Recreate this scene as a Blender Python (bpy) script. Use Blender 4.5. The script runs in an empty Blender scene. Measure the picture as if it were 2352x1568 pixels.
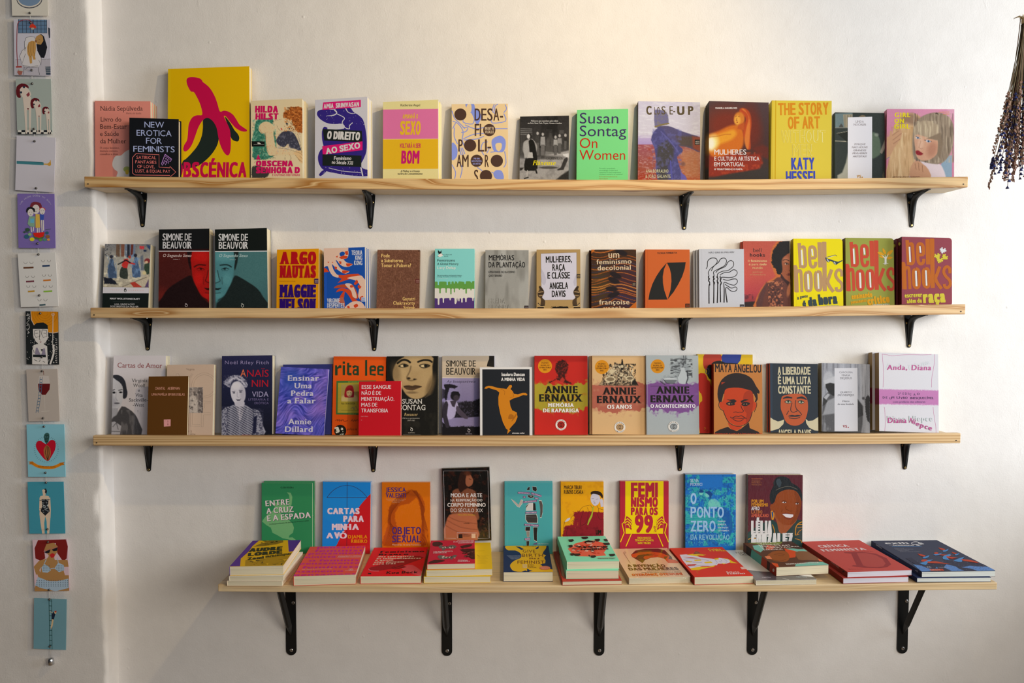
import bpy, math, random
import numpy as np
from mathutils import Vector, Matrix
from mathutils.geometry import tessellate_polygon

random.seed(7); NR = np.random.RandomState(7)
SC = bpy.context.scene; COL = SC.collection
PI = math.pi

# ------------------------------------------------------------------ camera
F = 1790.0; CX, CY = 1176.0, 784.0          # focal length in pixels of the 2352 px wide frame
D = 2.35; ZC = 1.60; TILT = math.atan(0.0500)
cam = bpy.data.cameras.new('camera'); cam_o = bpy.data.objects.new('camera', cam); COL.objects.link(cam_o)
cam.sensor_fit = 'HORIZONTAL'; cam.sensor_width = 36.0; cam.lens = F / 2352 * 36.0
cam_o.location = (0, -D, ZC); cam_o.rotation_euler = (PI / 2 - TILT, 0, 0)
cam.clip_start = 0.05; cam.clip_end = 50
SC.camera = cam_o
# ------------------------------------------------------------------ view and world
SC.view_settings.view_transform = 'Standard'; SC.view_settings.look = 'None'
SC.view_settings.exposure = 0.0; SC.view_settings.gamma = 1.0
SC.view_settings.use_curve_mapping = False
w = bpy.data.worlds.new('world'); SC.world = w; w.use_nodes = True
w.node_tree.nodes['Background'].inputs[0].default_value = (1.0, 0.955, 0.90, 1)
w.node_tree.nodes['Background'].inputs[1].default_value = 0.02
# ------------------------------------------------------------------ lights
def light(name, kind, loc, energy, color, size=0.1, size_y=None, target=None, blend=None, angle=None, spread=None):
    l = bpy.data.lights.new(name, kind); l.energy = energy; l.color = color
    if kind == 'AREA':
        l.shape = 'RECTANGLE'; l.size = size; l.size_y = size_y or size
        if spread: l.spread = spread
    elif kind in ('POINT', 'SPOT'): l.shadow_soft_size = size
    if kind == 'SPOT': l.spot_size = angle; l.spot_blend = blend
    o = bpy.data.objects.new(name, l); COL.objects.link(o); o.location = loc
    if target is not None:
        o.rotation_euler = (Vector(target) - Vector(loc)).to_track_quat('-Z', 'Y').to_euler()
    return o
#LIGHTS
light('ceiling_spot', 'SPOT', (0.70, -1.05, 2.78), 43.0, (1.0, 0.74, 0.38), 0.022, target=(-0.9, 0, 1.3), angle=2.4, blend=1.0)
light('side_window', 'AREA', (3.4, -1.2, 1.9), 80.0, (0.90, 0.96, 1.0), 1.0, 1.6, target=(-1, 0, 1.6))
light('front_fill', 'AREA', (0.9, -4.2, 2.6), 26.0, (0.95, 0.98, 1.0), 1.6, 1.2, target=(0.2, 0, 1.4))  # added fill from the front, strength fitted to the wall tones
light('front_right_fill', 'AREA', (2.6, -3.6, 2.4), 73.0, (1.0, 0.93, 0.80), 1.6, 1.2, target=(0.2, 0, 1.4))  # second added fill, warmer, from front right; no door is built

# ------------------------------------------------------------------ pixel -> world helpers
CT, ST = math.cos(TILT), math.sin(TILT)
CAM = np.array([0, -D, ZC])
def raydir(px, py):
    a = (np.asarray(px, float) - CX) / F; b = -(np.asarray(py, float) - CY) / F
    return np.stack([a + 0 * b, CT + b * ST, -ST + b * CT + 0 * a], -1)   # camera forward is +Y tilted down
def P(px, py, Y):
    d = raydir(px, py); t = (Y - CAM[1]) / d[..., 1]
    return CAM + d * t[..., None] if np.ndim(t) else CAM + d * t
def hitz(px, py, Z):
    d = raydir(px, py); t = (Z - CAM[2]) / d[2]; return CAM + d * t
def hit(px, py, p0, n):
    d = raydir(px, py); t = np.dot(p0 - CAM, n) / (d @ n)
    return CAM + d * (t[..., None] if np.ndim(t) else t)

# ------------------------------------------------------------------ colours
def s2l(c):
    c = np.asarray(c, float); return np.where(c <= 0.04045, c / 12.92, ((c + 0.055) / 1.055) ** 2.4)
def fit1(c):
    """keeps a reflectance below 0.9 without shifting its hue"""
    c = np.clip(c, 0, None); return c / np.maximum(c.max(-1, keepdims=True) / 0.9, 1)
def hx(h):
    if not isinstance(h, str): return np.array(h[:3], float) / 255.0
    if len(h) == 3: h = h[0] * 2 + h[1] * 2 + h[2] * 2
    return np.array([int(h[i:i + 2], 16) for i in (0, 2, 4)]) / 255.0

# ------------------------------------------------------------------ materials
def mat(name, base=(0.8, 0.8, 0.8), rough=0.5, metal=0.0, spec=0.5, build=None):
    m = bpy.data.materials.new(name); m.use_nodes = True; nt = m.node_tree
    b = nt.nodes['Principled BSDF']
    b.inputs['Base Color'].default_value = (*base[:3], 1); b.inputs['Roughness'].default_value = rough
    b.inputs['Metallic'].default_value = metal; b.inputs['Specular IOR Level'].default_value = spec
    if build: build(nt, b)
    return m
def N(nt, t, **kw):
    n = nt.nodes.new(t)
    for k, v in kw.items():
        if k.startswith('_'): setattr(n, k[1:], v)
        else: n.inputs[k.replace('_', ' ')].default_value = v
    return n
def coords(nt, scale=(1, 1, 1), kind='Object', loc=(0, 0, 0)):
    tc = nt.nodes.new('ShaderNodeTexCoord'); mp = nt.nodes.new('ShaderNodeMapping')
    mp.inputs['Scale'].default_value = scale; mp.inputs['Location'].default_value = loc
    nt.links.new(tc.outputs[kind], mp.inputs[0]); return mp.outputs[0]
def ramp(nt, fac, stops):
    r = nt.nodes.new('ShaderNodeValToRGB'); e = r.color_ramp.elements
    while len(e) < len(stops): e.new(0.5)
    for el, (p, c) in zip(e, stops): el.position = p; el.color = (*c[:3], 1) if len(c) > 2 else (c[0],) * 3 + (1,)
    nt.links.new(fac, r.inputs[0]); return r.outputs[0]
def bump(nt, b, h, strength, dist, prev=None):
    n = N(nt, 'ShaderNodeBump', Strength=strength, Distance=dist)
    nt.links.new(h, n.inputs['Height'])
    if prev is not None: nt.links.new(prev, n.inputs['Normal'])
    nt.links.new(n.outputs[0], b.inputs['Normal']); return n.outputs[0]

def m_attr(nt, b):
    a = nt.nodes.new('ShaderNodeAttribute'); a.attribute_name = 'col'
    nz = N(nt, 'ShaderNodeTexNoise', Scale=900.0, Detail=1.0)
    nt.links.new(coords(nt), nz.inputs['Vector'])
    mx = nt.nodes.new('ShaderNodeMix'); mx.data_type = 'RGBA'; mx.blend_type = 'MULTIPLY'; mx.inputs[0].default_value = 0.10
    nt.links.new(a.outputs['Color'], mx.inputs[6]); nt.links.new(nz.outputs[0], mx.inputs[7])
    nt.links.new(mx.outputs[2], b.inputs['Base Color'])
M_PRINT = mat('printed_card', rough=0.60, spec=0.18, build=m_attr)
M_GLOSS = mat('glossy_printed_card', rough=0.22, spec=0.55, build=m_attr)
M_FOIL = mat('silver_foil_card', rough=0.33, metal=0.6, build=m_attr)
def m_pages(nt, b):
    a = nt.nodes.new('ShaderNodeAttribute'); a.attribute_name = 'col'
    nz = N(nt, 'ShaderNodeTexNoise', Scale=1.0, Detail=2.0); nt.links.new(coords(nt, (3, 620, 3)), nz.inputs['Vector'])
    r = ramp(nt, nz.outputs[0], [(0.30, (0.60,)), (0.46, (0.93,)), (0.7, (1.0,))])
    mx = nt.nodes.new('ShaderNodeMix'); mx.data_type = 'RGBA'; mx.blend_type = 'MULTIPLY'; mx.inputs[0].default_value = 1
    nt.links.new(a.outputs['Color'], mx.inputs[6]); nt.links.new(r, mx.inputs[7])
    nt.links.new(mx.outputs[2], b.inputs['Base Color'])
    bump(nt, b, nz.outputs[0], 0.4, 0.0006)
M_PAGES = mat('page_block_paper', rough=0.85, spec=0.2, build=m_pages)
def m_wall(nt, b):
    v = coords(nt)
    n1 = N(nt, 'ShaderNodeTexNoise', Scale=230.0, Detail=3.0, Roughness=0.6); nt.links.new(v, n1.inputs['Vector'])
    n2 = N(nt, 'ShaderNodeTexNoise', Scale=14.0, Detail=4.0, Roughness=0.55); nt.links.new(v, n2.inputs['Vector'])
    v3 = coords(nt, (9, 9, 3.2)); n3 = N(nt, 'ShaderNodeTexNoise', Scale=3.2, Detail=6.0, Roughness=0.7); nt.links.new(v3, n3.inputs['Vector'])
    pk = ramp(nt, n3.outputs[0], [(0.62, (0,)), (0.74, (1,))])
    vo = N(nt, 'ShaderNodeTexVoronoi', Scale=9.0); nt.links.new(v, vo.inputs['Vector'])
    pim = ramp(nt, vo.outputs['Distance'], [(0.0, (1,)), (0.045, (0,))])
    c = ramp(nt, n2.outputs[0], [(0.3, (0.79, 0.768, 0.762)), (0.7, (0.83, 0.808, 0.802))])
    nt.links.new(c, b.inputs['Base Color'])
    p = bump(nt, b, n1.outputs[0], 0.42, 0.0011)
    p = bump(nt, b, n2.outputs[0], 0.16, 0.010, p)
    p = bump(nt, b, pk, 0.30, 0.0016, p)
    bump(nt, b, pim, 0.5, 0.0022, p)
M_WALL = mat('rough_white_plaster', rough=0.72, spec=0.25, build=m_wall)
def wood(name, light_c, dark_c, contrast=1.0, sc=(1.0, 9.0, 9.0), dist=2.2, ws=3.0, off=(0, 0, 0), fibre=True):
    def f(nt, b):
        v = coords(nt, sc, loc=off)
        nz = N(nt, 'ShaderNodeTexNoise', Scale=1.1, Detail=2.0, Roughness=0.4); nt.links.new(v, nz.inputs['Vector'])
        mul = N(nt, 'ShaderNodeMath', _operation='MULTIPLY'); mul.inputs[1].default_value = ws * dist; nt.links.new(nz.outputs[0], mul.inputs[0])
        sep = nt.nodes.new('ShaderNodeSeparateXYZ'); nt.links.new(v, sep.inputs[0])
        ad = N(nt, 'ShaderNodeMath', _operation='MULTIPLY_ADD'); ad.inputs[1].default_value = ws
        nt.links.new(sep.outputs[2], ad.inputs[0]); nt.links.new(mul.outputs[0], ad.inputs[2])
        fr = N(nt, 'ShaderNodeMath', _operation='PINGPONG'); fr.inputs[1].default_value = 0.5; nt.links.new(ad.outputs[0], fr.inputs[0])
        r = ramp(nt, fr.outputs[0], [(0.0, light_c), (0.28, [l + (d - l) * 0.25 * contrast for l, d in zip(light_c, dark_c)]), (0.46, [l + (d - l) * contrast for l, d in zip(light_c, dark_c)]), (0.5, light_c)])
        v2 = coords(nt, (6, 240, 240)); n2 = N(nt, 'ShaderNodeTexNoise', Scale=1.0, Detail=3.0); nt.links.new(v2, n2.inputs['Vector'])
        r2 = ramp(nt, n2.outputs[0], [(0.35, (0.86,)), (0.65, (1.04,))])
        mx = nt.nodes.new('ShaderNodeMix'); mx.data_type = 'RGBA'; mx.blend_type = 'MULTIPLY'; mx.inputs[0].default_value = 1
        nt.links.new(r, mx.inputs[6]); nt.links.new(r2, mx.inputs[7])
        vk = N(nt, 'ShaderNodeTexVoronoi', Scale=1.0); nt.links.new(coords(nt, (2.2, 7, 7), loc=(off[0] * 3 + .3, .2, .1)), vk.inputs['Vector'])
        kn = ramp(nt, vk.outputs['Distance'], [(0.0, (0.25, 0.13, 0.06)), (0.06, (0.45, 0.28, 0.14)), (0.10, (1, 1, 1))])
        mk = nt.nodes.new('ShaderNodeMix'); mk.data_type = 'RGBA'; mk.blend_type = 'MULTIPLY'; mk.inputs[0].default_value = 0.85
        nt.links.new(mx.outputs[2], mk.inputs[6]); nt.links.new(kn, mk.inputs[7])
        nt.links.new(mk.outputs[2], b.inputs['Base Color'])
        bump(nt, b, n2.outputs[0], 0.25, 0.0008)
    return mat(name, rough=0.48, spec=0.4, build=f)
M_LIP1 = wood('varnished_pine_edge', (0.80, 0.55, 0.27), (0.46, 0.21, 0.05), 1.05, (1.6, 12, 12), 2.6, 2.2, (0.3, 0, 0))
M_LIP2 = wood('pale_pine_edge', (0.80, 0.56, 0.30), (0.48, 0.24, 0.08), 1.05, (1.7, 12, 12), 2.4, 2.1, (5.2, 0, 0))
M_LIP3 = wood('straight_grained_pine_edge', (0.78, 0.55, 0.30), (0.46, 0.26, 0.10), 1.0, (0.35, 10, 10), 0.5, 11, (9, 0, 0))
M_BOARD = wood('raw_pine_board', (0.80, 0.66, 0.46), (0.62, 0.44, 0.25), 0.6, (0.7, 8, 8), 1.6, 2.0, (2, 0, 0))
M_BOARD4 = wood('sawn_pine_board', (0.80, 0.62, 0.38), (0.62, 0.42, 0.22), 0.7, (0.6, 7, 7), 1.2, 2.0, (7, 0, 0))
def m_blk(nt, b):
    nz = N(nt, 'ShaderNodeTexNoise', Scale=160.0, Detail=2.0); nt.links.new(coords(nt), nz.inputs['Vector'])
    bump(nt, b, nz.outputs[0], 0.12, 0.0006)
M_BLACK = mat('black_painted_steel', (0.006, 0.007, 0.008), 0.42, 0.0, 0.32, m_blk)
M_BRASS = mat('brass_screw', (0.75, 0.55, 0.22), 0.3, 1.0, build=m_blk)
M_ZINC = mat('zinc_screw', (0.62, 0.64, 0.68), 0.28, 1.0, build=m_blk)
M_SLOT = mat('dark_screw_recess', (0.03, 0.025, 0.02), 0.6, build=m_blk)

# ------------------------------------------------------------------ object helpers
def link(o, parent=None):
    COL.objects.link(o)
    if parent: o.parent = parent
    return o
def mesh(name, vs, fs, m, parent=None, cols=None, smooth=False, M=None):
    me = bpy.data.meshes.new(name); me.from_pydata([tuple(v) for v in vs], [], fs)
    for x in (m if isinstance(m, list) else [m]): me.materials.append(x)
    if cols is not None:
        a = me.color_attributes.new('col', 'FLOAT_COLOR', 'POINT')
        c = np.ones((len(vs), 4)); c[:, :3] = cols; a.data.foreach_set('color', c.ravel())
    if smooth: me.polygons.foreach_set('use_smooth', [True] * len(me.polygons))
    me.update(); o = bpy.data.objects.new(name, me)
    if M is not None: o.matrix_world = M
    return link(o, parent)
def tag(o, label=None, cat=None, group=None, kind=None):
    if label: o['label'] = label
    if cat: o['category'] = cat
    if group: o['group'] = group
    if kind: o['kind'] = kind
    return o
def empty(name, M):
    o = bpy.data.objects.new(name, None); o.empty_display_size = 0.05; o.matrix_world = M; return link(o)
class MB:
    """collects simple solids into one mesh"""
    def __init__(s): s.v = []; s.f = []; s.c = []
    def add(s, v, f, c=(1, 1, 1)):
        n = len(s.v); s.v += [tuple(p) for p in v]; s.f += [tuple(i + n for i in q) for q in f]; s.c += [c] * len(v)
    def box(s, x0, x1, y0, y1, z0, z1, c=(1, 1, 1)):
        v = [(x, y, z) for z in (z0, z1) for y in (y0, y1) for x in (x0, x1)]
        s.add(v, [(0, 2, 3, 1), (4, 5, 7, 6), (0, 1, 5, 4), (2, 6, 7, 3), (0, 4, 6, 2), (1, 3, 7, 5)], c)
    def tube(s, pts, rad, n=8, c=(1, 1, 1), cap=True):
        pts = [Vector(p) for p in pts]; rs = rad if isinstance(rad, (list, tuple)) else [rad] * len(pts)
        v = []; up = Vector((0, 0, 1))
        for i, p in enumerate(pts):
            d = (pts[min(i + 1, len(pts) - 1)] - pts[max(i - 1, 0)]).normalized()
            a = d.cross(up) if abs(d.dot(up)) < 0.95 else d.cross(Vector((0, 1, 0))); a.normalize(); b = d.cross(a)
            for k in range(n): q = 2 * PI * k / n; v.append(p + (a * math.cos(q) + b * math.sin(q)) * rs[i])
        f = [(i * n + k, i * n + (k + 1) % n, (i + 1) * n + (k + 1) % n, (i + 1) * n + k) for i in range(len(pts) - 1) for k in range(n)]
        if cap: f += [tuple(range(n))[::-1], tuple((len(pts) - 1) * n + k for k in range(n))]
        s.add(v, f, c)
    def prism(s, poly, y0, y1, c=(1, 1, 1)):
        """polygon in x,z extruded along y"""
        n = len(poly); v = [(x, y0, z) for x, z in poly] + [(x, y1, z) for x, z in poly]
        f = [tuple(range(n)), tuple(range(n, 2 * n))[::-1]] + [(i, i + n, (i + 1) % n + n, (i + 1) % n) for i in range(n)]
        s.add(v, f, c)
    def build(s, name, m, parent=None, cols=False, smooth=False, bevel=0):
        o = mesh(name, s.v, s.f, m, parent, np.array(s.c) if cols else None, smooth)
        if bevel:
            md = o.modifiers.new('bevel', 'BEVEL'); md.width = bevel; md.segments = 2; md.limit_method = 'ANGLE'
        return o

# ------------------------------------------------------------------ lettering: outlines of Blender's built-in font
GL = {}
def glyph_table():
    chars = "ABCDEFGHIJKLMNOPQRSTUVWXYZabcdefghijklmnopqrstuvwxyz0123456789ÃÉÓÍÇÊÏÁãéóíçêàèáâôõúñëïªº&?!.,:;-'\"()%“”ỌẸ…/"
    cur = []
    def g(t):
        c = bpy.data.curves.new('t', 'FONT'); c.body = t; c.resolution_u = 3; c.fill_mode = 'FRONT'
        o = bpy.data.objects.new('t', c); COL.objects.link(o); cur.append(o); return o
    bar = g('|'); obs = {ch: (g(ch), g(ch + '|')) for ch in chars}
    dg = bpy.context.evaluated_depsgraph_get()
    def me(o): return o.evaluated_get(dg).to_mesh()
    def xmin_last(o): return max(v.co.x for v in me(o).vertices)
    b0 = max(v.co.x for v in me(bar).vertices)
    for ch, (a, b) in obs.items():
        m = me(a); v = np.array([v.co[:2] for v in m.vertices]); m.calc_loop_triangles()
        tr = np.array([t.vertices[:] for t in m.loop_triangles]); adv = xmin_last(b) - b0
        # serifs: little bars wherever a stem ends
        cnt = {}
        for t in tr:
            for i in range(3):
                e = (t[i], t[(i + 1) % 3]); k = (min(e), max(e)); cnt[k] = cnt.get(k, 0) + 1
        # merge duplicate points so that interior edges are recognised
        ser = []
        base = 0.682
        for (i, j), n in cnt.items():
            if n > 1: continue
            (x0, y0), (x1, y1) = v[i], v[j]; L = math.hypot(x1 - x0, y1 - y0)
            if abs(y0 - y1) < 0.004 and 0.055 < L < 0.16:
                xa, xb = min(x0, x1), max(x0, x1)
                if abs(y0) < 0.01 and ch not in 'VWvwyMN': ser.append((xa - 0.055, 0, xb + 0.055, 0.035))
                elif ch in 'MN' and abs(y0) < 0.01: ser.append((xa - 0.05, 0, xb + 0.05, 0.035))
                elif (abs(y0 - base) < 0.012 and ch not in 'AÃ') or abs(y0 - 0.449) < 0.012:
                    r = 0.055 if ch.isupper() or ch in 'vwyxu' else 0.0
                    ser.append((xa - 0.055, y0 - 0.035, xb + r, y0))
                elif abs(y0 + 0.23) < 0.01: ser.append((xa - 0.05, -0.23, xb + 0.05, -0.195))
            elif abs(x0 - x1) < 0.004 and 0.05 < L < 0.13 and ch in 'EÉFLTZGCSÇz':
                ya, yb = min(y0, y1), max(y0, y1); xm = max(v[:, 0]); s = 0.035
                if abs(yb - base) < 0.05: ya -= 0.06
                elif ya < 0.03: yb += 0.07
                else: ya -= 0.03; yb += 0.03
                if abs(x0 - xm) < 0.05: ser.append((x0 - s, ya, x0, yb))
                else: ser.append((x0, ya, x0 + s, yb))
        GL[ch] = (v, tr, adv, ser, v[:, 0].min(), v[:, 0].max())
    for o in cur:
        c = o.data; bpy.data.objects.remove(o); bpy.data.curves.remove(c)
glyph_table()
NARROW = set("IilÍíjJftr.,:;'!1-|")
def layout(txt, mono=0.0, sp=0.0, serif=False, bold=0.0, ybold=0.0, slant=0.0, upside=False):
    """returns verts(2d), tris with cap height 1 and left edge at 0"""
    V = []; T = []; Z = []; x = 0.0; n = 0; bold = max(bold, 0); gi = 0
    for ch in txt:
        if ch == ' ': x += 0.25 + sp; continue
        g = GL.get(ch) or GL['-']
        v, tr, adv, ser, gx0, gx1 = g
        wd = gx1 - gx0; f = 1.0
        if mono and ch not in NARROW:
            tgt = (0.46 if ch.isupper() or ch.isdigit() else 0.38) * (1.45 if ch in 'MWmw' else 1.0)
            f = (wd * (1 - mono) + tgt * mono) / wd
        sb = 0.038 - 0.12 * min(bold, .15); lsb = gx0 if not mono else sb; rsb = (adv - gx1) if not mono else sb
        vv = v.copy(); vv[:, 0] = (vv[:, 0] - gx0) * f
        parts = [(vv, tr)]
        if serif:
            for (a, b_, c, d) in ser:
                a = (a - gx0) * f; c = (c - gx0) * f
                parts.append((np.array([(a, b_), (c, b_), (c, d), (a, d)]), np.array([(0, 1, 2), (0, 2, 3)])))
        k = 1 + int(math.ceil(bold / 0.10)) if bold else 1
        ky = 2 if ybold else 1; gi += 1; zz = (gi % 2) * 4e-6
        for i in range(k):
            for j in range(ky):
                for pv, pt in parts:
                    q = pv.copy(); q[:, 0] += x + lsb + (bold * 0.682 * i / (k - 1) if k > 1 else 0)
                    if ky > 1: q[:, 1] += (j - 0.5) * ybold * 0.682
                    V.append(q); T.append(pt + n); n += len(q); Z.append(np.full(len(q), zz)); zz += 8e-6
        x += lsb + wd * f + rsb + sp + bold * 0.682
    V = np.concatenate(V) if V else np.zeros((0, 2)); T = np.concatenate(T) if len(T) else np.zeros((0, 3), int)
    if slant: V[:, 0] += V[:, 1] * slant
    x0 = V[:, 0].min(); V[:, 0] -= x0; V /= 0.682
    return V, T, V[:, 0].max(), np.concatenate(Z)

def catmull(pts, closed=True, n=5):
    p = np.array(pts, float); L = len(p); out = []
    for i in range(L if closed else L - 1):
        a, b, c, d = (p[(i - 1) % L], p[i], p[(i + 1) % L], p[(i + 2) % L]) if closed else (p[max(i - 1, 0)], p[i], p[i + 1], p[min(i + 2, L - 1)])
        for k in range(n):
            t = k / n
            out.append(0.5 * ((2 * b) + (c - a) * t + (2 * a - 5 * b + 4 * c - d) * t * t + (3 * b - a - 3 * c + d) * t ** 3))
    if not closed: out.append(p[-1])
    return np.array(out)

def cliptri(tri, W, H, e=0.0):
    poly = [tuple(p) for p in tri]
    for ax, val, sg in ((0, e, 1), (0, W - e, -1), (1, e, 1), (1, H - e, -1)):
        out = []
        for i in range(len(poly)):
            a, b = poly[i], poly[(i + 1) % len(poly)]; da = (a[ax] - val) * sg; db = (b[ax] - val) * sg
            if da >= 0: out.append(a)
            if (da >= 0) != (db >= 0):
                t = da / (da - db); out.append((a[0] + (b[0] - a[0]) * t, a[1] + (b[1] - a[1]) * t))
        poly = out
        if not poly: return []
    return poly

class Canvas:
    """flat printing on a rectangular face W x H. Points are given on the reference frame (crop coordinates)
    and carried onto the face's plane; what is built is ordinary geometry in the face's own units."""
    STEP = 1.6e-5
    def __init__(s, o, eu, ev, n, W, H, gain=(1, 1, 1)):
        s.o, s.eu, s.ev, s.n, s.W, s.H = (np.array(o, float), np.array(eu, float), np.array(ev, float), np.array(n, float), W, H)
        s.g = np.array(gain, float); s.V = []; s.T = []; s.C = []; s.nv = 0; s.lay = 0; s.last = None; s.ox = s.oy = 0; s.s = 1; s.vs = 1.0
    def crop(s, ox, oy, sc): s.ox, s.oy, s.s = ox, oy, sc; return s
    def m(s, pts):
        p = np.asarray(pts, float); q = hit(s.ox + p[..., 0] / s.s, s.oy + p[..., 1] / s.s, s.o, s.n) - s.o
        return np.stack([q @ s.eu, (q @ s.ev) * s.vs], -1)
    def col(s, c): return fit1(s2l(hx(c)) * s.g)
    def nl(s, kind):
        s.lay += 1
        s.last = kind; return s.lay * s.STEP
    def emit(s, v, t, c, z, clip=True):
        v = np.asarray(v, float); t = np.asarray(t, int)
        if not len(t): return
        z = np.broadcast_to(np.asarray(z, float), (len(v),))
        inside = (v[:, 0] >= 0) & (v[:, 0] <= s.W) & (v[:, 1] >= 0) & (v[:, 1] <= s.H)
        ok = inside[t].all(1); near = ~ok
        if ok.any():
            tt = t[ok]; s.V.append(np.c_[v, z]); s.T += [tuple(q) for q in tt + s.nv]
            s.C.append(np.tile(s.cc(c), (len(v), 1))); s.nv += len(v)
        ev = []; et = []; ez = []
        for q in t[near]:
            a = v[q]
            if a[:, 0].max() < 0 or a[:, 0].min() > s.W or a[:, 1].max() < 0 or a[:, 1].min() > s.H: continue
            pl = cliptri(a, s.W, s.H)
            if len(pl) > 2: et.append(tuple(range(len(ev) + s.nv, len(ev) + s.nv + len(pl)))); ev += pl; ez += [z[q].mean()] * len(pl)
        if ev:
            s.V.append(np.c_[np.array(ev), np.array(ez)]); s.T += et; s.C.append(np.tile(s.cc(c), (len(ev), 1))); s.nv += len(ev)
    def cc(s, c): return c if isinstance(c, np.ndarray) else s.col(c)
    def local_poly(s, p, c, z):
        tr = tessellate_polygon([[Vector((a, b, 0)) for a, b in p]])
        s.emit(p, np.array([q for q in tr]) if tr else [], c, z)
    def poly(s, pts, c, sm=0):
        z = s.nl('p'); p = np.array(pts, float)
        if sm: p = catmull(p, True, sm)
        s.local_poly(s.m(p), c, z); return s
    def polys(s, lst, c, sm=0):
        z = s.nl('p')
        for pts in lst:
            p = np.array(pts, float); s.local_poly(s.m(catmull(p, True, sm) if sm else p), c, z)
        return s
    def rect(s, x0, y0, x1, y1, c): return s.poly([(x0, y0), (x1, y0), (x1, y1), (x0, y1)], c)
    def fill(s, c):
        z = s.nl('p'); s.emit([(0, 0), (s.W, 0), (s.W, s.H), (0, s.H)], [(0, 1, 2), (0, 2, 3)], c, z); return s
    def band(s, y0, y1, c, k=None):
        """full-width band between two reference heights"""
        z = s.nl('p'); x = 0 if k is None else k
        a = s.m([(x, y0), (x, y1)])[:, 1]
        s.emit([(0, a[1]), (s.W, a[1]), (s.W, a[0]), (0, a[0])], [(0, 1, 2), (0, 2, 3)], c, z); return s
    def circ(s, cx, cy, r, c, ry=None, rot=0, n=22):
        ry = ry or r; q = np.arange(n) * 2 * PI / n; x = r * np.cos(q); y = ry * np.sin(q); cr, sr = math.cos(rot), math.sin(rot)
        return s.poly(np.c_[cx + x * cr - y * sr, cy + x * sr + y * cr], c)
    def ring(s, cx, cy, r, w_, c, ry=None):
        q = np.arange(25) * 2 * PI / 24; return s.line(np.c_[cx + r * np.cos(q), cy + (ry or r) * np.sin(q)], w_, c)
    def line(s, pts, w_, c, sm=0, same=False):
        z = s.nl('p') if not same else s.lay * s.STEP
        p = np.array(pts, float)
        if sm: p = catmull(p, False, sm)
        ws = np.interp(np.linspace(0, 1, len(p)), np.linspace(0, 1, len(w_)), w_) if isinstance(w_, (list, tuple)) else np.full(len(p), w_)
        d = np.gradient(p, axis=0); L = np.hypot(d[:, 0], d[:, 1]) + 1e-9; nn = np.c_[-d[:, 1] / L, d[:, 0] / L] * ws[:, None] / 2
        v = s.m(np.concatenate([p + nn, p - nn])); n = len(p)
        t = [q for i in range(n - 1) for q in ((i, i + 1, n + i + 1), (i, n + i + 1, n + i))]
        s.emit(v, t, c, z + np.r_[np.linspace(0, 1.2e-5, n), np.linspace(0, 1.2e-5, n)]); return s
    def lines(s, lst, w_, c, sm=0):
        for i, l in enumerate(lst): s.line(l, w_, c, sm, same=i > 0)
        return s
    def t(s, txt, x0, yb, x1, h, c, b=0.0, m=0.0, sf=False, sl=0.0, yb1=None, yB=0.0, sp=0.0, ol=None, wave=None, aff=None):
        """txt between x0 and x1 on baseline yb (yb1 at right), cap height h"""
        z = s.nl('t' if ol is None else 'p')
        if m and b >= 0.08 and not yB: yB = b * 0.4
        V, T, wd, ZZ = layout(txt, m, sp, sf, b, yB, sl)
        p0, p1 = s.m((x0, yb)), s.m((x1, yb if yb1 is None else yb1)); d = p1 - p0; L = np.hypot(*d); e = d / L; up = np.array([-e[1], e[0]])
        hh = abs(np.dot(s.m((x0, yb - h)) - p0, up))
        if wave is not None: V = V.copy(); V[:, 1] += wave(V[:, 0] / wd)
        W_ = p0 + np.outer(V[:, 0] / wd * L, e) + np.outer(V[:, 1] * hh, up)
        s.emit(W_, T, c, z + ZZ); s.lay += int(ZZ.max() / s.STEP) + 1
        if ol is not None:
            z = s.nl('p'); oc, oi = ol; pass
            # inner, thinner copy in the ground colour leaves an outline
            V2, T2, w2, Z2 = layout(txt, m, sp + (b - (b - oi)) * 0.682, sf, max(b - oi, 0.01), max(yB - oi, 0), sl)
            off = oi / 2 * hh
            W2 = p0 + np.outer(V2[:, 0] / wd * L + off * L / (wd * hh), e) + np.outer(V2[:, 1] * hh, up)
            s.emit(W2, T2, oc, z + Z2); s.lay += int(Z2.max() / s.STEP) + 1
        return s
    def tl(s, rows, c, **k):
        for r in rows: s.t(*r[:5], r[5] if len(r) > 5 else c, **k)
        return s
    def img(s, x0, y0, x1, y1, fn, step=1.15):
        """a picture painted on a grid of vertices"""
        z = s.nl('p'); st = step * s.s
        nx = max(3, int((x1 - x0) / st)); ny = max(3, int((y1 - y0) / st))
        X, Y = np.meshgrid(np.linspace(x0, x1, nx), np.linspace(y0, y1, ny))
        im = Img(X, Y); fn(im)
        v = s.m(np.stack([X.ravel(), Y.ravel()], -1)); v[:, 0] = np.clip(v[:, 0], 0, s.W); v[:, 1] = np.clip(v[:, 1], 0, s.H)
        i = np.arange(nx * ny).reshape(ny, nx)
        q = np.stack([i[:-1, :-1], i[1:, :-1], i[1:, 1:], i[:-1, 1:]], -1).reshape(-1, 4)
        sp_ = v[q]; area = (sp_[..., 0].max(1) - sp_[..., 0].min(1)) * (sp_[..., 1].max(1) - sp_[..., 1].min(1)); q = q[area > 1e-12]
        s.V.append(np.c_[v, np.full(len(v), z)]); s.T += [tuple(a) for a in (q + s.nv)]
        s.C.append(fit1(s2l(np.clip(im.c.reshape(-1, 3), 0, 1)) * s.g)); s.nv += len(v)
        return s
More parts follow.
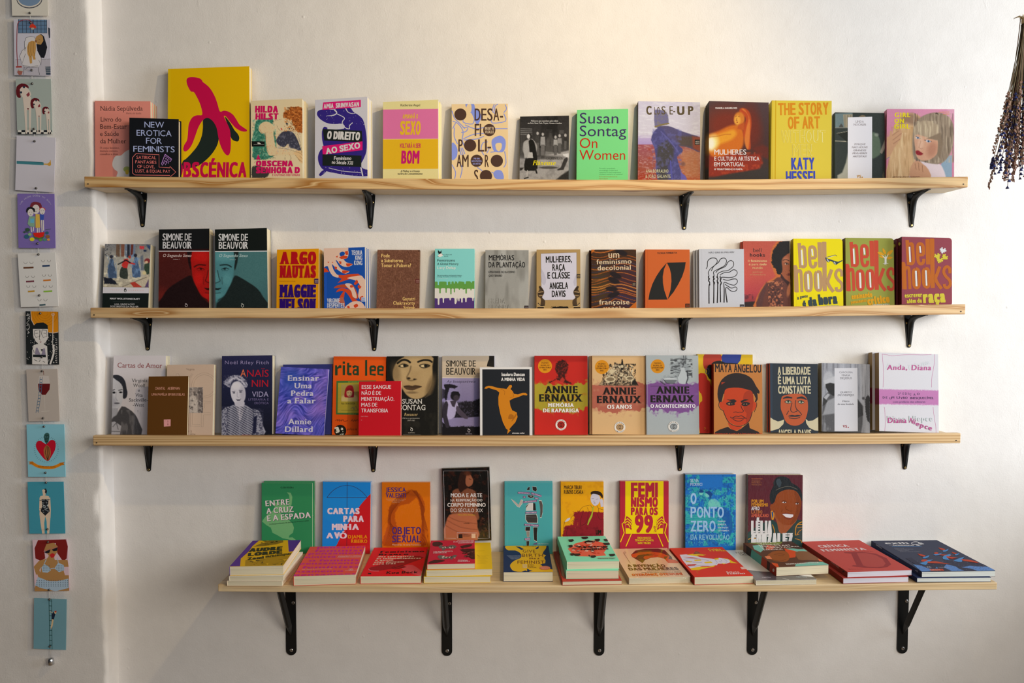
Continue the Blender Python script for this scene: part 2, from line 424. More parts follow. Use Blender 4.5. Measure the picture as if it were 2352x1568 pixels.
    def finish(s, name, m, parent, M, to_local):
        if not s.V: return None
        V = np.concatenate(s.V); C = np.concatenate(s.C)
        V3 = np.array([to_local(*v) for v in V]) if not isinstance(to_local, np.ndarray) else V @ to_local[:3] + to_local[3]
        me = bpy.data.meshes.new(name)
        me.from_pydata(V3.tolist(), [], s.T); me.materials.append(m)
        a = me.color_attributes.new('col', 'FLOAT_COLOR', 'POINT'); c4 = np.ones((len(V), 4)); c4[:, :3] = C; a.data.foreach_set('color', c4.ravel())
        me.update(); o = bpy.data.objects.new(name, me); return link(o, parent)

def vnoise(X, Y, sc, seed=0, oct=1):
    r = np.random.RandomState(seed); out = np.zeros_like(X, float); amp = 1.0; tot = 0
    for k in range(oct):
        n = 64; g = r.rand(n, n); u = X / sc % n; v = Y / sc % n
        i = np.floor(u).astype(int) % n; j = np.floor(v).astype(int) % n; fu = u - np.floor(u); fv = v - np.floor(v)
        fu = fu * fu * (3 - 2 * fu); fv = fv * fv * (3 - 2 * fv); i1 = (i + 1) % n; j1 = (j + 1) % n
        out += amp * ((g[j, i] * (1 - fu) + g[j, i1] * fu) * (1 - fv) + (g[j1, i] * (1 - fu) + g[j1, i1] * fu) * fv); tot += amp; amp *= 0.5; sc /= 2
    return out / tot
class Img:
    def __init__(s, X, Y): s.X, s.Y = X, Y; s.c = np.zeros(X.shape + (3,)); s.seed = 1
    def _mix(s, a, col):
        a = a[..., None]; s.c = s.c * (1 - a) + (hx(col) if not isinstance(col, np.ndarray) else col) * a; return s
    def fill(s, c): s.c[:] = hx(c); return s
    def vgrad(s, stops):
        ys = [q[0] for q in stops]; cs = np.array([hx(q[1]) for q in stops])
        for k in range(3): s.c[..., k] = np.interp(s.Y, ys, cs[:, k])
        return s
    def blob(s, cx, cy, rx, ry, col, soft=0.3, rot=0, a=1.0):
        dx = s.X - cx; dy = s.Y - cy; c, q = math.cos(rot), math.sin(rot)
        r = np.hypot((dx * c + dy * q) / rx, (-dx * q + dy * c) / ry)
        return s._mix(np.clip((1 + soft / 2 - r) / soft, 0, 1) * a, col)
    def _sd(s, p, closed=True):
        d = np.full(s.X.shape, 1e9); ins = np.zeros(s.X.shape, bool); n = len(p)
        for i in range(n if closed else n - 1):
            (x0, y0), (x1, y1) = p[i], p[(i + 1) % n]; ex, ey = x1 - x0, y1 - y0
            t = np.clip(((s.X - x0) * ex + (s.Y - y0) * ey) / (ex * ex + ey * ey + 1e-9), 0, 1)
            d = np.minimum(d, np.hypot(s.X - x0 - t * ex, s.Y - y0 - t * ey))
            if closed:
                cr = ((y0 > s.Y) != (y1 > s.Y)); ins ^= cr & (s.X < (ex) * (s.Y - y0) / (ey + 1e-12) + x0)
        return d, ins
    def poly(s, p, col, soft=3.0, a=1.0, sm=0, rough=0, rs=8):
        p = np.array(p, float); p = catmull(p, True, sm) if sm else p
        d, ins = s._sd(p); sd = np.where(ins, d, -d)
        if rough: s.seed += 1; sd = sd + (vnoise(s.X, s.Y, rs, s.seed, 2) - 0.5) * rough
        return s._mix(np.clip(sd / soft + 0.5, 0, 1) * a, col)
    def line(s, p, w_, col, soft=3.0, a=1.0, sm=0):
        p = np.array(p, float); p = catmull(p, False, sm) if sm else p
        d, _ = s._sd(p, False); return s._mix(np.clip((w_ / 2 - d) / soft + 0.5, 0, 1) * a, col)
    def lines(s, ls, w_, col, soft=3.0, a=1.0, sm=0):
        for l in ls: s.line(l, w_, col, soft, a, sm)
        return s
    def noise(s, sc, amp, ax=1, ay=1, mono=True, o=2):
        s.seed += 1; n = (vnoise(s.X * ax, s.Y * ay, sc, s.seed, o) - 0.5) * 2 * amp
        s.c += n[..., None]; return s
    def tint(s, col, lo, hi, sc, ax=1, ay=1, a=1.0, rect=None, o=2):
        """noise-driven patches of a colour"""
        s.seed += 1; n = vnoise(s.X * ax, s.Y * ay, sc, s.seed, o); al = np.clip((n - lo) / (hi - lo), 0, 1) * a
        if rect: al = al * ((s.X > rect[0]) & (s.Y > rect[1]) & (s.X < rect[2]) & (s.Y < rect[3]))
        return s._mix(al, col)

# ================================================================== room shell
XC = (P(233, 0, 0)[0] + P(271, 1568, 0)[0]) / 2          # inner corner between pier and back wall
def wall_back():
    nx, nz = 60, 40; xs = np.linspace(XC - 0.01, 3.0, nx); zs = np.linspace(0, 3.1, nz)
    v = [(x, 0.0, z) for z in zs for x in xs]
    f = [(j * nx + i, j * nx + i + 1, (j + 1) * nx + i + 1, (j + 1) * nx + i) for j in range(nz - 1) for i in range(nx - 1)]
    n = len(v); v += [(XC - 0.01, 0.12, 0), (3.0, 0.12, 0), (3.0, 0.12, 3.1), (XC - 0.01, 0.12, 3.1)]
    f += [(n, n + 3, n + 2, n + 1)]
    o = mesh('wall_back', v, f, M_WALL, smooth=True); tag(o, kind='structure')
wall_back()
def pier():
    prof = [(-2.6, -0.066)] + [(x, -0.066) for x in np.linspace(-1.7, XC - 0.030, 26)] + [(XC - 0.0135, -0.066)]
    for k in range(1, 8):
        a = k / 8 * PI / 2; prof.append((XC - 0.012 + 0.012 * math.sin(a) , -0.054 - 0.012 * math.cos(a)))
    prof += [(XC + 0.0003, -0.050), (XC + 0.0005, -0.035), (XC + 0.001, -0.02), (XC + 0.002, 0.02)]
    zs = np.linspace(0, 3.1, 260); n = len(prof); v = []; r = np.random.RandomState(3)
    g = [vnoise(np.array([[q * 10.0]]), np.array([[s]]), 1.0, 5, 3)[0, 0] for q in zs for s in (0,)]
    g2 = [vnoise(np.array([[q * 34.0]]), np.array([[3.]]), 1.0, 9, 3)[0, 0] for q in zs]
    for j, z in enumerate(zs):
        low = 1.0 + 1.6 * max(0, (1.45 - z))
        for i, (x, y) in enumerate(prof):
            wob = (g[j] - 0.5) * 0.006 * low ** 0.5 + (g2[j] - 0.5) * 0.0035 * low if -0.066 < y < -0.052 and x > -1.5 else 0
            if y <= -0.0659: wob = 0
            v.append((x + wob * (1 if x > XC - 0.04 else 0.3), y - wob * 0.12, z))
    f = [(j * n + i, j * n + i + 1, (j + 1) * n + i + 1, (j + 1) * n + i) for j in range(len(zs) - 1) for i in range(n - 1)]
    tag(mesh('wall_left', v, f, M_WALL, smooth=True), kind='structure')
pier()
def m_floor(nt, b):
    bx = N(nt, 'ShaderNodeTexBrick', Scale=1.0); bx.inputs['Color1'].default_value = (0.42, 0.30, 0.19, 1); bx.inputs['Color2'].default_value = (0.36, 0.25, 0.15, 1)
    bx.inputs['Mortar'].default_value = (0.12, 0.08, 0.05, 1); bx.inputs['Mortar Size'].default_value = 0.004; bx.inputs['Brick Width'].default_value = 1.2; bx.inputs['Row Height'].default_value = 0.12
    nt.links.new(coords(nt), bx.inputs['Vector']); nt.links.new(bx.outputs[0], b.inputs['Base Color'])
M_FLOOR = mat('wooden_floor', rough=0.5, build=m_floor)
mb = MB(); mb.box(-2.6, 3.0, -4.6, 0.12, -0.05, 0.0); tag(mb.build('floor', M_FLOOR), kind='structure')

mb = MB(); mb.box(2.0, 2.12, -4.6, 0.0, 0, 1.14); tag(mb.build('side_light_blocker', M_WALL), kind='structure')   # added unseen block, keeps side light off the lower wall

# ================================================================== shelves
LIPS = {1: ([(193, 405.0), (560, 407.5), (800, 409.3), (1020, 410.4), (1320, 412.5), (1600, 412.6), (1900, 410.0), (2224, 405.5)], 23.5),
        2: ([(207, 706.4), (600, 707.2), (1000, 708.0), (1300, 708.0), (1600, 706.3), (1820, 703.5), (2218, 698.3)], 23.0),
        3: ([(213, 1000.0), (600, 1001.5), (860, 1002.0), (1300, 1001.5), (1600, 999.3), (1900, 997.3), (2207, 994.8)], 23.0),
        4: ([(500, 1342.0), (680, 1344.0), (1000, 1345.0), (1300, 1344.7), (1600, 1343.2), (1900, 1342.0), (2291, 1337.5)], 17.0)}
LIPY = {1: -0.120, 2: -0.120, 3: -0.120, 4: -0.290}
LZ = {}; ENDS = {}; LT = {}
for r, (pp, th) in LIPS.items():
    q = np.array([P(a, b, LIPY[r]) for a, b in pp]); LZ[r] = (q[:, 0], q[:, 2]); ENDS[r] = (q[0, 0], q[-1, 0])
    LT[r] = th / F * (D + LIPY[r])
def lipz(r, x): return float(np.interp(x, *LZ[r]))
def ubase(r, x):   # height on which things stand
    return lipz(r, x) - LT[r] + 0.018 if r < 4 else lipz(4, x)
def bar(xs, y0, y1, zt, zb, x0, x1):
    v = []; n = len(xs)
    for x in xs: v += [(x, y0, zb(x)), (x, y1, zb(x)), (x, y1, zt(x)), (x, y0, zt(x))]
    f = [(i * 4 + a, i * 4 + (a + 1) % 4, i * 4 + 4 + (a + 1) % 4, i * 4 + 4 + a) for i in range(n - 1) for a in range(4)]
    f = [q[::-1] for q in f] + [(0, 1, 2, 3), tuple(n * 4 - 4 + k for k in (3, 2, 1, 0))]
    return v, f
SLBL = {1: 'topmost long pine wall shelf with warm varnished front lip', 2: 'second pine wall shelf from the top with wavy-grained front lip',
        3: 'third pine wall shelf with straight parallel grain on its front lip', 4: 'lowest and deepest pine shelf, a raw plank holding flat stacked books'}
for r in (1, 2, 3, 4):
    x0, x1 = ENDS[r]; xs = np.linspace(x0, x1, 30); th = LT[r]
    root = empty('wall_shelf', Matrix.Translation((0, 0, lipz(r, 0) - th)))
    tag(root, SLBL[r], 'shelf', 'long pine shelves along the wall')
    off = np.array([0, 0, lipz(r, 0) - th])
    if r < 4:
        v, f = bar(xs, -0.102, -0.0005, lambda x: lipz(r, x) - th + 0.018, lambda x: lipz(r, x) - th, x0, x1)
        b = mesh('board', np.array(v) - off, f, M_BOARD, root)
        v, f = bar(xs, -0.120, -0.1022, lambda x: lipz(r, x), lambda x: lipz(r, x) - th - 0.0004, x0, x1)
        b = mesh('front_lip', np.array(v) - off, f, {1: M_LIP1, 2: M_LIP2, 3: M_LIP3}[r], root)
        md = b.modifiers.new('bevel', 'BEVEL'); md.width = 0.0018; md.segments = 2; md.limit_method = 'ANGLE'
        for sx in ((x0 + 0.011), (x1 - 0.013)):
            s = MB(); s.tube([(sx, -0.1209, lipz(r, sx) - th * 0.72 - off[2]), (sx, -0.119, lipz(r, sx) - th * 0.72 - off[2])], 0.0019, 10); s.build('nail_head', M_SLOT, root)
    else:
        v, f = bar(xs, -0.290, -0.0005, lambda x: lipz(r, x), lambda x: lipz(r, x) - th, x0, x1)
        b = mesh('plank', np.array(v) - off, f, M_BOARD4, root)
        md = b.modifiers.new('bevel', 'BEVEL'); md.width = 0.0025; md.segments = 2; md.limit_method = 'ANGLE'

# ------------------------------------------------------------------ brackets
def screw(parent, loc, r, m, ax='y'):
    s = MB(); d = Vector((0, -1, 0)) if ax == 'y' else Vector((0, 0, -1)); p = Vector(loc)
    s.tube([p, p + d * r * 0.35, p + d * r * 0.6], [r, r, r * 0.72], 14)
    o = s.build('screw', m, parent)
    s = MB(); q = p + d * (r * 0.6 + 0.0001)
    e = [Vector((1, 0, 1)), Vector((1, 0, -1))] if ax == 'y' else [Vector((1, 1, 0)), Vector((1, -1, 0))]
    for a in e:
        a = a.normalized(); n_ = a.cross(d)
        c = [q + a * r * 0.5 + n_ * r * 0.13, q - a * r * 0.5 + n_ * r * 0.13, q - a * r * 0.5 - n_ * r * 0.13, q + a * r * 0.5 - n_ * r * 0.13]
        s.add(c, [(0, 1, 2, 3)])
    s.build('screw_slot', M_SLOT, o)
def small_bracket(x, zt, label):
    root = empty('shelf_bracket', Matrix.Translation((x, 0, zt))); tag(root, label, 'bracket', 'small black brackets under the three upper shelves')
    def outline(w0, w1, L, fl):
        pts = [(-w0, 0), (-w0 * 1.0, fl)]; n = 9
        pts += [(-w1, L - w1)] + [(-w1 * math.cos(a), L - w1 + w1 * math.sin(a)) for a in np.linspace(0.2, PI - 0.2, n)] + [(w1, L - w1), (w0, fl), (w0, 0)]
        return pts
    pl = outline(0.0155, 0.0066, 0.101, 0.012)
    m = MB(); m.prism([(a, -b) for a, b in pl], -0.0022, -0.0003); m.build('wall_leg', M_BLACK, root, bevel=0.0006)
    m = MB(); pa = outline(0.0155, 0.0070, 0.098, 0.010); n = len(pa)
    m.add([(a, -b, -0.0003) for a, b in pa] + [(a, -b, -0.0022) for a, b in pa],
          [tuple(range(n)), tuple(range(n, 2 * n))[::-1]] + [(i, i + n, (i + 1) % n + n, (i + 1) % n) for i in range(n)])
    m.build('shelf_arm', M_BLACK, root, bevel=0.0006)
    path = [(-0.0, -0.090, 0.000), (0, -0.070, -0.002), (0, -0.045, -0.005), (0, -0.024, -0.010), (0, -0.011, -0.022), (0, -0.006, -0.042), (0, -0.003, -0.065), (0, -0.0005, -0.092)]
    m = MB(); m.tube(path, [0.003, 0.0055, 0.0074, 0.0092, 0.0092, 0.0078, 0.0060, 0.0030], 14)
    m.build('pressed_rib', M_BLACK, root, smooth=True)
    screw(root, (-0.0083, -0.0022, -0.0265), 0.0032, M_BRASS); screw(root, (0.0083, -0.0022, -0.0225), 0.0032, M_BRASS); screw(root, (0.0, -0.0032, -0.0945), 0.0032, M_BRASS)
    screw(root, (-0.008, -0.030, -0.0022), 0.0032, M_ZINC, 'z'); screw(root, (0.008, -0.022, -0.0022), 0.0032, M_ZINC, 'z')
    return root
ords = ['leftmost', 'second from the left', 'third from the left', 'rightmost']
rown = {1: 'top shelf', 2: 'second shelf', 3: 'third shelf'}
for r, pxs in {1: [326, 850, 1572, 2095], 2: [338, 859, 1570, 2089], 3: [340.5, 857, 1562, 2079.5]}.items():
    for i, px in enumerate(pxs):
        py = {1: 480, 2: 765, 3: 1045}[r]; x = P(px, py, -0.003)[0]
        small_bracket(x, lipz(r, x) - LT[r] - 0.0006, 'small black steel bracket under the %s, %s of four' % (rown[r], ords[i]))
def big_bracket(x, zt, i):
    root = empty('shelf_bracket', Matrix.Translation((x, 0, zt)))
    tag(root, 'large black bracket with strut under the lowest shelf, %s of five' % ['leftmost', 'second from the left', 'middle', 'fourth from the left', 'rightmost'][i], 'bracket', 'large black brackets under the lowest shelf')
    w_ = 0.0160; L = 0.305
    pts = [(-w_, 0)] + [(-w_ * math.cos(a), -L + w_ - w_ * math.sin(a)) for a in np.linspace(0, PI, 13)] + [(w_, 0)]
    m = MB(); m.prism(pts, -0.0045, -0.0004); m.build('wall_plate', M_BLACK, root, bevel=0.0008)
    m = MB(); m.box(-w_, w_, -0.245, -0.0045, -0.0045, -0.0004); m.build('shelf_arm', M_BLACK, root, bevel=0.0008)
    m = MB(); a = Vector((0, -0.004, -0.243)); b = Vector((0, -0.146, -0.002)); d = (b - a).normalized(); n_ = Vector((0, d.z, -d.y))
    wd = 0.0105; v = []
    for p, ww in ((a, 0.002), (a + d * 0.05, wd), (b, wd)):
        v += [p + Vector((-ww, 0, 0)), p + Vector((-ww * 0.3, 0, 0)) - n_ * 0.009 * ww / wd, p + Vector((ww * 0.3, 0, 0)) - n_ * 0.009 * ww / wd, p + Vector((ww, 0, 0)), p + Vector((0, 0, 0)) + n_ * 0.002]
    f = [(i_ * 5 + k, i_ * 5 + (k + 1) % 5, i_ * 5 + 5 + (k + 1) % 5, i_ * 5 + 5 + k) for i_ in range(2) for k in range(5)] + [(4, 3, 2, 1, 0), (10, 11, 12, 13, 14)]
    m.add(v, f); m.build('diagonal_strut', M_BLACK, root, bevel=0.0005)
    screw(root, (0.0085, -0.0045, -0.140), 0.0046, M_ZINC); screw(root, (0.0008, -0.0045, L * -1 + 0.017), 0.0050, M_ZINC)
for i, px in enumerate([668.5, 1026.5, 1376.5, 1728.5, 2073.5]):
    x = P(px, 1460, -0.004)[0]; big_bracket(x, lipz(4, x) - LT[4] - 0.0006, i)

# ================================================================== books
def m_wrap(nt, b):
    out = nt.nodes['Material Output']; tr = nt.nodes.new('ShaderNodeBsdfTransparent'); gl = N(nt, 'ShaderNodeBsdfGlossy', Roughness=0.16); mx = nt.nodes.new('ShaderNodeMixShader')
    nz = N(nt, 'ShaderNodeTexNoise', Scale=1.0, Detail=3.0, Distortion=0.6); nt.links.new(coords(nt, (70, 70, 22)), nz.inputs['Vector'])
    bp = N(nt, 'ShaderNodeBump', Strength=0.9, Distance=0.004); nt.links.new(nz.outputs[0], bp.inputs['Height']); nt.links.new(bp.outputs[0], gl.inputs['Normal'])
    mx.inputs[0].default_value = 0.055; nt.links.new(tr.outputs[0], mx.inputs[1]); nt.links.new(gl.outputs[0], mx.inputs[2]); nt.links.new(mx.outputs[0], out.inputs[0])
M_WRAP = mat('clear_shrink_wrap', build=m_wrap)
ART = {}; GAIN = {}; BOOKS = {}; SPINE = {}
def lin(c, g): return fit1(s2l(hx(c)) * np.array(g))
def make_book(bid, M, W, H, t, cover, pages='e9dfc4', hard=False, spine=None, crop=None, gloss=0, label='', group=None, art=True, rounded=0.0, name='book', vs=1.0):
    """M: matrix of the lower left front corner; x = width, y = thickness, z = height. The empty sits at the foot's centre."""
    g = GAIN.get(bid, (1, 1, 1)); gs = g
    root = empty(name, M @ Matrix.Translation((W / 2, t / 2, 0))); tag(root, label, 'book', group)
    x0, x1, y0, y1 = -W / 2, W / 2, -t / 2, t / 2
    ct = 0.0022 if hard else 0.0007; ins = 0.0035 if hard else 0.0008
    cc = tuple(lin(cover, g)); sc = tuple(lin(spine or cover, g)); pc = tuple(lin(pages, (.95, .95, .95)))
    m = MB()
    def board(ya, yb, c):
        if rounded:
            R = rounded; pl = [(x0, 0), (x1 - R, 0)] + [(x1 - R + R * math.sin(a), R - R * math.cos(a)) for a in np.linspace(0.2, PI / 2, 5)] + \
                 [(x1 - R + R * math.cos(a), H - R + R * math.sin(a)) for a in np.linspace(0, PI / 2, 6)] + [(x0, H)]
            m.prism(pl, ya, yb, c)
        else: m.box(x0, x1, ya, yb, 0, H, c)
    board(y0, y0 + ct, cc); board(y1 - ct, y1, cc); m.box(x0 - 0.0002, x0 + ct, y0 + 0.0001, y1 - 0.0001, 0, H, sc)
    o = m.build('cover', M_GLOSS if gloss else M_PRINT, root, cols=True); o.modifiers.new('bevel', 'BEVEL').width = 0.0002
    p = MB(); p.box(x0 + ct, x1 - ins - (rounded * 0.3), y0 + ct, y1 - ct, ins, H - ins, pc); p.build('pages', M_PAGES, root, cols=True)
    R = np.array(M)[:3, :3]; o0 = np.array(M.translation)
    if art and bid in ART:
        c = Canvas(o0, R[:, 0], R[:, 2], R[:, 1], W, H, g)
        if crop: c.crop(*crop)
        c.vs = vs; ART[bid](c)
        A = np.array([[1, 0, 0], [0, 0, 1], [0, -1, 0], [x0, y0 - 2e-5, 0]], float)
        c.finish('cover_print', M_FOIL if gloss == 2 else M_GLOSS if gloss else M_PRINT, root, M, A)
    if art and bid in SPINE:
        c = Canvas(o0 + R[:, 1] * t, -R[:, 1], R[:, 2], R[:, 0], t, H, g)
        if crop: c.crop(*crop)
        c.vs = vs; SPINE[bid](c)
        A = np.array([[0, -1, 0], [0, 0, 1], [-1, 0, 0], [x0 - 3e-4, y1, 0]], float)
        c.finish('spine_print', M_PRINT, root, M, A)
    if bid in ('jessica', 'moda', 'lelia', 'invencao', 'dissid'):
        q = MB(); e = 0.0011; q.box(x0 - e, x1 + e, y0 - e, y1 + 0.0003, -0.0002 if bid not in ('invencao', 'dissid') else -e, H + e); q.build('plastic_wrap', M_WRAP, root)
    BOOKS[bid] = (root, W, H, t)
    return root
def copy_book(bid, delta, label, rz=0.0, group=None):
    """another copy of the same book: the root and every child are copied"""
    src = BOOKS[bid][0]; r = src.copy(); r.matrix_world = src.matrix_world @ Matrix.Translation(delta) @ Matrix.Rotation(rz, 4, 'Y')
    r['label'] = label; COL.objects.link(r)
    for ch in src.children:
        if ch.name.startswith('cover_print') and abs(delta[0]) < 0.02 and abs(delta[1]) < 0.04 and delta[2] < 0.004: continue
        k = ch.copy(); k.parent = r; COL.objects.link(k)
    return r
def upright(bid, crop, TL, TR, BL, row, t, label, cover, lean=7.0, yaw=0.0, yb=None, n=0, cl=(), z0=None, **k):
    """crop-space corners of the front cover -> book leaning against the wall. n copies behind; cl = their (label, dx, dz)"""
    ox, oy, s = crop
    tl, tr, bl = [(ox + a / s, oy + b / s) for a, b in (TL, TR, BL)]
    th = math.radians(lean); ps = -math.radians(yaw)
    xm = P((tl[0] + tr[0]) / 2, tl[1], -0.06)[0]; zb = ubase(row, xm) if z0 is None else z0
    if yb is None:
        Hh = (P(tl[0], tl[1], -0.04)[2] - zb); yb = (n + 1) * t + Hh * math.sin(th) + 0.004 + abs(math.sin(ps)) * (P(tr[0], tr[1], -0.05)[0] - P(tl[0], tl[1], -0.05)[0]) / 2
    if row < 4: yb = min(yb, 0.100)
    zb += (n + 1) * t * math.sin(th) + 0.0005
    p0 = np.array([xm, -yb, zb]); ey = Matrix.Rotation(ps, 3, 'Z') @ (Matrix.Rotation(-th, 3, 'X') @ Vector((0, 1, 0)))
    eu = Matrix.Rotation(ps, 3, 'Z') @ Vector((1, 0, 0)); ev = eu.cross(ey); n_ = np.array(ey)
    a, b, c = [hit(*q, p0, n_) for q in (tl, tr, bl)]
    eu_, ev_ = np.array(eu), np.array(ev); da = a - c; rr = math.atan2(da @ eu_, da @ ev_)       # roll, clockwise positive
    rr = max(-0.03, min(0.03, rr)) if 'roll' not in k else math.radians(k.pop('roll'))
    x = eu_ * math.cos(rr) - ev_ * math.sin(rr); z = eu_ * math.sin(rr) + ev_ * math.cos(rr)
    W = abs((b - a) @ x); top = (a - p0) @ ev_
    low = min(0, -W * math.sin(rr) / 1) if rr > 0 else 0
    H = (top - (W * math.sin(rr) if rr > 0 else 0)) / math.cos(rr)
    if 'Hf' in k: H = k.pop('Hf')
    o = a - z * H
    M = Matrix.Identity(4)
    for i in range(3): M[i][0] = x[i]; M[i][1] = n_[i]; M[i][2] = z[i]; M[i][3] = o[i]
    r = make_book(bid, M, W, H, t, cover, crop=crop, label=label, **k)
    for i, q in enumerate(cl): copy_book(bid, (q[1], (i + 1) * (t + 0.0006), q[2]), q[0])
    return r
def flat(bid, crop, FL, FR, BR, BL, zb, t, label, cover, back=-0.030, **k):
    ox, oy, s = crop; q = [hitz(ox + a / s, oy + b / s, zb + t) for a, b in (FL, FR, BR, BL)]
    x = q[1] - q[0]; W = np.linalg.norm(x); x = x / W; z = np.array([-x[1], x[0], 0]); H = ((q[3] - q[0]) @ z + (q[2] - q[1]) @ z) / 2
    H0 = H; H = min(H, (back - max(q[0][1] , q[1][1])) / z[1]); k['vs'] = H / H0
    M = Matrix.Identity(4); y = np.array([0, 0, -1.0])
    for i in range(3): M[i][0] = x[i]; M[i][1] = y[i]; M[i][2] = z[i]; M[i][3] = q[0][i]
    return make_book(bid, M, W, H, t, cover, crop=crop, label=label, **k)

# ================================================================== cover designs (flat print), top shelf
def A_livro(c):
    k = '3a2320'; o = dict(sf=True)
    c.t('Nádia Sepúlveda',157,448,540,42, k, **o); c.t('Médica de família',392,478,528,14, '6a4038', **o)
    c.t('Livro do',160,545,348,40, k, **o); c.t('Bem-Estar',158,610,397,40, k, **o); c.t('e Saúde',157,675,325,40, k, **o); c.t('da Mulher',158,741,392,40, k, **o)
    for i, s in enumerate(['O corpo feminino,', 'doenças comuns,', 'conselhos e dicas']): c.t(s,156,790 + i * 28,(330,318,318)[i],17, '5a332c', **o)
    c.poly([(420,800),(380,820),(345,850),(300,855),(275,890),(268,940),(285,975),(315,1000),(318,1060),(520,1060),(560,880),(500,800)], 'b9b1ab',4)
    c.circ(400,975,34, '8c9450',26); c.circ(400,1000,16, 'c6a93c',22)
ART['livro'] = A_livro
def A_erotica(c):
    n = 'b9c3ee'
    for s, x0, y, x1 in (('NEW',556,598,732),('EROTICA',485,672,800),('FOR',570,743,712),('FEMINISTS',456,816,828)): c.t(s, x0, y, x1,52, n, m=.3, yb1=y + (6 if x1 - x0 > 300 else 3))
    r = 'c4655f'
    for s, x0, y, x1 in (('SATIRICAL',484,880,662),('FANTASIES',474,921,664),('OF LOVE,',492,962,648),('LUST, & EQUAL PAY',476,1003,788)): c.t(s, x0, y, x1,27, r, m=.3, yb1=y + 4)
    c.line([(480,834),(688,844),(688,956),(784,962),(784,948),(838,1000),(790,1042),(784,1030),(470,1026),(450,1010),(448,870),(480,834)],5, r)
    p = 'b27fc4'
    c.line([(742,840),(802,884),(790,905),(775,900),(772,925),(760,905),(745,935),(735,915),(715,940),(710,925),(742,840)],5, p)
    c.line([(738,852),(795,892)],3, p)
    for x, y in ((750,880),(765,890),(738,900),(752,905),(730,915)): c.ring(x, y,5,2.5, p)
ART['erotica'] = A_erotica
def A_banana(c):
    r = 'a5063a'; k = '17201c'
    c.band(60,1100, 'd8ab00', None)
    c.rect(768,60,792,1060, 'e2b90a')
    c.poly([(1085,525),(1082,600),(1070,680),(1035,760),(980,830),(930,880),(900,905),(896,970),(960,965),(1035,945),(1100,900),(1160,840),(1205,770),(1225,700),(1222,620),(1200,540),(1130,500)], k,4)
    c.poly([(1280,500),(1330,560),(1365,620),(1395,655),(1410,690),(1400,722),(1375,722),(1345,705),(1325,660),(1310,590)], k,4)
    c.poly([(935,170),(950,150),(990,145),(1040,152),(1070,168),(1082,190),(1110,210),(1150,250),(1190,320),(1215,390),(1236,455),(1270,447),(1310,455),(1350,480),(1380,520),(1410,570),(1450,600),(1480,622),(1470,635),(1430,632),(1380,605),(1330,550),(1290,500),(1272,500),
            (1300,560),(1325,620),(1333,700),(1332,790),(1320,840),(1297,848),(1270,820),(1240,760),(1222,690),(1205,600),(1170,540),(1125,512),(1085,530),(1045,590),(1015,670),(985,750),(950,800),(920,815),(905,795),(915,755),(940,710),(948,640),(955,570),(985,510),(1030,488),(1075,485),
            (1070,430),(1050,370),(1020,310),(1000,280),(975,275),(955,245),(938,205)], r,3)
    c.t('OBSCÉNICA',822,1043,1474,128, r, m=.8, b=.16)
ART['banana'] = A_banana
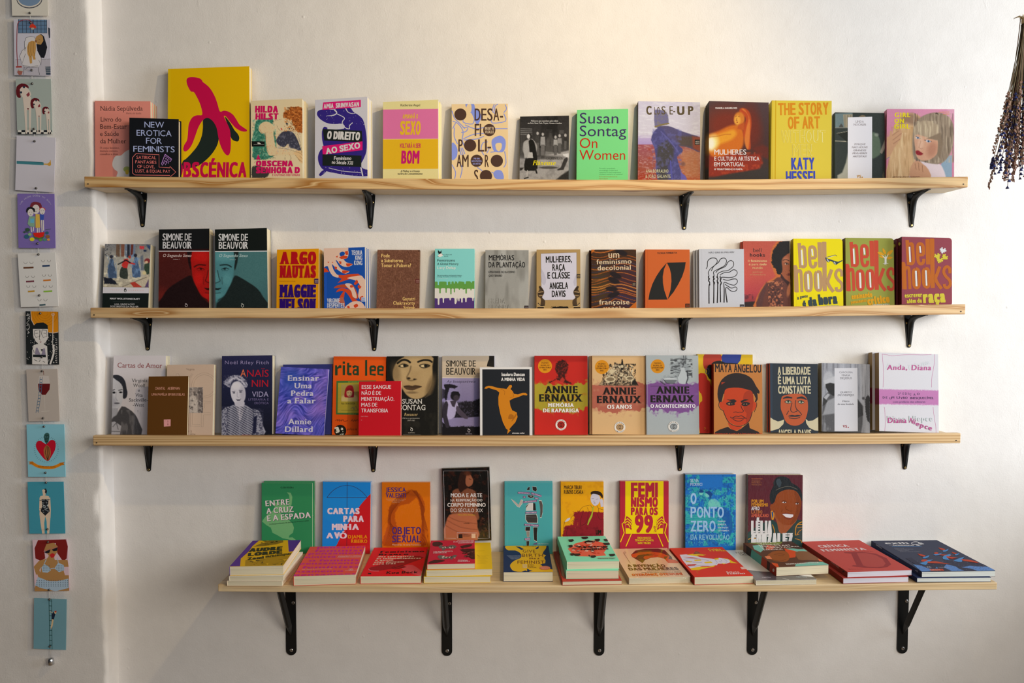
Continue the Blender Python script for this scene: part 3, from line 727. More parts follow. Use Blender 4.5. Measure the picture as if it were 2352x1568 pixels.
def A_hilda(c):
    def f(m):
        m.fill('c8b58f').noise(60,.03)
        m.poly([(160,335),(300,330),(330,350),(300,400),(330,500),(345,640),(300,745),(110,765),(95,640),(85,560),(110,470),(125,380)], '2f6b57',8,1,3, rough=14)
        m.tint('7fae93',.55,.7,16, rect=(90,340,340,760), a=.6); m.tint('17382f',.6,.75,10, rect=(90,340,340,760), a=.5)
        m.poly([(160,420),(190,380),(240,365),(290,385),(320,430),(315,500),(330,600),(345,640),(440,650),(530,670),(600,700),(560,715),(440,715),(330,725),(260,715),(235,600),(225,500),(190,490),(160,460)], 'd3bb90',5,1,3)
        m.tint('b06a45',.66,.8,9, rect=(170,380,600,720), a=.5)
        m.poly([(310,335),(360,345),(400,330),(450,345),(530,370),(525,430),(490,465),(420,470),(370,440),(335,420)], 'd6c097',5,1,3)
        m.poly([(350,545),(400,480),(470,462),(530,490),(570,560),(600,640),(612,700),(560,660),(490,640),(470,600),(430,635),(380,620),(345,580)], '33333f',7,1,3)
        m.tint('7b7a86',.55,.75,13, rect=(350,470,600,690), a=.5)
        m.poly([(420,320),(440,260),(500,215),(570,210),(640,240),(640,450),(590,470),(540,440),(520,380),(480,340)], '8e4a1c',10,1,3, rough=40, rs=25)
        m.tint('c27a3a',.52,.68,11, rect=(430,215,640,470), a=.8); m.tint('4a2208',.6,.75,9, rect=(430,215,640,470), a=.8)
        m.poly([(530,690),(600,670),(640,690),(640,800),(600,800),(560,740)], 'c9a777',6,1,3)
        m.poly([(90,850),(150,835),(220,860),(270,900),(230,960),(90,960)], '33322f',8,1,3, rough=20)
        k = '3a3026'
        m.lines([[(350,400),(365,440),(400,470)],[(570,500),(600,600),(615,700)],[(230,480),(235,600),(262,700)],[(330,645),(450,655),(600,700)],[(100,770),(200,740),(350,720)],[(110,800),(180,760),(300,800)],[(440,720),(430,800)],[(490,720),(500,760),(460,800)],[(545,720),(600,790)],[(300,365),(350,352),(400,340)],[(160,440),(190,480),(222,490)]],2.5, k,3,.8,3)
        m.blob(457,388,13,10, '2a3038',.6,.8); m.blob(483,440,10,6, '2a3038',.6,.6); m.blob(400,445,7,14, 'b0433a',.6,-.5); m.line([(440,370),(455,355),(470,370)],3, k)
        m.lines([[(600,700),(640,740)],[(590,730),(635,770)],[(575,755),(620,795)]],3, '8a5a36',3)
    c.img(75,120,640,970, f)
    p = 'b0104e'; o = dict(m=.6, b=.30)
    c.t('HILDA',118,267,362,66, p, **o); c.t('HILST',122,340,366,60, p, **o)
    c.poly([(130,768),(178,768),(153,712)], p); c.t('OBSCENA',128,836,522,55, p, **o); c.t('SENHORA D',128,910,594,60, p, **o)
    c.t('E OUTRAS HISTÓRIAS',303,942,595,23, p, b=.05)
    c.poly([(84,573),(222,576),(222,628),(86,630)], '10110f'); c.poly([(140,590),(160,585),(185,602),(150,600)], 'd0ccc0'); c.rect(105,606,215,609, 'a8a49a')
ART['hilda'] = A_hilda
def A_direito(c):
    u = '2c1f6e'; k = '161c1b'; pk = 'c01463'; w_ = 'd9d4da'; w2 = 'e2dcd8'
    c.poly([(775,290),(790,250),(850,235),(960,238),(1000,220),(1120,215),(1160,260),(1220,300),(1265,350),(1290,450),(1302,560),(1298,680),(1270,760),(1240,820),(1262,860),(1330,885),(1330,940),(1150,938),(960,910),(850,880),(800,820),(785,740),(810,670),(845,640),(830,560),(828,470),(850,420),(885,430),(900,450),(1060,440),(1050,390),(960,392),(880,380),(810,340)], u,3)
    c.line([(875,305),(950,298),(985,272),(960,240)],[3,12,12,16], w_,4); c.line([(980,280),(1065,325),(1045,365),(1048,400),(1085,436),(1120,440),(1118,412),(1152,376)],[8,9,9,8], w_,4); c.line([(1080,225),(1105,265),(1150,280),(1190,275)],[12,8,6,2], w_,4)
    c.line([(860,400),(1050,398)],14, w_) ; c.line([(1240,850),(1260,940)],14, w_); c.line([(900,855),(1050,890),(1240,905)],6, w_,3)
    c.poly([(797,925),(840,880),(880,885),(820,940)], u,3)
    c.poly([(1180,430),(1240,500),(1245,620),(1230,760),(1190,720),(1215,560)], u,3)
    rs = random.Random(2)
    c.polys([[(x, y),(x + rs.uniform(2,8), y + rs.uniform(-3,3)),(x + rs.uniform(0,6), y + rs.uniform(3,9))] for x, y in [(rs.uniform(800,1290), rs.choice([rs.uniform(250,400), rs.uniform(820,935)])) for _ in range(80)]], 'cfc8dc')
    c.poly([(842,162),(1240,135),(1240,212),(833,241)], pk); c.t('AMIA  SRINIVASAN',846,226,1222,46, 'e8dcdc', m=.7, b=.18, yb1=203)
    c.poly([(836,443),(1250,462),(1258,584),(852,566)], k); c.t('O DIREITO',880,546,1228,78, w2, m=.85, b=.22, yb1=560)
    c.poly([(832,625),(1258,575),(1258,668),(836,716)], pk); c.t('AO SEXO',868,712,1236,62, w2, m=.4, b=.14, sf=True, yb1=645)
    c.poly([(836,712),(1248,726),(1245,845),(836,832)], k); c.t('Feminismo',955,772,1139,38, w2, m=.6, b=.08); c.t('no Século XXI',932,812,1155,36, w2, m=.6, b=.08, yb1=822)
ART['direito'] = A_direito
def A_amanha(c):
    c.fill('efe09c'); c.poly([(60,238),(700,230),(700,548),(60,553)], 'cf6a96'); c.poly([(60,553),(700,548),(700,864),(60,868)], 'dfae1e'); c.line([(60,553),(700,548)],4, 'efe09c')
    y_ = 'e2b429'; p = 'bb1765'
    c.t('Katherine Angel',276,202,484,23, '2a2620', sf=True, b=.05); c.t('AMANHÃ O',298,333,460,46, y_, m=.9, b=.10); c.t('SEXO',270,500,487,136, y_, m=.95, b=.16)
    c.t('VOLTARÁ A SER',267,642,492,45, 'c02a55', m=.9, b=.08); c.t('BOM',284,807,475,130, p, m=.95, b=.16)
    c.t('A Mulher e o Desejo',278,899,481,20, '2a2620', sf=True, b=.04); c.t('na Era do Consentimento',248,927,511,20, '2a2620', sf=True, b=.04)
ART['amanha'] = A_amanha
def A_desafio(c):
    b = '8693da'; br = '4c3329'
    c.poly([(965,175),(1050,175),(1070,230),(1120,270),(1130,330),(1090,400),(1060,350),(1030,280),(1000,260),(985,240)], b,3); c.poly([(990,180),(1025,185),(1025,260),(990,258),(975,220)], 'e9c996',3)
    c.poly([(1245,560),(1290,525),(1340,515),(1385,555),(1390,620),(1370,680),(1330,690),(1270,680),(1245,620)], b,3, ); c.poly([(1285,600),(1345,595),(1345,650),(1318,680),(1290,655)], 'e9c996',3)
    c.poly([(818,600),(850,600),(880,660),(870,740),(818,770)], b,3); c.poly([(1290,880),(1350,890),(1370,972),(1290,972),(1260,920)], b,3)
    c.lines([[(820,250),(850,330),(900,380),(960,440)],[(830,360),(890,390),(940,470),(930,560),(960,640)],[(830,440),(860,380)],[(850,430),(845,520),(880,600)],[(940,430),(990,430),(970,470),(920,480)],[(960,400),(1060,440),(1150,430),(1260,400)],
             [(940,550),(1050,500),(1160,490)],[(950,560),(1080,550),(1160,520)],[(1270,180),(1250,250),(1280,280)],[(1310,180),(1280,200),(1270,260)],[(1385,185),(1400,230),(1370,270)],[(1240,330),(1250,380),(1390,360),(1370,280)],[(1280,440),(1410,440)],[(1230,690),(1290,680)],[(1380,680),(1395,800),(1370,850)],
             [(1200,580),(1150,590),(1130,660),(1160,720)],[(1180,640),(1215,650),(1190,700)],[(900,650),(920,720)],[(915,640),(940,720)],[(930,640),(960,710)],[(900,800),(930,860),(910,960)],[(820,820),(860,900),(850,970)],[(1090,850),(1150,900),(1130,970)],[(1240,900),(1310,930),(1340,930)],[(960,290),(940,370),(1040,390),(1060,330)]],9, b,3)
    f = dict(m=.85, b=.05)
    for x, y, r in ((911,290,64),(1217,455,65),(1014,617,65),(1084,780,65),(1297,781,65),(1182,942,65)): c.circ(x, y, r, br)
    c.t('DESA-',1062,355,1363,128, br, **f); c.t('FI',1063,518,1130,128, br, **f); c.t('P',890,682,935,128, br, **f); c.t('LI-',1098,682,1236,128, br, **f)
    c.t('AM',872,845,998,128, br, **f); c.t('R',1170,845,1212,128, br, **f); c.t('S',1056,1005,1100,128, br, **f)
    c.t('BRIGITTE',1170,452,1266,30, 'd8bd9a', m=.8, b=.1); c.t('VASALLO',1172,490,1264,30, 'd8bd9a', m=.8, b=.1)
    for i, s in enumerate(['POR UMA', 'NOVA POLÍTICA', 'DOS AFETOS']): c.t(s,(1052,1030,1042)[i],766 + i * 27,(1116,1136,1124)[i],17, '9d9cd0', m=.7, b=.1)
ART['desafio'] = A_desafio
def A_flaneuse(c):
    def f(m):
        m.fill('2c2a29').vgrad([(300, '2a2727'),(600, '3a3735'),(720, '4a4745'),(760, '9a9593'),(980, '8a8583')])
        for x0, w_, a in ((170,110, '5b5754'),(430,75, '4b4744'),(575,50, '4a4745')):
            for k in range(int(w_ / 14)): m.line([(x0 + k * 14,470),(x0 + k * 14 + 2,700)],5, a,4,.6)
        for y in (430,450,470,490): m.line([(165, y + 10),(285, y + 14)],8, '8b8784',4,.8)
        for y in (455,475,495): m.line([(440, y),(500, y)],7, '7f7b78',4,.8)
        for y in (465,485): m.line([(580, y),(620, y)],7, '7f7b78',4,.8)
        m.poly([(440,500),(505,500),(510,680),(430,700)], '524e4b',6); m.poly([(430,680),(515,690),(520,720),(420,725)], '7a7672',5)
        m.tint('100f0f',.55,.7,60, ay=.3, a=.6, rect=(160,300,690,640))
        m.poly([(330,745),(680,670),(690,980),(155,980),(160,880),(260,800)], 'a39d99',14); m.tint('7b7673',.5,.8,30, a=.6, rect=(160,760,690,980))
        for x, y, w_, h, cc in ((345,490,40,110, '3f3c3a'),(400,500,46,120, '9b9693'),(535,530,40,90, 'a39e9a'),(578,515,40,90, '8c8783'),(640,510,30,70, '2b2928')):
            m.blob(x, y,13,17, 'b3aca7',.4); m.poly([(x - w_ / 2, y + 25),(x + w_ / 2, y + 25),(x + w_ / 2 + 4, y + h),(x - w_ / 2 - 4, y + h)], cc,5); m.poly([(x - w_ / 2 + 2, y + h - 10),(x + w_ / 2 - 2, y + h - 10),(x + w_ / 2 - 6, y + h + 120 * (h / 110)),(x - w_ / 2 + 4, y + h + 125 * (h / 110))], '5d5956' if x != 400 else '6b6663',5)
        m.blob(380,745,220,20, '2b2826',.8,0,.6)
        m.blob(255,522,28,34, '221f1e',.3); m.blob(248,522,17,25, 'd8d2cd',.3); m.poly([(200,580),(240,555),(290,550),(330,600),(340,650),(300,760),(230,750),(190,680),(190,620)], '9c9692',6,1,3)
        m.poly([(250,570),(295,560),(325,640),(345,860),(270,885),(205,880),(215,760),(265,740)], '131211',6,1,2); m.poly([(240,690),(290,690),(298,752),(236,752)], 'bcb6b1',4)
        m.poly([(195,590),(240,570),(255,650),(240,740),(205,755)], 'aaa5a1',5); m.line([(238,885),(232,955)],12, 'b9b2ad',4); m.line([(205,968),(245,955)],12, '1a1817',4); m.line([(320,860),(336,910)],16, '1a1817',4)
        m.poly([(660,740),(625,760),(590,850),(555,870),(555,882),(620,876),(665,770)], '33302f',5); m.poly([(610,710),(680,700),(680,750),(620,730)], 'd6d1cd',5)
        m.poly([(540,980),(600,930),(680,880),(690,980)], '2a2726',14); m.blob(460,852,100,14, '4a4643',.4); m.poly([(155,855),(200,850),(180,880),(155,885)], '2f2c2a',4)
        m.noise(7,.035)
    c.img(150,296,690,1000, f)
    c.t('Mulheres que caminham pela cidade',275,366,562,17, 'dcd6d0', sf=True); c.t('em Paris, Nova York, Tóquio, Veneza e Londres',240,390,600,17, 'dcd6d0', sf=True)
    c.t('LAUREN ELKIN',442,770,615,28, 'e0dbd6' if 0 else '2a2725', m=.3); c.t('Flâneuse',292,826,536,48, 'e3cf16', sf=True, b=.09, sl=.22)
ART['flaneuse'] = A_flaneuse
def A_onwomen(c):
    v = '3d2b62'; r = 'c8280c'
    c.t('Susan',790,385,1200,112, v); c.t('Sontag',790,520,1283,112, v); c.t('On',790,645,978,106, r); c.t('Women',786,770,1272,104, r)
    for i,(s, x1) in enumerate((("'Forceful, sympathetic,",1172),('exceedingly truthful and',1192),('capacious in [its] imagination',1228),("of what a woman is or could be'",1246))): c.t(s.replace('[', '(').replace(']', ')'),998,867 + i * 21, x1,12, '4f9a5c')
    c.t('From the introduction by',998,953,1190,12, 'b09a3a'); c.t('Merve Emre',998,975,1090,12, 'b09a3a')
ART['onwomen'] = A_onwomen
def A_closeup(c):
    def f(m):
        m.vgrad([(150, 'd8d0e6'),(350, 'ddd6e4'),(500, 'dcd4e2'),(545, 'c3aed8'),(605, 'b79fd2'),(608, 'a5505c'),(700, 'a2565a'),(860, 'a4503f'),(980, 'b1371f')])
        m.tint('eeeaf2',.5,.75,60, ay=4, a=.7, rect=(118,160,790,540)); m.tint('cc9a98',.5,.75,24, ay=3, a=.7, rect=(118,612,790,980)); m.tint('b33a1c',.6,.8,60, ay=2, a=.5, rect=(118,612,790,980))
        m.poly([(560,660),(790,640),(790,985),(600,985),(560,800)], 'c98a5a',90,.7)
        m.poly([(290,260),(310,238),(350,240),(410,260),(435,300),(440,390),(400,400),(350,415),(295,425)], '75709c',6,1,2); m.tint('8c8270',.5,.75,12, rect=(290,240,440,420), a=.6); m.line([(300,420),(360,400),(440,385)],16, '8a7848',5)
        m.poly([(320,425),(400,410),(470,420),(560,460),(680,500),(790,545),(790,690),(700,660),(620,630),(540,620),(460,560),(380,500)], '57507a',8,1,2)
        m.poly([(520,520),(700,520),(700,640),(560,620)], '5a4a3a',30,.8); m.poly([(690,520),(790,530),(790,690),(700,650)], '9c4a30',20,.9)
        m.poly([(280,480),(330,430),(380,440),(430,520),(520,600),(585,650),(585,690),(530,740),(560,850),(570,985),(330,985),(310,800),(290,640),(255,560)], '4c4a82',8,1,2)
        m.poly([(330,620),(420,560),(500,640),(490,760),(430,830),(440,985),(330,985),(315,760)], '45413e',26,.9); m.tint('6a6ab0',.5,.72,22, rect=(270,440,580,980), a=.5); m.line([(360,470),(450,560),(540,680)],10, '6662a4',6)
        m.line([(460,780),(480,985)],12, '5a5ab0',8); m.poly([(570,900),(620,940),(640,985),(570,985)], '6c62b8',6); m.blob(595,815,24,24, '6a4a4a',.8,0,.6); m.noise(5,.03)
    c.img(115,145,790,990, f)
    k = '5f5035'
    for s, x0, x1, h, y, b in (('C',205,262,88,290,.14),('L',290,312,80,290,.02),('O',318,350,78,290,.03),('S',366,410,84,288,.03),('E',452,488,88,290,.04),('-',490,512,86,288,.0),('U',532,610,86,292,.16),('P',648,705,88,292,.12)): c.t(s, x0, y, x1, h, k, b=b, m=.3)
    w_ = 'e4dfb4'
    c.t('ANA BORRALHO',200,905,438,32, w_, m=.4, sl=.06); c.t('& JOÃO GALANTE',196,960,464,32, w_, m=.4, sl=.04)
    c.rect(718,556,772,612, '201c1c'); c.t('ORFEU',724,585,768,14, 'b9b0a6', m=.5, b=.1); c.t('NEGRO',724,605,768,14, 'b9b0a6', m=.5, b=.1)
ART['closeup'] = A_closeup
SPINE['closeup'] = lambda c: c.t('CLOSE-UP',108,195,108,12, 'c8b48a', yb1=400, m=.3)
def A_mulheres(c):
    def f(m):
        m.fill('4a3335').vgrad([(150, '523c40'),(600, '472c2c'),(980, '3c3230')])
        m.blob(1080,420,260,200, '8a2a18',.9,.2,.8); m.blob(1330,420,90,260, '7a2416',.9,-.1,.6)
        m.poly([(870,720),(950,700),(1100,690),(1250,720),(1410,700),(1440,800),(1380,900),(1100,920),(960,950),(860,950)], '9c2a18',30,.9); m.tint('c34a26',.5,.75,26, rect=(870,690,1440,930), a=.6)
        m.poly([(860,520),(900,490),(980,460),(1060,420),(1130,400),(1190,410),(1230,470),(1240,550),(1220,640),(1160,690),(1050,720),(940,740),(870,700)], 'd8701a',26,1,3)
        m.poly([(865,560),(940,510),(1050,470),(1130,450),(1160,500),(1100,560),(1000,600),(920,640),(870,640)], 'f0a428',34,.95,3); m.blob(905,590,60,80, 'fff0a0',.9,.2); m.blob(890,600,36,60, 'fff8e0',.8)
        m.poly([(1230,480),(1250,560),(1270,650),(1310,650),(1305,520),(1320,380),(1300,270),(1250,225),(1205,225),(1190,260),(1230,300),(1260,340)], 'c0481c',14,1,3)
        m.poly([(1245,560),(1265,430),(1290,330),(1250,240),(1215,232),(1280,290),(1305,400),(1290,640),(1262,640)], 'e88a38',12,.8,3)
        m.blob(1190,335,56,72, 'd9802a',.3); m.blob(1170,350,34,50, 'f2ad40',.6); m.poly([(1180,400),(1250,370),(1240,460),(1170,440)], 'c4561e',16)
        m.lines([[(1150,312),(1162,306)],[(1180,312),(1196,308)],[(1165,330),(1158,352),(1168,355)]],4, '6a2410',4); m.blob(1168,372,10,4, 'a02c14',.5); m.line([(870,530),(960,520),(1040,500),(1100,500)],8, 'a84a14',8,.6)
        m.poly([(1330,650),(1440,610),(1500,640),(1500,760),(1430,740)], '7a2418',30,.6); m.poly([(870,985),(950,950),(1200,900),(1500,850),(1510,985)], '3a3230',20); m.noise(6,.02)
    c.img(862,140,1510,990, f)
    w_ = 'f0e6e2'
    c.t('MANUELA HARGREAVES',938,231,1167,17, w_, m=.3, b=.1); c.t('MULHERES',926,715,1265,55, w_, m=.5, b=.04); c.t('E CULTURA ARTÍSTICA',926,778,1402,42, w_, m=.5, b=.04); c.t('EM PORTUGAL',924,838,1246,42, w_, m=.5, b=.04); c.t('O TERRITÓRIO E O MAPA',924,878,1224,17, w_, m=.3, b=.1)
ART['mulheres'] = A_mulheres
def S_mulheres(c):
    def f(m): m.fill('33241f').poly([(815,560),(880,520),(880,830),(815,830)], '7a3a1c',40); m.blob(870,620,40,110, 'e8b040',.9); m.blob(850,800,50,60, '8a2a18',.9)
    c.img(815,150,880,985, f); c.t('M. HARGREAVES',851,250,851,12, 'b9a8a0', yb1=410, m=.3); c.t('MULHERES E CULTURA',853,575,853,14, '2a1c14', yb1=850, m=.3, b=.05)
SPINE['mulheres'] = S_mulheres
def A_story(c):
    c.rect(100,100,122,1000, 'e0c23a'); c.line([(147,120),(140,1000)],11, 'd6ac18')
    o = 'e38f17'; b = '3f4fc0'; g = dict(m=.85, b=.13)
    c.t('THE STORY',172,295,708,122, o, yb1=288, **g); c.t('OF ART',276,440,617,122, o, yb1=435, **g)
    c.t('WITHOUT',206,585,678,122, 'f4e68c', m=.85, b=.12, ol=('e8cf45',.05), yb1=582); c.t('MEN',325,730,540,122, 'f4e68c', m=.85, b=.12, ol=('e8cf45',.05), yb1=728)
    c.t('KATY',312,872,557,120, b, yb1=870, **g); c.t('HESSEL',256,1015,600,120, b, yb1=1012, **g)
ART['story'] = A_story
def S_story(c):
    c.t('THE STORY OF ART',77,195,70,22, 'd2781a', yb1=490, m=.8, b=.1); c.t('KATY HESSEL',70,745,64,22, '4a4a80', yb1=955, m=.8, b=.1)
SPINE['story'] = S_story
def A_linda(c):
    def f(m):
        m.fill('2f3634').poly([(775,280),(960,270),(960,430),(775,430)], '66787c',10); m.poly([(860,290),(960,288),(960,430),(870,425)], '9a8f78',6); m.lines([[(880,300),(880,420)],[(910,300),(910,420)],[(940,300),(940,420)]],8, '6f6a60',4)
        m.poly([(820,410),(840,385),(860,410),(860,430),(815,430)], '4a4a48',4); m.line([(775,430),(960,430)],8, '7d7c74',4); m.line([(775,570),(960,578)],9, '9a9484',4); m.poly([(795,490),(900,470),(950,480),(950,560),(900,580)], '20241f',5); m.line([(795,490),(900,470)],5, '9a9484',3)
        m.poly([(800,935),(850,905),(890,800),(910,700),(930,985),(800,985)], 'a8a698',14); m.poly([(1160,500),(1210,490),(1250,560),(1260,690),(1220,735),(1160,740)], '5a6a58',12,1,3); m.poly([(1250,690),(1300,560),(1310,640),(1270,710)], '8f8478',6); m.blob(1215,505,22,18, 'a9ab9e',.8,0,.6)
        m.poly([(1030,310),(1060,295),(1090,300),(1110,330),(1030,330)], '77684f',6); m.poly([(1280,985),(1275,930),(1290,890),(1300,985)], '5a5648',5); m.noise(8,.02)
    c.img(772,250,1305,985, f)
    c.poly([(910,320),(1168,314),(1166,1010),(910,1010)], 'ece9f0'); k = '8a7f84'
    c.t('LINDA',992,376,1082,22, k, sf=True, m=.2); c.t('NOCHLIN',972,408,1104,22, k, sf=True, m=.2)
    for i,(s, a, b) in enumerate((('PORQUE',978,1098),('NÃO HOUVE',952,1122),('GRANDES',970,1106),('MULHERES',958,1116),('ARTISTAS?',962,1112))): c.t(s, a,615 + i * 32, b,19, k, sf=True, sl=.2)
    c.t('V',1005,960,1030,28, 'd0982c', b=.1, sf=True); c.t('S',1032,960,1052,28, 'd0982c', b=.1); c.circ(1064,955,6, 'd0982c')
ART['linda'] = A_linda
SPINE['linda'] = lambda c: c.t('LINDA NOCHLIN',760,330,760,10, '8a8f88', yb1=470, sf=True).t('PORQUE NÃO HOUVE GRANDES MULHERES ARTISTAS',760,520,758,10, '8a8f88', yb1=940, sf=True)
def A_girl(c):
    def f(m):
        m.fill('d286a4').vgrad([(210, 'd88fae'),(960, 'cf7f9c')]); m.blob(850,260,40,80, 'e4b4c6',.9,0,.5)
        m.poly([(300,330),(360,285),(440,275),(520,310),(545,400),(500,600),(470,800),(420,985),(150,985),(190,800),(210,650),(230,480),(260,380)], 'd9b284',12,1,3)
        m.poly([(330,300),(440,275),(530,330),(520,430),(440,400),(380,380),(300,400)], '8d6f5c',40,.8); m.tint('b98f62',.5,.8,16, ax=1, ay=.12, a=.7, rect=(170,420,480,985)); m.tint('efd3a6',.55,.8,12, ax=1, ay=.1, a=.7, rect=(200,480,470,985))
        m.poly([(150,560),(195,520),(205,460),(225,470),(230,500),(300,445),(325,460),(330,500),(310,560),(250,640),(210,720),(150,770)], 'd0a07c',7,1,2); m.lines([[(230,510),(300,460)],[(235,560),(325,490)],[(240,600),(310,550)]],4, '8a5a42',4,.8); m.line([(150,770),(200,740)],5, '5c7a9a',3)
        m.poly([(735,830),(800,730),(860,720),(860,985),(740,985)], '8ea6ba',8); m.poly([(430,985),(440,860),(500,800),(600,780),(700,800),(760,850),(770,985)], 'e4d2d6',12,1,3)
        m.poly([(480,370),(560,300),(680,268),(790,290),(860,360),(880,470),(870,620),(820,740),(740,810),(640,810),(560,790),(460,760),(440,600),(450,450)], '94826f',9,1,3)
        m.tint('c2b199',.5,.78,12, ax=1, ay=.1, a=.8, rect=(450,280,870,800)); m.tint('66584a',.58,.8,11, ax=1, ay=.1, a=.8, rect=(450,280,880,800)); m.poly([(680,280),(700,268),(720,290)], '4a3c30',5)
        m.poly([(462,520),(520,500),(640,540),(705,560),(710,660),(690,720),(620,770),(540,775),(490,740),(470,640)], 'd3a184',8,1,3); m.blob(650,660,50,80, 'a9705a',.9,.3,.6); m.blob(530,600,30,60, 'e6bea2',.9,.1,.7)
        m.poly([(455,500),(460,420),(560,350),(700,400),(720,560),(640,545),(560,520),(500,500)], 'a8947c',10,1,2); m.tint('d4c3a4',.5,.75,9, ax=1, ay=.1, a=.7, rect=(460,360,715,550)); m.poly([(590,545),(715,560),(705,720),(735,760),(765,600),(740,480)], '85725e',10,.9)
        m.lines([[(480,520),(520,545)],[(570,560),(640,575)]],8, '5a4036',4); m.blob(497,537,22,11, 'c9c4cc',.3,.25); m.blob(608,572,27,13, 'c9c4cc',.3,.2); m.blob(500,537,10,10, '56708a',.3); m.blob(612,572,12,12, '56708a',.3); m.blob(500,537,4,4, '15202a',.4); m.blob(612,572,5,5, '15202a',.4)
        m.line([(530,570),(510,640),(535,655),(552,645)],5, 'b07a60',6,.8); m.poly([(476,675),(505,670),(525,685),(556,705),(530,722),(490,716),(478,700)], '98262f',5,1,2); m.line([(480,692),(550,706)],2.5, '5f1018',2)
        m.poly([(415,870),(450,800),(490,780),(520,790),(560,820),(610,870),(635,985),(430,985)], 'cc9a78',8,1,2); m.lines([[(470,810),(480,870)],[(505,800),(512,880)],[(545,830),(550,900)]],4, '84543c',4); m.noise(6,.015)
    c.img(148,200,890,990, f)
    y_ = 'f2de12'
    c.t('GIRL',252,317,420,47, y_, b=.14); c.t('ON',250,381,352,47, y_, b=.14); c.t('GIRL',247,439,414,47, y_, b=.14)
    c.t('CHARLOTTE',722,272,832,13, 'e8a850', m=.2); c.t('JANSEN',766,292,832,13, 'e8a850', m=.2); c.t('ART AND PHOTOGRAPHY',228,960,522,16, '6a3c2c', sf=True)
ART['girl'] = A_girl
SPINE['girl'] = lambda c: c.t('GIRL ON GIRL',157,285,154,14, '5c2a28', yb1=540, b=.1)

# ================================================================== second shelf
def A_vind(c):
    def f(m):
        m.vgrad([(250, '5f5e60'),(420, '8a857c'),(600, '9b9486'),(760, '8f8574')]); m.noise(30,.05)
        m.poly([(440,250),(560,250),(560,400),(440,420)], '5e6a7c',6); m.poly([(340,255),(380,255),(380,400),(335,400)], '5a4638',5); m.poly([(395,255),(435,255),(430,400),(395,400)], '6a4436',5); m.poly([(465,258),(495,258),(495,400),(465,410)], '23242c',5); m.poly([(510,258),(540,258),(530,380),(505,390)], '5a2a24',5)
        m.poly([(610,275),(665,280),(660,315),(608,310)], 'a8343a',4); m.poly([(655,320),(690,322),(688,345),(655,342)], '1c2a44',4); m.poly([(690,260),(740,275),(735,330),(700,290)], '2a3a58',5); m.tint('c0b8a4',.55,.75,40, rect=(230,330,460,420), a=.8); m.tint('2a2c34',.6,.75,14, rect=(205,255,320,400), a=.8)
        m.tint('cdc2a8',.5,.8,36, ay=2, rect=(190,560,740,750), a=.7)
        for cx, top, bot, w_, b1, b2 in ((285,385,650,62, '37465e', '5a6f8c'),(565,370,640,60, '3c4f6c', '6a86a8')):
            m.poly([(cx - 14, top + 40),(cx + 18, top + 40),(cx + 30, top + 110),(cx + w_, bot - 20),(cx + w_ * .6, bot),(cx - w_ * .6, bot - 5),(cx - w_ * .7, top + 130),(cx - 20, top + 80)], b1,6,1,2, rough=10); m.tint(b2,.5,.7,13, ay=.4, rect=(cx - w_, top, cx + w_, bot), a=.6); m.blob(cx - 3, top + 16,20,20, '22222c',.4)
        m.poly([(400,520),(450,520),(470,560),(470,660),(385,640),(380,580)], '2c312c',6,1,2); m.poly([(400,500),(430,430),(470,420),(490,460),(560,480),(555,495),(480,480),(465,535),(420,530)], 'a62a26',5); m.line([(360,490),(400,470),(450,440),(500,470)],14, '15171c',4); m.blob(495,405,16,18, '8c3830',.4)
        m.blob(700,450,34,30, '6a2428',.4); m.blob(690,465,18,16, 'b89a7c',.5); m.poly([(665,490),(725,470),(725,640),(690,600),(660,540)], '2c3a2e',8); m.blob(665,590,22,22, 'b3a47a',.5); m.poly([(620,400),(650,380),(660,560),(625,560)], '4a5262',10,.8)
        m.poly([(190,640),(280,650),(330,690),(360,725),(200,715)], '181a24',6, rough=12); m.poly([(395,750),(560,690),(720,600),(720,700),(620,755)], 'a39783',6); m.line([(410,750),(690,640)],6, '4a4238',4); m.poly([(500,705),(550,690),(640,755),(540,755)], '98332a',5); m.poly([(670,755),(715,660),(715,755)], '4a3a5a',6); m.noise(6,.05)
    c.img(180,246,742,758, f)
    c.poly([(140,752),(760,762),(760,825),(140,824)], 'c9c3c8'); c.t('PENGUIN',275,791,408,10, 'c08a7c', sp=.35); c.t('CLASSICS',480,797,655,10, 'c08a7c', sp=.35)
    c.circ(443,792,15, '1a1a1a',22); c.circ(443,797,7, 'd8d2d4',13); c.circ(443,775,8, '1a1a1a')
    c.t('MARY WOLLSTONECRAFT',265,897,613,19, 'c5c2c4', b=.16, yb1=902); c.line([(300,923),(605,928)],1.5, '3a4442'); c.t('UMA VINDICAÇÃO',318,963,553,18, 'b3b0b0', m=.2); c.t('DOS DIREITOS DA MULHER',270,987,598,18, 'b3b0b0', m=.2, yb1=990)
ART['vind'] = A_vind
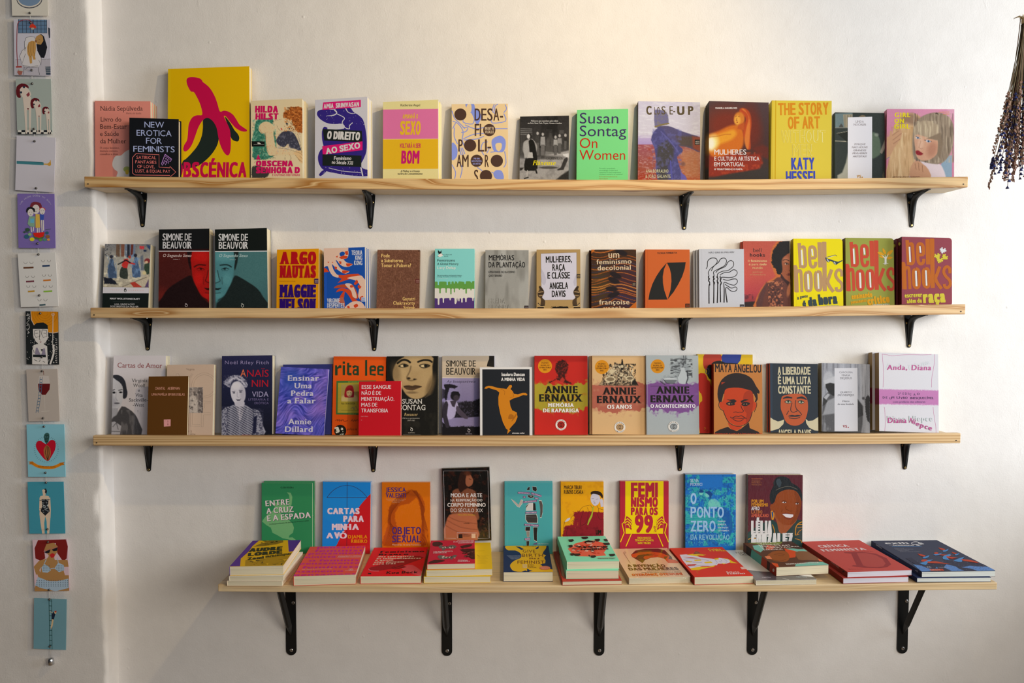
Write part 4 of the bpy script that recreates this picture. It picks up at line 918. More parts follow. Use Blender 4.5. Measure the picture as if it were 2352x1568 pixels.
def face_half(m, s, x0, dk, mid, lt, hair):
    """the half face, s=+1 entering from the right edge,-1 from the left"""
    X = lambda v: x0 + s * v
    m.poly([(X(-170),1010),(X(-130),870),(X(-60),770),(X(40),700),(X(140),640),(X(200),620),(X(240),700),(X(320),860),(X(420),1010)], hair,10,1,2)
    m.poly([(X(155),340),(X(260),340),(X(230),450),(X(200),560),(X(190),540),(X(170),470)], hair,8)
    m.poly([(X(215),340),(X(460),340),(X(460),900),(X(380),890),(X(310),840),(X(260),740),(X(228),660),(X(212),560)], mid,10,1,2)
    m.blob(X(330),400,110,60, lt,.9,0,.6); m.blob(X(290),660,50,70, lt,.9,0,.5); m.blob(X(420),640,40,60, lt,.9,0,.5); m.blob(X(400),850,50,30, lt,.9,0,.4)
    m.line([(X(240),520),(X(290),495),(X(370),500)],14, dk,8,.9,3); m.line([(X(270),545),(X(310),530),(X(355),548)],7, dk,5,1,3); m.blob(X(318),543,15,10, dk,.5); m.line([(X(280),562),(X(350),562)],5, dk,5,.5)
    m.line([(X(400),560),(X(385),640),(X(370),680),(X(400),700),(X(440),712)],8, dk,8,.8,3); m.line([(X(350),640),(X(345),720)],6, dk,10,.5,2); m.poly([(X(350),762),(X(400),768),(X(460),762),(X(460),785),(X(390),790)], dk,6); m.line([(X(370),820),(X(430),828)],10, dk,10,.5); m.line([(X(262),760),(X(320),860),(X(390),905)],12, dk,16,.7,3)
    m.noise(5,.03)
def A_sexo1(c):
    c.img(826,340,1450,1000, lambda m: (m.fill('4a1410').blob(1000,600,260,300, '3c1210',.9).blob(860,900,120,120, '541612',.9), face_half(m,1,1005, '260404', '8c0f0c', 'b01410', '16080a')))
    c.band(60,336, '0d0f11'); c.line([(820,337),(1450,337)],9, 'b8b4b8')
    c.t('SIMONE DE',876,213,1213,80, 'b9b6b8', m=.9, b=.07); c.t('BEAUVOIR',878,307,1214,80, 'b9b6b8', m=.9, b=.07); c.t('O Segundo Sexo',882,403,1212,33, 'b9a4a0', sf=True, sl=.2); c.t('Volume 1',998,437,1073,12, 'b09a98', sf=True)
    c.ring(1152,968,13,4, 'c2b8b8',15); c.line([(1140,944),(1158,950),(1166,966)],4, 'c2b8b8')
ART['sexo1'] = A_sexo1
def A_sexo2(c):
    c.img(60,342,700,1000, lambda m: (m.fill('345659').blob(500,500,260,300, '3a6061',.9), face_half(m,-1,500, '0c1718', '3f6f74', '52878a', '131c1c')))
    c.band(60,340, '0b110f'); c.line([(60,341),(700,336)],10, 'bcbcbc')
    c.t('SIMONE DE',110,216,453,80, 'c2c0bf', m=.9, b=.07); c.t('BEAUVOIR',113,310,453,82, 'c2c0bf', m=.9, b=.07); c.t('O Segundo Sexo',117,404,450,33, 'a3b5b4', sf=True, sl=.2); c.t('Volume 2',237,440,313,12, '8fa3a2', sf=True)
    c.ring(390,970,14,4, 'c2c2b8',17); c.line([(376,945),(394,950),(404,966)],4, 'c2c2b8')
ART['sexo2'] = A_sexo2
def A_argo(c):
    r = '9a0713'; u = '24045c'; g = dict(b=.34, sf=True, yB=.05)
    c.t('A',820,485,934,136, r, m=.2, **g); c.t('RGO',946,485,1245,138, r, m=.7, **g); c.t('NAUTAS',820,642,1243,135, r, m=.8, **g)
    c.t('TRADUÇÃO MARIA ANTUNES',822,690,1005,8, '8a5a14'); c.rect(1225,657,1274,714, '2a0f4c'); c.t('ORFEU',1231,685,1268,13, 'a08a7c', m=.5, b=.1); c.t('NEGRO',1231,703,1268,13, 'a08a7c', m=.5, b=.1)
    c.t('MAGGIE',818,870,1243,140, u, m=.8, **g); c.t('NELSON',818,1030,1243,138, u, m=.85, **g)
ART['argo'] = A_argo
def A_kong(c):
    w_ = 'c9a894'; r = 'b83c1a'; r2 = 'a3401f'
    c.rect(60,480,118,960, '1648a0')
    c.poly([(60,150),(360,150),(390,190),(395,240),(380,290),(340,305),(300,300),(330,270),(350,230),(320,210),(280,230),(290,270),(330,310),(370,350),(450,372),(400,405),(340,405),(290,380),(250,330),(230,320),(260,380),(310,440),(408,462),(360,495),(310,480),(250,440),(210,400),(180,370),(200,440),(240,500),(290,530),(250,545),(190,520),(150,460),(130,400),(100,400),(60,400)], w_,2)
    c.polys([[(230,275),(260,262),(250,290)],[(270,285),(330,260),(385,270),(370,300),(300,305)],[(345,210),(385,200),(392,250),(360,255)],[(360,365),(400,360),(450,372),(400,402),(372,400)],[(310,455),(340,450),(408,462),(350,493),(318,488)],[(270,330),(305,340),(300,375),(280,365)],[(215,400),(250,410),(240,440),(220,440)],[(125,340),(150,345),(130,358)],[(180,340),(200,350),(185,356)],[(60,410),(110,430),(145,470),(60,480)],[(265,510),(330,515),(400,500),(520,495),(550,518),(450,530),(420,560),(300,600),(255,615),(310,560),(270,545)]], r)
    c.poly([(550,518),(580,540),(615,590),(625,680),(620,800),(560,830),(520,790),(530,700),(540,640),(480,580),(380,555),(430,535)], w_,3); c.poly([(205,682),(250,645),(340,630),(400,618),(450,640),(490,700),(520,790),(500,820),(450,800),(420,740),(380,680),(290,675)], r2,2)
    c.poly([(350,625),(410,620),(450,650),(490,740),(500,810),(450,790),(430,720),(380,670)], w_,3); c.polys([[(235,735),(270,690),(340,682),(420,720),(450,800),(520,850),(480,900),(430,830),(370,740),(300,715)],[(335,720),(345,740),(320,850),(260,870),(290,780)],[(480,600),(500,570),(520,610),(480,640),(465,620)],[(520,640),(560,660),(540,690),(515,670)],[(410,650),(440,640),(455,665),(425,675)]], r,2)
    c.poly([(350,950),(400,880),(470,850),(560,860),(600,950)], w_,3); c.polys([[(460,905),(500,880),(520,910),(480,935)],[(540,800),(580,780),(590,830),(550,840)],[(370,925),(400,905),(410,940)]], r,2); c.poly([(280,810),(330,800),(350,930),(290,860)], 'a35640',2)
    w2 = 'c8cad6'
    g = dict(m=.9, b=.14)
    c.t('TEORIA',432,252,572,55, w2, **g); c.t('KING',480,316,572,54, w2, **g); c.t('KONG',466,382,573,55, w2, **g); c.t('VIRGINIE',118,867,285,53, w2, **g); c.t('DESPENTES',120,930,342,53, w2, **g)
    c.rect(560,798,612,854, 'b9c3dc'); c.t('ORFEU',568,823,606,13, '6a7cae', m=.5, b=.1); c.t('NEGRO',568,845,606,13, '6a7cae', m=.5, b=.1)
ART['kong'] = A_kong
def A_pode(c):
    def f(m):
        m.fill('66402f'); th = vnoise(m.X, m.Y,150,3,2) * 7; u = m.X * np.cos(th) + m.Y * np.sin(th)
        n = vnoise(u, m.Y * .25 + m.X * .1,9,4,2) - .5; m.c += (n * .22)[..., None] * np.array([1,.85,.8]); m.tint('8e6248',.62,.78,14, ax=1.6, ay=.5, a=.5)
    c.img(750,180,1330,960, f); y_ = 'd9b46e'; g = dict(m=.5, b=.07)
    c.t('Pode',816,284,925,44, y_, **g); c.t('a Subalterna',815,347,1096,44, y_, **g); c.t('Tomar a Palavra?',815,410,1200,46, y_, **g); c.t('Gayatri',1090,838,1252,44, y_, **g); c.t('Chakravorty',970,893,1250,44, y_, **g); c.t('Spivak',1100,952,1250,44, y_, **g)
    c.rect(1255,562,1315,618, '58231f'); c.t('ORFEU',1264,589,1304,13, 'a07a6c', m=.5, b=.1); c.t('NEGRO',1264,609,1304,13, 'a07a6c', m=.5, b=.1)
ART['pode'] = A_pode
def A_feminisms(c):
    k = '1f3336'
    rs = random.Random(5)
    def drip(y, xs):
        pts = [(1490, y)]
        x = 1490
        for cx, w_, L in xs:
            pts += [(cx - w_ * 1.3, y + rs.uniform(-4,6)),(cx - w_ * .55, y + 8),(cx - w_ * .5, y + L - w_ * .4),(cx, y + L),(cx + w_ * .5, y + L - w_ * .4),(cx + w_ * .55, y + 8),(cx + w_ * 1.3, y + rs.uniform(-6,4))]
        return pts + [(2060, y)]
    c.poly([(1490,596),(2060,590),(2060,1000),(1490,1000)], '5c9440'); c.poly(drip(592,[(1550,16,70),(1665,16,68),(1712,12,40),(1755,12,30),(1800,12,28),(1893,16,36),(1975,12,20)]) + [(2060,560),(1490,560)], '7fc7c1')
    c.poly([(1490,680),(2060,690),(2060,1000),(1490,1000)], 'd5cec4'); c.poly(drip(682,[(1572,18,68),(1650,14,60),(1712,16,82),(1757,14,56),(1820,12,24),(1870,12,20),(1908,18,72),(1970,14,30)]) + [(2060,640),(1490,640)], '5c9440')
    c.poly([(1490,800),(2060,800),(2060,1000),(1490,1000)], '4a2f6e'); c.poly(drip(806,[(1553,20,92),(1615,16,65),(1702,14,32),(1770,22,80),(1815,14,45),(1854,18,62),(1905,18,56),(1995,14,40)]) + [(2060,760),(1490,760)], 'd5cec4')
    c.poly([(1545,190),(1572,215),(1592,192),(1590,240),(1560,250),(1545,220)], '10201f'); c.poly([(1550,255),(1580,235),(1600,240),(1605,265),(1575,278),(1548,275)], 'e0d8d0',3); c.line([(1595,245),(1618,252)],4, '1f3336'); c.line([(1535,275),(1560,270)],3, '1f3336')
    c.t('A PELICAN',1628,256,1722,12, k, sp=.1); c.t('BOOK',1628,277,1678,12, k, sp=.1)
    c.t('Feminisms',1538,340,1762,35, k); c.t('A Global History',1536,382,1810,28, k); c.t('Lucy Delap',1535,434,1772,34, 'e3ded4', b=.03)
    c.t("'An extraordinary and beautiful history…",1536,522,1868,12, k); c.t("It brings the battles of feminists to life'",1536,540,1848,12, k); c.t('AMANDA VICKERY',1536,560,1673,9, 'c8d8d4')
ART['feminisms'] = A_feminisms
def A_memorias(c):
    def f(m): m.fill('98958f').tint('b9b7b2',.5,.8,90, ay=.25, a=.6); m.tint('74716b',.5,.8,70, ay=.3, a=.6); m.noise(4,.015)
    c.img(130,180,700,960, f); k = '1b1a1d'; g = dict(m=.7, b=.08)
    c.t('MEMÓRIAS',182,323,510,66, k, **g); c.t('DA PLANTAÇÃO',180,414,650,68, k, **g); c.t('EPISÓDIOS DE RACISMO',181,488,520,26, k, m=.5, b=.08); c.t('QUOTIDIANO',181,534,355,26, k, m=.5, b=.08)
    c.t('GRADA',178,878,392,66, '5f5c58', m=.7, b=.06, ol=('98958f',.05)); c.t('KILOMBA',178,960,456,66, '5f5c58', m=.7, b=.06, ol=('98958f',.05)); c.rect(640,905,694,960, '231a20')
    c.t('ORFEU',648,932,688,13, '8a7c80', m=.5, b=.1)
ART['memorias'] = A_memorias
def A_raca(c):
    k = '16150f'
    c.fill('ae8e5b'); c.poly([(852,236),(1312,222),(1315,830),(862,835)], 'cfcad6',0); c.line([(852,236),(856,600),(862,835),(1315,830),(1312,222),(852,236)],3, '5a5048')
    c.poly([(860,430),(920,560),(900,640),(860,600)], 'bdb8c6',2); c.poly([(1312,500),(1270,600),(1300,660)], 'bdb8c6',2)
    g = dict(m=.75, b=.10)
    c.t('MULHERES,',916,352,1252,78, k, yb1=345, **g); c.t('RAÇA',1001,455,1165,80, k, yb1=452, **g); c.t('E CLASSE',938,558,1228,80, k, yb1=555, **g); c.t('ANGELA',965,690,1203,80, k, yb1=687, **g); c.t('DAVIS',995,792,1172,78, k, yb1=790, **g)
    for s, ox in ((1,0),(-1,2168)):
        X = lambda v: ox + s * v if s < 0 else v
        c.poly([(X(828),660),(X(850),655),(X(890),710),(X(893),750),(X(870),800),(X(905),840),(X(900),900),(X(850),905),(X(855),820),(X(820),790),(X(812),740),(X(835),700)], '4a3826',3)
        for k_,(a, b) in enumerate((((830,665),(860,690)),((818,735),(885,725)),((822,755),(888,748)),((828,778),(876,775)),((850,690),(886,715)))): c.line([(X(a[0]), a[1]),(X(b[0]), b[1])],9, 'b3946a' if k_ % 2 else '1f1810')
        c.line([(X(815),870),(X(850),905),(X(905),900)],9, '1a150e',3); c.poly([(X(808),925),(X(892),925),(X(892),970),(X(806),970)], '1d1812'); c.line([(X(820),885),(X(848),912),(X(900),912)],6, 'c9b088',3)
    rs = random.Random(8)
    c.poly([(985,940),(1020,918),(1060,925),(1100,912),(1150,920),(1190,915),(1215,940),(1220,970),(985,970)], '1a150e')
    c.lines([[(x,945),(x + rs.uniform(-12,12),930),(x + rs.uniform(-6,6),912 + rs.uniform(0,8))] for x in range(990,1215,12)],3, '1a150e')
    c.rect(1316,498,1364,552, '2a261d'); c.t('ORFEU',1322,524,1358,13, 'ae8e5b', m=.5, b=.1); c.t('NEGRO',1322,543,1358,13, 'ae8e5b', m=.5, b=.1)
ART['raca'] = A_raca
def A_decolonial(c):
    def f(m):
        m.fill('3f2616').blob(1950,700,180,320, '40222a',.9,.2); m.blob(1600,640,120,200, '46331a',.9)
        rs = random.Random(4)
        for i in range(26):
            y0 = 190 + i * 32; col = rs.choice(['c0611c', 'd9752a', '3f4a78', '5a3a28', 'e08a38', '2c2a50']); ph = rs.uniform(0,1)
            pts = [(1490 + k * 62, y0 + 34 * math.sin(k * .62 + ph + i * .06) + (40 * math.sin(i * .5) if k > 4 else 0)) for k in range(11)]
            m.line(pts, rs.choice([3,5,8,13]), col,3,.8,4)
        for x, y, a in ((1890,225,.3),(1815,515,.4),(1790,580,.4),(1765,690,.1),(1790,765,-.3)): m.blob(x, y,80,34, '1c141a',.25, a,.95)
    c.img(1495,165,2085,960, f); c.poly([(1495,165),(1570,165),(1500,240)], 'c2661a'); c.poly([(2085,850),(2085,960),(1960,960)], 'c2661a')
    w_ = 'd9c2a0'
    c.t('um',1722,292,1862,60 * 1.5, w_, b=.05); c.t('feminismo',1568,374,2020,62, w_, b=.07, yb1=364); c.t('decolonial',1582,452,2010,62, w_, b=.07, yb1=442); c.t('françoise',1602,892,1992,62, w_, b=.07, yb1=888); c.t('vergès',1658,970,1934,62, w_, b=.07)
    c.rect(2028,610,2075,652, '1f1814'); c.t('ORFEU',2032,628,2070,12, 'a8957c', m=.5, b=.1); c.t('NEGRO',2032,646,2070,12, 'a8957c', m=.5, b=.1)
ART['decolonial'] = A_decolonial
def A_teoria(c):
    k = '1f1f1f'
    c.line([(212,160),(212,960)],3, 'bb5320')
    c.poly([(220,830),(235,740),(270,630),(320,530),(380,440),(458,352),(420,440),(405,530),(408,620),(425,710),(465,828)], k,0); c.poly([(458,352),(700,347),(688,430),(655,530),(605,630),(545,730),(467,826),(505,700),(517,590),(512,500),(495,430)], k,0)
    c.t('TEORIA FEMINISTA',332,242,587,20, k, m=.2, b=.08, yb1=236); c.rect(694,880,750,960, '221a16'); c.t('ORFEU',703,905,744,13, 'bb5320', m=.5, b=.1); c.t('NEGRO',703,924,744,13, 'bb5320', m=.5, b=.1)
ART['teoria'] = A_teoria
def A_serei(c):
    k = '1d1b20'
    c.line([(905,165),(908,960)],2, 'b5b7c2'); c.t('NÃO SEREI EU MULHER?',996,234,1325,20, '3a3a44', m=.1, b=.05, yb1=228)
    L = [[(962,432),(978,400),(985,330),(1030,295),(1090,300),(1105,340),(1080,380),(1020,430),(990,480),(1000,520),(992,560),(1005,600),(1010,640),(1000,660),(1000,880)],
         [(1030,460),(1060,400),(1120,350),(1150,305),(1200,295),(1225,330),(1200,390),(1130,430),(1060,470),(1065,520),(1055,580),(1062,640),(1060,876)],
         [(1085,480),(1130,440),(1210,400),(1240,350),(1280,325),(1315,350),(1310,400),(1250,450),(1170,465),(1110,500),(1112,560),(1105,600),(1112,640),(1106,872)],
         [(1140,510),(1200,480),(1260,475),(1310,445),(1350,455),(1362,490),(1330,530),(1260,545),(1170,540),(1145,560),(1155,610),(1145,660),(1148,862)],
         [(1180,566),(1240,580),(1300,565),(1350,565),(1365,600),(1330,640),(1270,632),(1200,605),(1190,640),(1195,700),(1193,866)],
         [(1205,630),(1250,660),(1290,680),(1340,665),(1360,690),(1335,720),(1280,715),(1225,670),(1215,720),(1232,864)]]
    for i, l in enumerate(L): c.line(l,[9,10,8,9,10,15], k,5)
    for x in (1000,1062,1110,1150): c.line([(x,520),(x - 10,540),(x + 8,560),(x - 8,585),(x + 10,610),(x,640)],10, k,3)
    c.rect(1397,890,1450,960, '22222a'); c.t('ORFEU',1404,920,1444,13, 'b5b7c2', m=.5, b=.1)
ART['serei'] = A_serei
SPINE['serei'] = lambda c: c.t('BELL HOOKS',866,250,866,7, '4a4a55', yb1=400).t('NÃO SEREI EU MULHER?',866,560,866,7, '4a4a55', yb1=860)
def A_todo(c):
    def f(m):
        m.vgrad([(70, 'c35a4b'),(500, 'c9574b'),(750, 'b8434a'),(860, '93383f'),(930, '4a2c2c')]); m.tint('5a2c38',.5,.8,30, rect=(1440,760,1620,870), a=.8); m.poly([(1440,860),(1620,850),(1640,940),(1440,940)], '2f2224',10)
        m.poly([(1790,300),(1800,200),(1840,120),(1900,70),(2060,70),(2060,560),(1930,540),(1860,520),(1820,440),(1790,370)], 'cf7038',10,1,2, rough=20); m.poly([(1590,940),(1590,860),(1640,740),(1720,620),(1820,560),(1930,520),(1930,940)], 'cf7038',10,1,2)
        m.poly([(1805,290),(1820,210),(1860,140),(1920,85),(2060,72),(2060,420),(1960,420),(1925,500),(1870,490),(1860,440),(1812,380)], '1e1b1e',8,1,3, rough=26, rs=12)
        m.poly([(1935,330),(1980,265),(2060,255),(2060,640),(2010,640),(1960,590),(1930,530),(1945,440)], 'a35a3c',8,1,3); m.blob(1990,320,40,40, 'b97050',.9); m.poly([(1925,490),(1975,560),(2060,620),(2060,740),(1960,660),(1915,560)], '3c2426',9)
        m.line([(1950,322),(1990,312),(2030,330)],9, '2c1a18',5,1,2); m.line([(1965,360),(2000,355),(2025,375)],8, '201416',4,1,2); m.blob(1995,370,22,9, 'c9a890',.4); m.blob(2000,370,9,9, '1c1214',.4); m.blob(2030,500,20,12, '6a2a28',.5); m.line([(1995,510),(2040,518)],6, '401c1c',4); m.blob(2040,455,12,8, '6a3424',.8)
        m.poly([(1620,940),(1650,780),(1720,640),(1830,580),(1920,540),(2060,740),(2060,940)], '6a3c34',10,1,2); m.poly([(1640,760),(1740,600),(1760,620),(1700,800),(1680,940),(1600,940)], '5a3838',16,.8); m.tint('cf7e58',.5,.62,22, rect=(1760,590,1950,940), a=.9); m.tint('3a2426',.5,.66,18, rect=(1760,600,1960,940), a=.7); m.blob(2030,700,26,90, 'b8704c',.5,.2); m.noise(5,.03)
    c.img(1430,66,2060,945, f)
    k = '3c2428'; w_ = 'e8c48c'
    c.t('bell',1568,217,1675,50, k); c.t('hooks',1525,276,1720,46, k, b=.10); c.t('o',1500,343,1522,38, w_); c.t('feminismo',1538,343,1745,28, w_, b=.12); c.t('é para',1512,388,1632,30, w_); c.t('todo',1650,388,1738,30, w_, b=.14, sl=.15); c.t('mundo',1558,434,1688,32, w_); c.t('políticas',1562,484,1686,24, 'd89a70', sp=.06); c.t('arrebatadoras',1522,516,1728,22, 'd89a70', sp=.06)
ART['todo'] = A_todo
def bell(c, col, dx, dy, sp=None, white='eeeeec'):
    X = lambda v: v + dx
    for a, b_, y0, y1 in ((418,468,138,450),(474,524,132,740),(125,162,420,752)): c.poly([(X(a) + 4 - 6, y0 + dy),(X(b_) - 4 - 6, y0 + dy),(X(b_), y0 + 6 + dy),(X(b_) + 6, y1 + dy),(X(a) + 6, y1 + dy),(X(a) - 4, y0 + 8 + dy)], col)
    S = lambda pts, w_=40: c.line([(X(a), b + dy) for a, b in pts], w_, col,4)
    S([(190,150),(200,300),(210,455)],42); S([(215,205),(240,196),(255,215),(262,300),(268,410),(250,440),(222,440)],38)
    S([(395,330),(345,335),(330,330)],36); S([(392,330),(388,240),(372,205),(345,196),(322,215),(318,300),(325,400),(345,440),(375,440),(392,415),(394,380)],38)
    S([(150,440),(160,600),(166,756)],40); S([(160,520),(185,488),(208,495),(216,560),(225,752)],36)
    S([(290,505),(266,540),(268,640),(276,710),(300,735),(330,722),(340,660),(336,560),(322,512),(292,504)],38); S([(410,502),(388,540),(390,640),(398,700),(424,728),(452,715),(460,650),(456,560),(444,508),(412,502)],38)
    S([(590,475),(560,560),(540,620),(562,680),(612,748)],40); S([(715,560),(710,500),(680,478),(648,500),(640,550),(668,600),(708,640),(720,690),(695,732),(655,728),(645,690)],36)
    for a, y0, y1, w_ in ((222,234,422,20),(349,225,306,19),(300,528,718,22),(423,522,710,20)): c.poly([(X(a) - w_ / 2 - 3, y0 + dy),(X(a) + w_ / 2 - 3, y0 + dy),(X(a) + w_ / 2 + 6, y1 + dy),(X(a) - w_ / 2 + 6, y1 + dy)], white)
def A_hora(c):
    c.line([(152,85),(160,960)],2, 'd8c900'); bell(c, 'c2996c',0,0); k = '3a4a52'; g = dict(m=.8)
    c.line([(515,328),(635,295),(655,312)],6, k); c.line([(518,334),(636,302)],4, 'e8e8e0'); c.poly([(508,330),(640,372),(668,380),(722,358),(722,370),(672,396),(655,412),(640,416),(620,408),(602,380),(570,368),(556,386),(540,384),(522,362)], k,0)
    c.polys([[(525,350),(540,346),(560,380),(546,382)],[(612,384),(626,380),(640,410),(628,410)],[(536,366),(552,360),(548,372)],[(605,395),(638,390),(634,400)]], 'd0d4d8')
    c.t('a',168,842,187,44, k, b=.2, **g); c.t('gente',200,828,298,36, k, b=.12, sl=.1, yb1=815, **g); c.t('é',232,925,274,70, k, b=.25, **g); c.t('da',305,922,412,100, k, b=.35, yb1=910, **g); c.t('hora',432,905,664,118, k, b=.32, yb1=885, **g); c.t('com profundidade',512,925,678,15, 'c8c8b0', b=.1)
ART['hora'] = A_hora
SPINE['hora'] = lambda c: c.t('bell hooks',97,300,103,24, '4a4420', yb1=500, m=.6).t('a gente é da hora',97,560,106,24, '20241c', yb1=840, m=.6, b=.2)
def A_critico(c):
    c.line([(786,80),(792,960)],2, '8a9040'); bell(c, 'd04a32',638,-15); y_ = 'e8a814'; w_ = 'e8e8e2'
    for a in ([(1245,290),(1218,260),(1215,212),(1245,240),(1256,280)],[(1265,290),(1290,250),(1340,236),(1320,280),(1280,305)],[(1235,300),(1190,300),(1150,265),(1195,262),(1228,285)],[(1238,325),(1210,335),(1172,315),(1210,308)],[(1270,325),(1300,315),(1340,325),(1300,350),(1275,345)]): c.poly(a, y_,3)
    c.poly([(1238,395),(1238,340),(1195,290),(1242,325),(1245,290),(1254,325),(1290,275),(1262,345),(1262,395),(1290,405),(1255,404),(1262,424),(1247,408),(1235,420),(1240,404),(1212,406)], w_)
    c.t('ensinando',835,838,1090,62, y_, b=.22, m=.6, yb1=808); c.t('pensamento',828,895,1018,40, y_, b=.18, m=.6, yb1=868); c.t('crítico',1032,908,1304,92, y_, b=.32, m=.6, yb1=872); c.t('sabedoria prática',1090,918,1298,22, w_, b=.1, yb1=910)
ART['critico'] = A_critico
SPINE['critico'] = lambda c: c.t('bell hooks',733,285,737,24, 'b8472a', yb1=480, m=.6).t('ensinando pensamento crítico',735,515,742,20, 'c89a20', yb1=860, m=.6, b=.1)
def A_escrever(c):
    c.line([(1482,70),(1478,950)],2, '8a3444'); bell(c, 'c96a16',1325,-38); y_ = 'e2d13c'
    def puz(cx, cy, s, col, rot):
        cr, sr = math.cos(rot), math.sin(rot); R = lambda x, y: (cx + (x * cr - y * sr) * s, cy + (x * sr + y * cr) * s)
        c.poly([R(*p) for p in [(-1,-1),(-.3,-1),(-.45,-.6),(0,-.45),(.45,-.6),(.3,-1),(1,-1),(1,-.3),(1.45,-.45),(1.6,0),(1.45,.45),(1,.3),(1,1),(.3,1),(.45,1.45),(0,1.6),(-.45,1.45),(-.3,1),(-1,1),(-1,.3),(-1.45,.4),(-1.5,0),(-1.4,-.4),(-1,-.3)]], col,2)
    puz(1955,235,27, 'eceef0',.3); puz(1884,305,26, y_,-.3); puz(1980,318,26, y_,.8); puz(1915,355,27, y_,.35)
    g = dict(m=.6); c.t('escrever',1486,818,1700,52, y_, b=.2, yb1=808, **g); c.t('além da',1512,888,1698,50, y_, b=.2, yb1=878, **g); c.t('raça',1712,880,1988,140, y_, b=.3, yb1=868, **g); c.t('teoria e prática',1620,920,1838,22, 'e6d8d8', b=.1)
ART['escrever'] = A_escrever
SPINE['escrever'] = lambda c: c.t('bell hooks',1408,265,1412,22, 'b07a40', yb1=470, m=.6).t('escrever além da raça',1405,510,1407,24, 'd8c440', yb1=820, m=.6, b=.15).poly([(1410,145),(1430,140),(1438,165),(1420,185),(1408,170)], 'd8c440')

# ================================================================== third shelf
def A_cartas(c):
    def f(m):
        m.vgrad([(120, 'cbc4c6'),(1020, 'b3aaaa')])
        m.poly([(270,360),(330,345),(390,365),(430,420),(445,500),(455,550),(440,605),(405,610),(395,540),(380,460),(300,400),(270,400)], '25262c',7,1,3)
        m.poly([(265,395),(330,405),(385,450),(405,510),(400,600),(385,680),(350,730),(300,735),(265,720)], 'a3a1a4',8,1,2); m.blob(350,590,40,60, 'b9b6b8',.9); m.blob(290,650,50,60, '828086',.9,0,.6); m.poly([(265,720),(350,720),(345,800),(270,840)], '8a888c',10)
        m.poly([(270,850),(330,800),(390,700),(470,730),(540,790),(585,880),(610,1030),(265,1030)], '3c3a3c',10,1,2); m.tint('5c595a',.5,.7,26, ay=.25, rect=(380,740,600,1030), a=.8); m.poly([(265,880),(310,870),(385,920),(370,1030),(265,1030)], '8f8c90',8); m.lines([[(290,930),(330,885)],[(330,885),(350,960)],[(270,980),(370,985)]],6, '3a393c',5)
        m.line([(285,520),(310,512)],9, '2c2b30',5); m.line([(355,520),(395,512)],8, '2c2b30',5); m.blob(302,545,17,12, '1f1e22',.5); m.blob(378,542,20,10, '3a393e',.5); m.blob(380,542,8,8, '131216',.5); m.line([(330,540),(325,610),(345,640)],7, '7b797e',6,.8,2); m.blob(335,665,32,9, '4a484e',.5); m.noise(5,.02)
    c.img(265,120,890,1030, f,1.0); k = '2b2a2c'
    c.t('Cartas de Amor',342,264,845,56, '6f2a2c', sf=True, yb1=270)
    for s, a, y, b in (('Virginia',500,428,678),('Woolf',517,483,655),('e',573,537,595),('Vita',541,592,626),('Sackville-',472,646,686),('-West',516,702,640)): c.t(s, a, y, b,38 if s != 'e' else 36, k, sf=True)
ART['cartas'] = A_cartas
def A_wolf(c):
    o = '7c6a5c'; c.t('Virginia',1116,294,1208,22, '6a5648')
    c.lines([[(1000,380),(1005,332),(1030,332),(1045,380)],[(1150,380),(1180,330)],[(1165,380),(1192,334)]],2, o)
    c.ring(1320,465,142,2, o); c.ring(1320,465,120,2, o)
    c.lines([[(1160,640),(1160,925),(1272,925),(1272,905),(1185,905),(1185,770)],[(1285,930),(1285,770),(1390,772),(1390,796),(1310,796),(1308,930),(1285,930)],[(1300,640),(1395,645),(1395,662),(1325,662),(1325,720)]],2, o)
    c.img(1148,485,1304,775, lambda m: (m.fill('746a64').poly([(1150,600),(1200,560),(1240,620),(1250,775),(1150,775)], '9a8f86',12).blob(1195,540,24,30, '8a7e76',.5), m.poly([(1250,490),(1304,490),(1304,775),(1260,775)], '584f4c',10), m.tint('3c3634',.55,.72,22, a=.8), m.tint('b0a69c',.6,.8,14, a=.6)))
    c.t('vol 2',1100,992,1180,20, '6a5648'); c.t('1924',1160,1026,1218,20, '6a5648')
ART['wolf'] = A_wolf
def A_chantal(c):
    p = 'b57f6c'; g = dict(m=.5)
    c.t('CHANTAL',766,514,878,32, p, **g); c.t('AKERMAN',906,514,1042,32, p, **g); c.t('UMA FAMÍLIA EM BRUXELAS',725,580,1098,28, p, **g)
    c.poly([(864,848),(941,846),(940,923),(865,928)], 'c98a88'); c.t('5',900,880,918,20, '7c4a48'); c.t('B',902,912,920,20, '7c4a48'); c.line([(872,866),(888,862)],2, '7c4a48')
ART['chantal'] = A_chantal
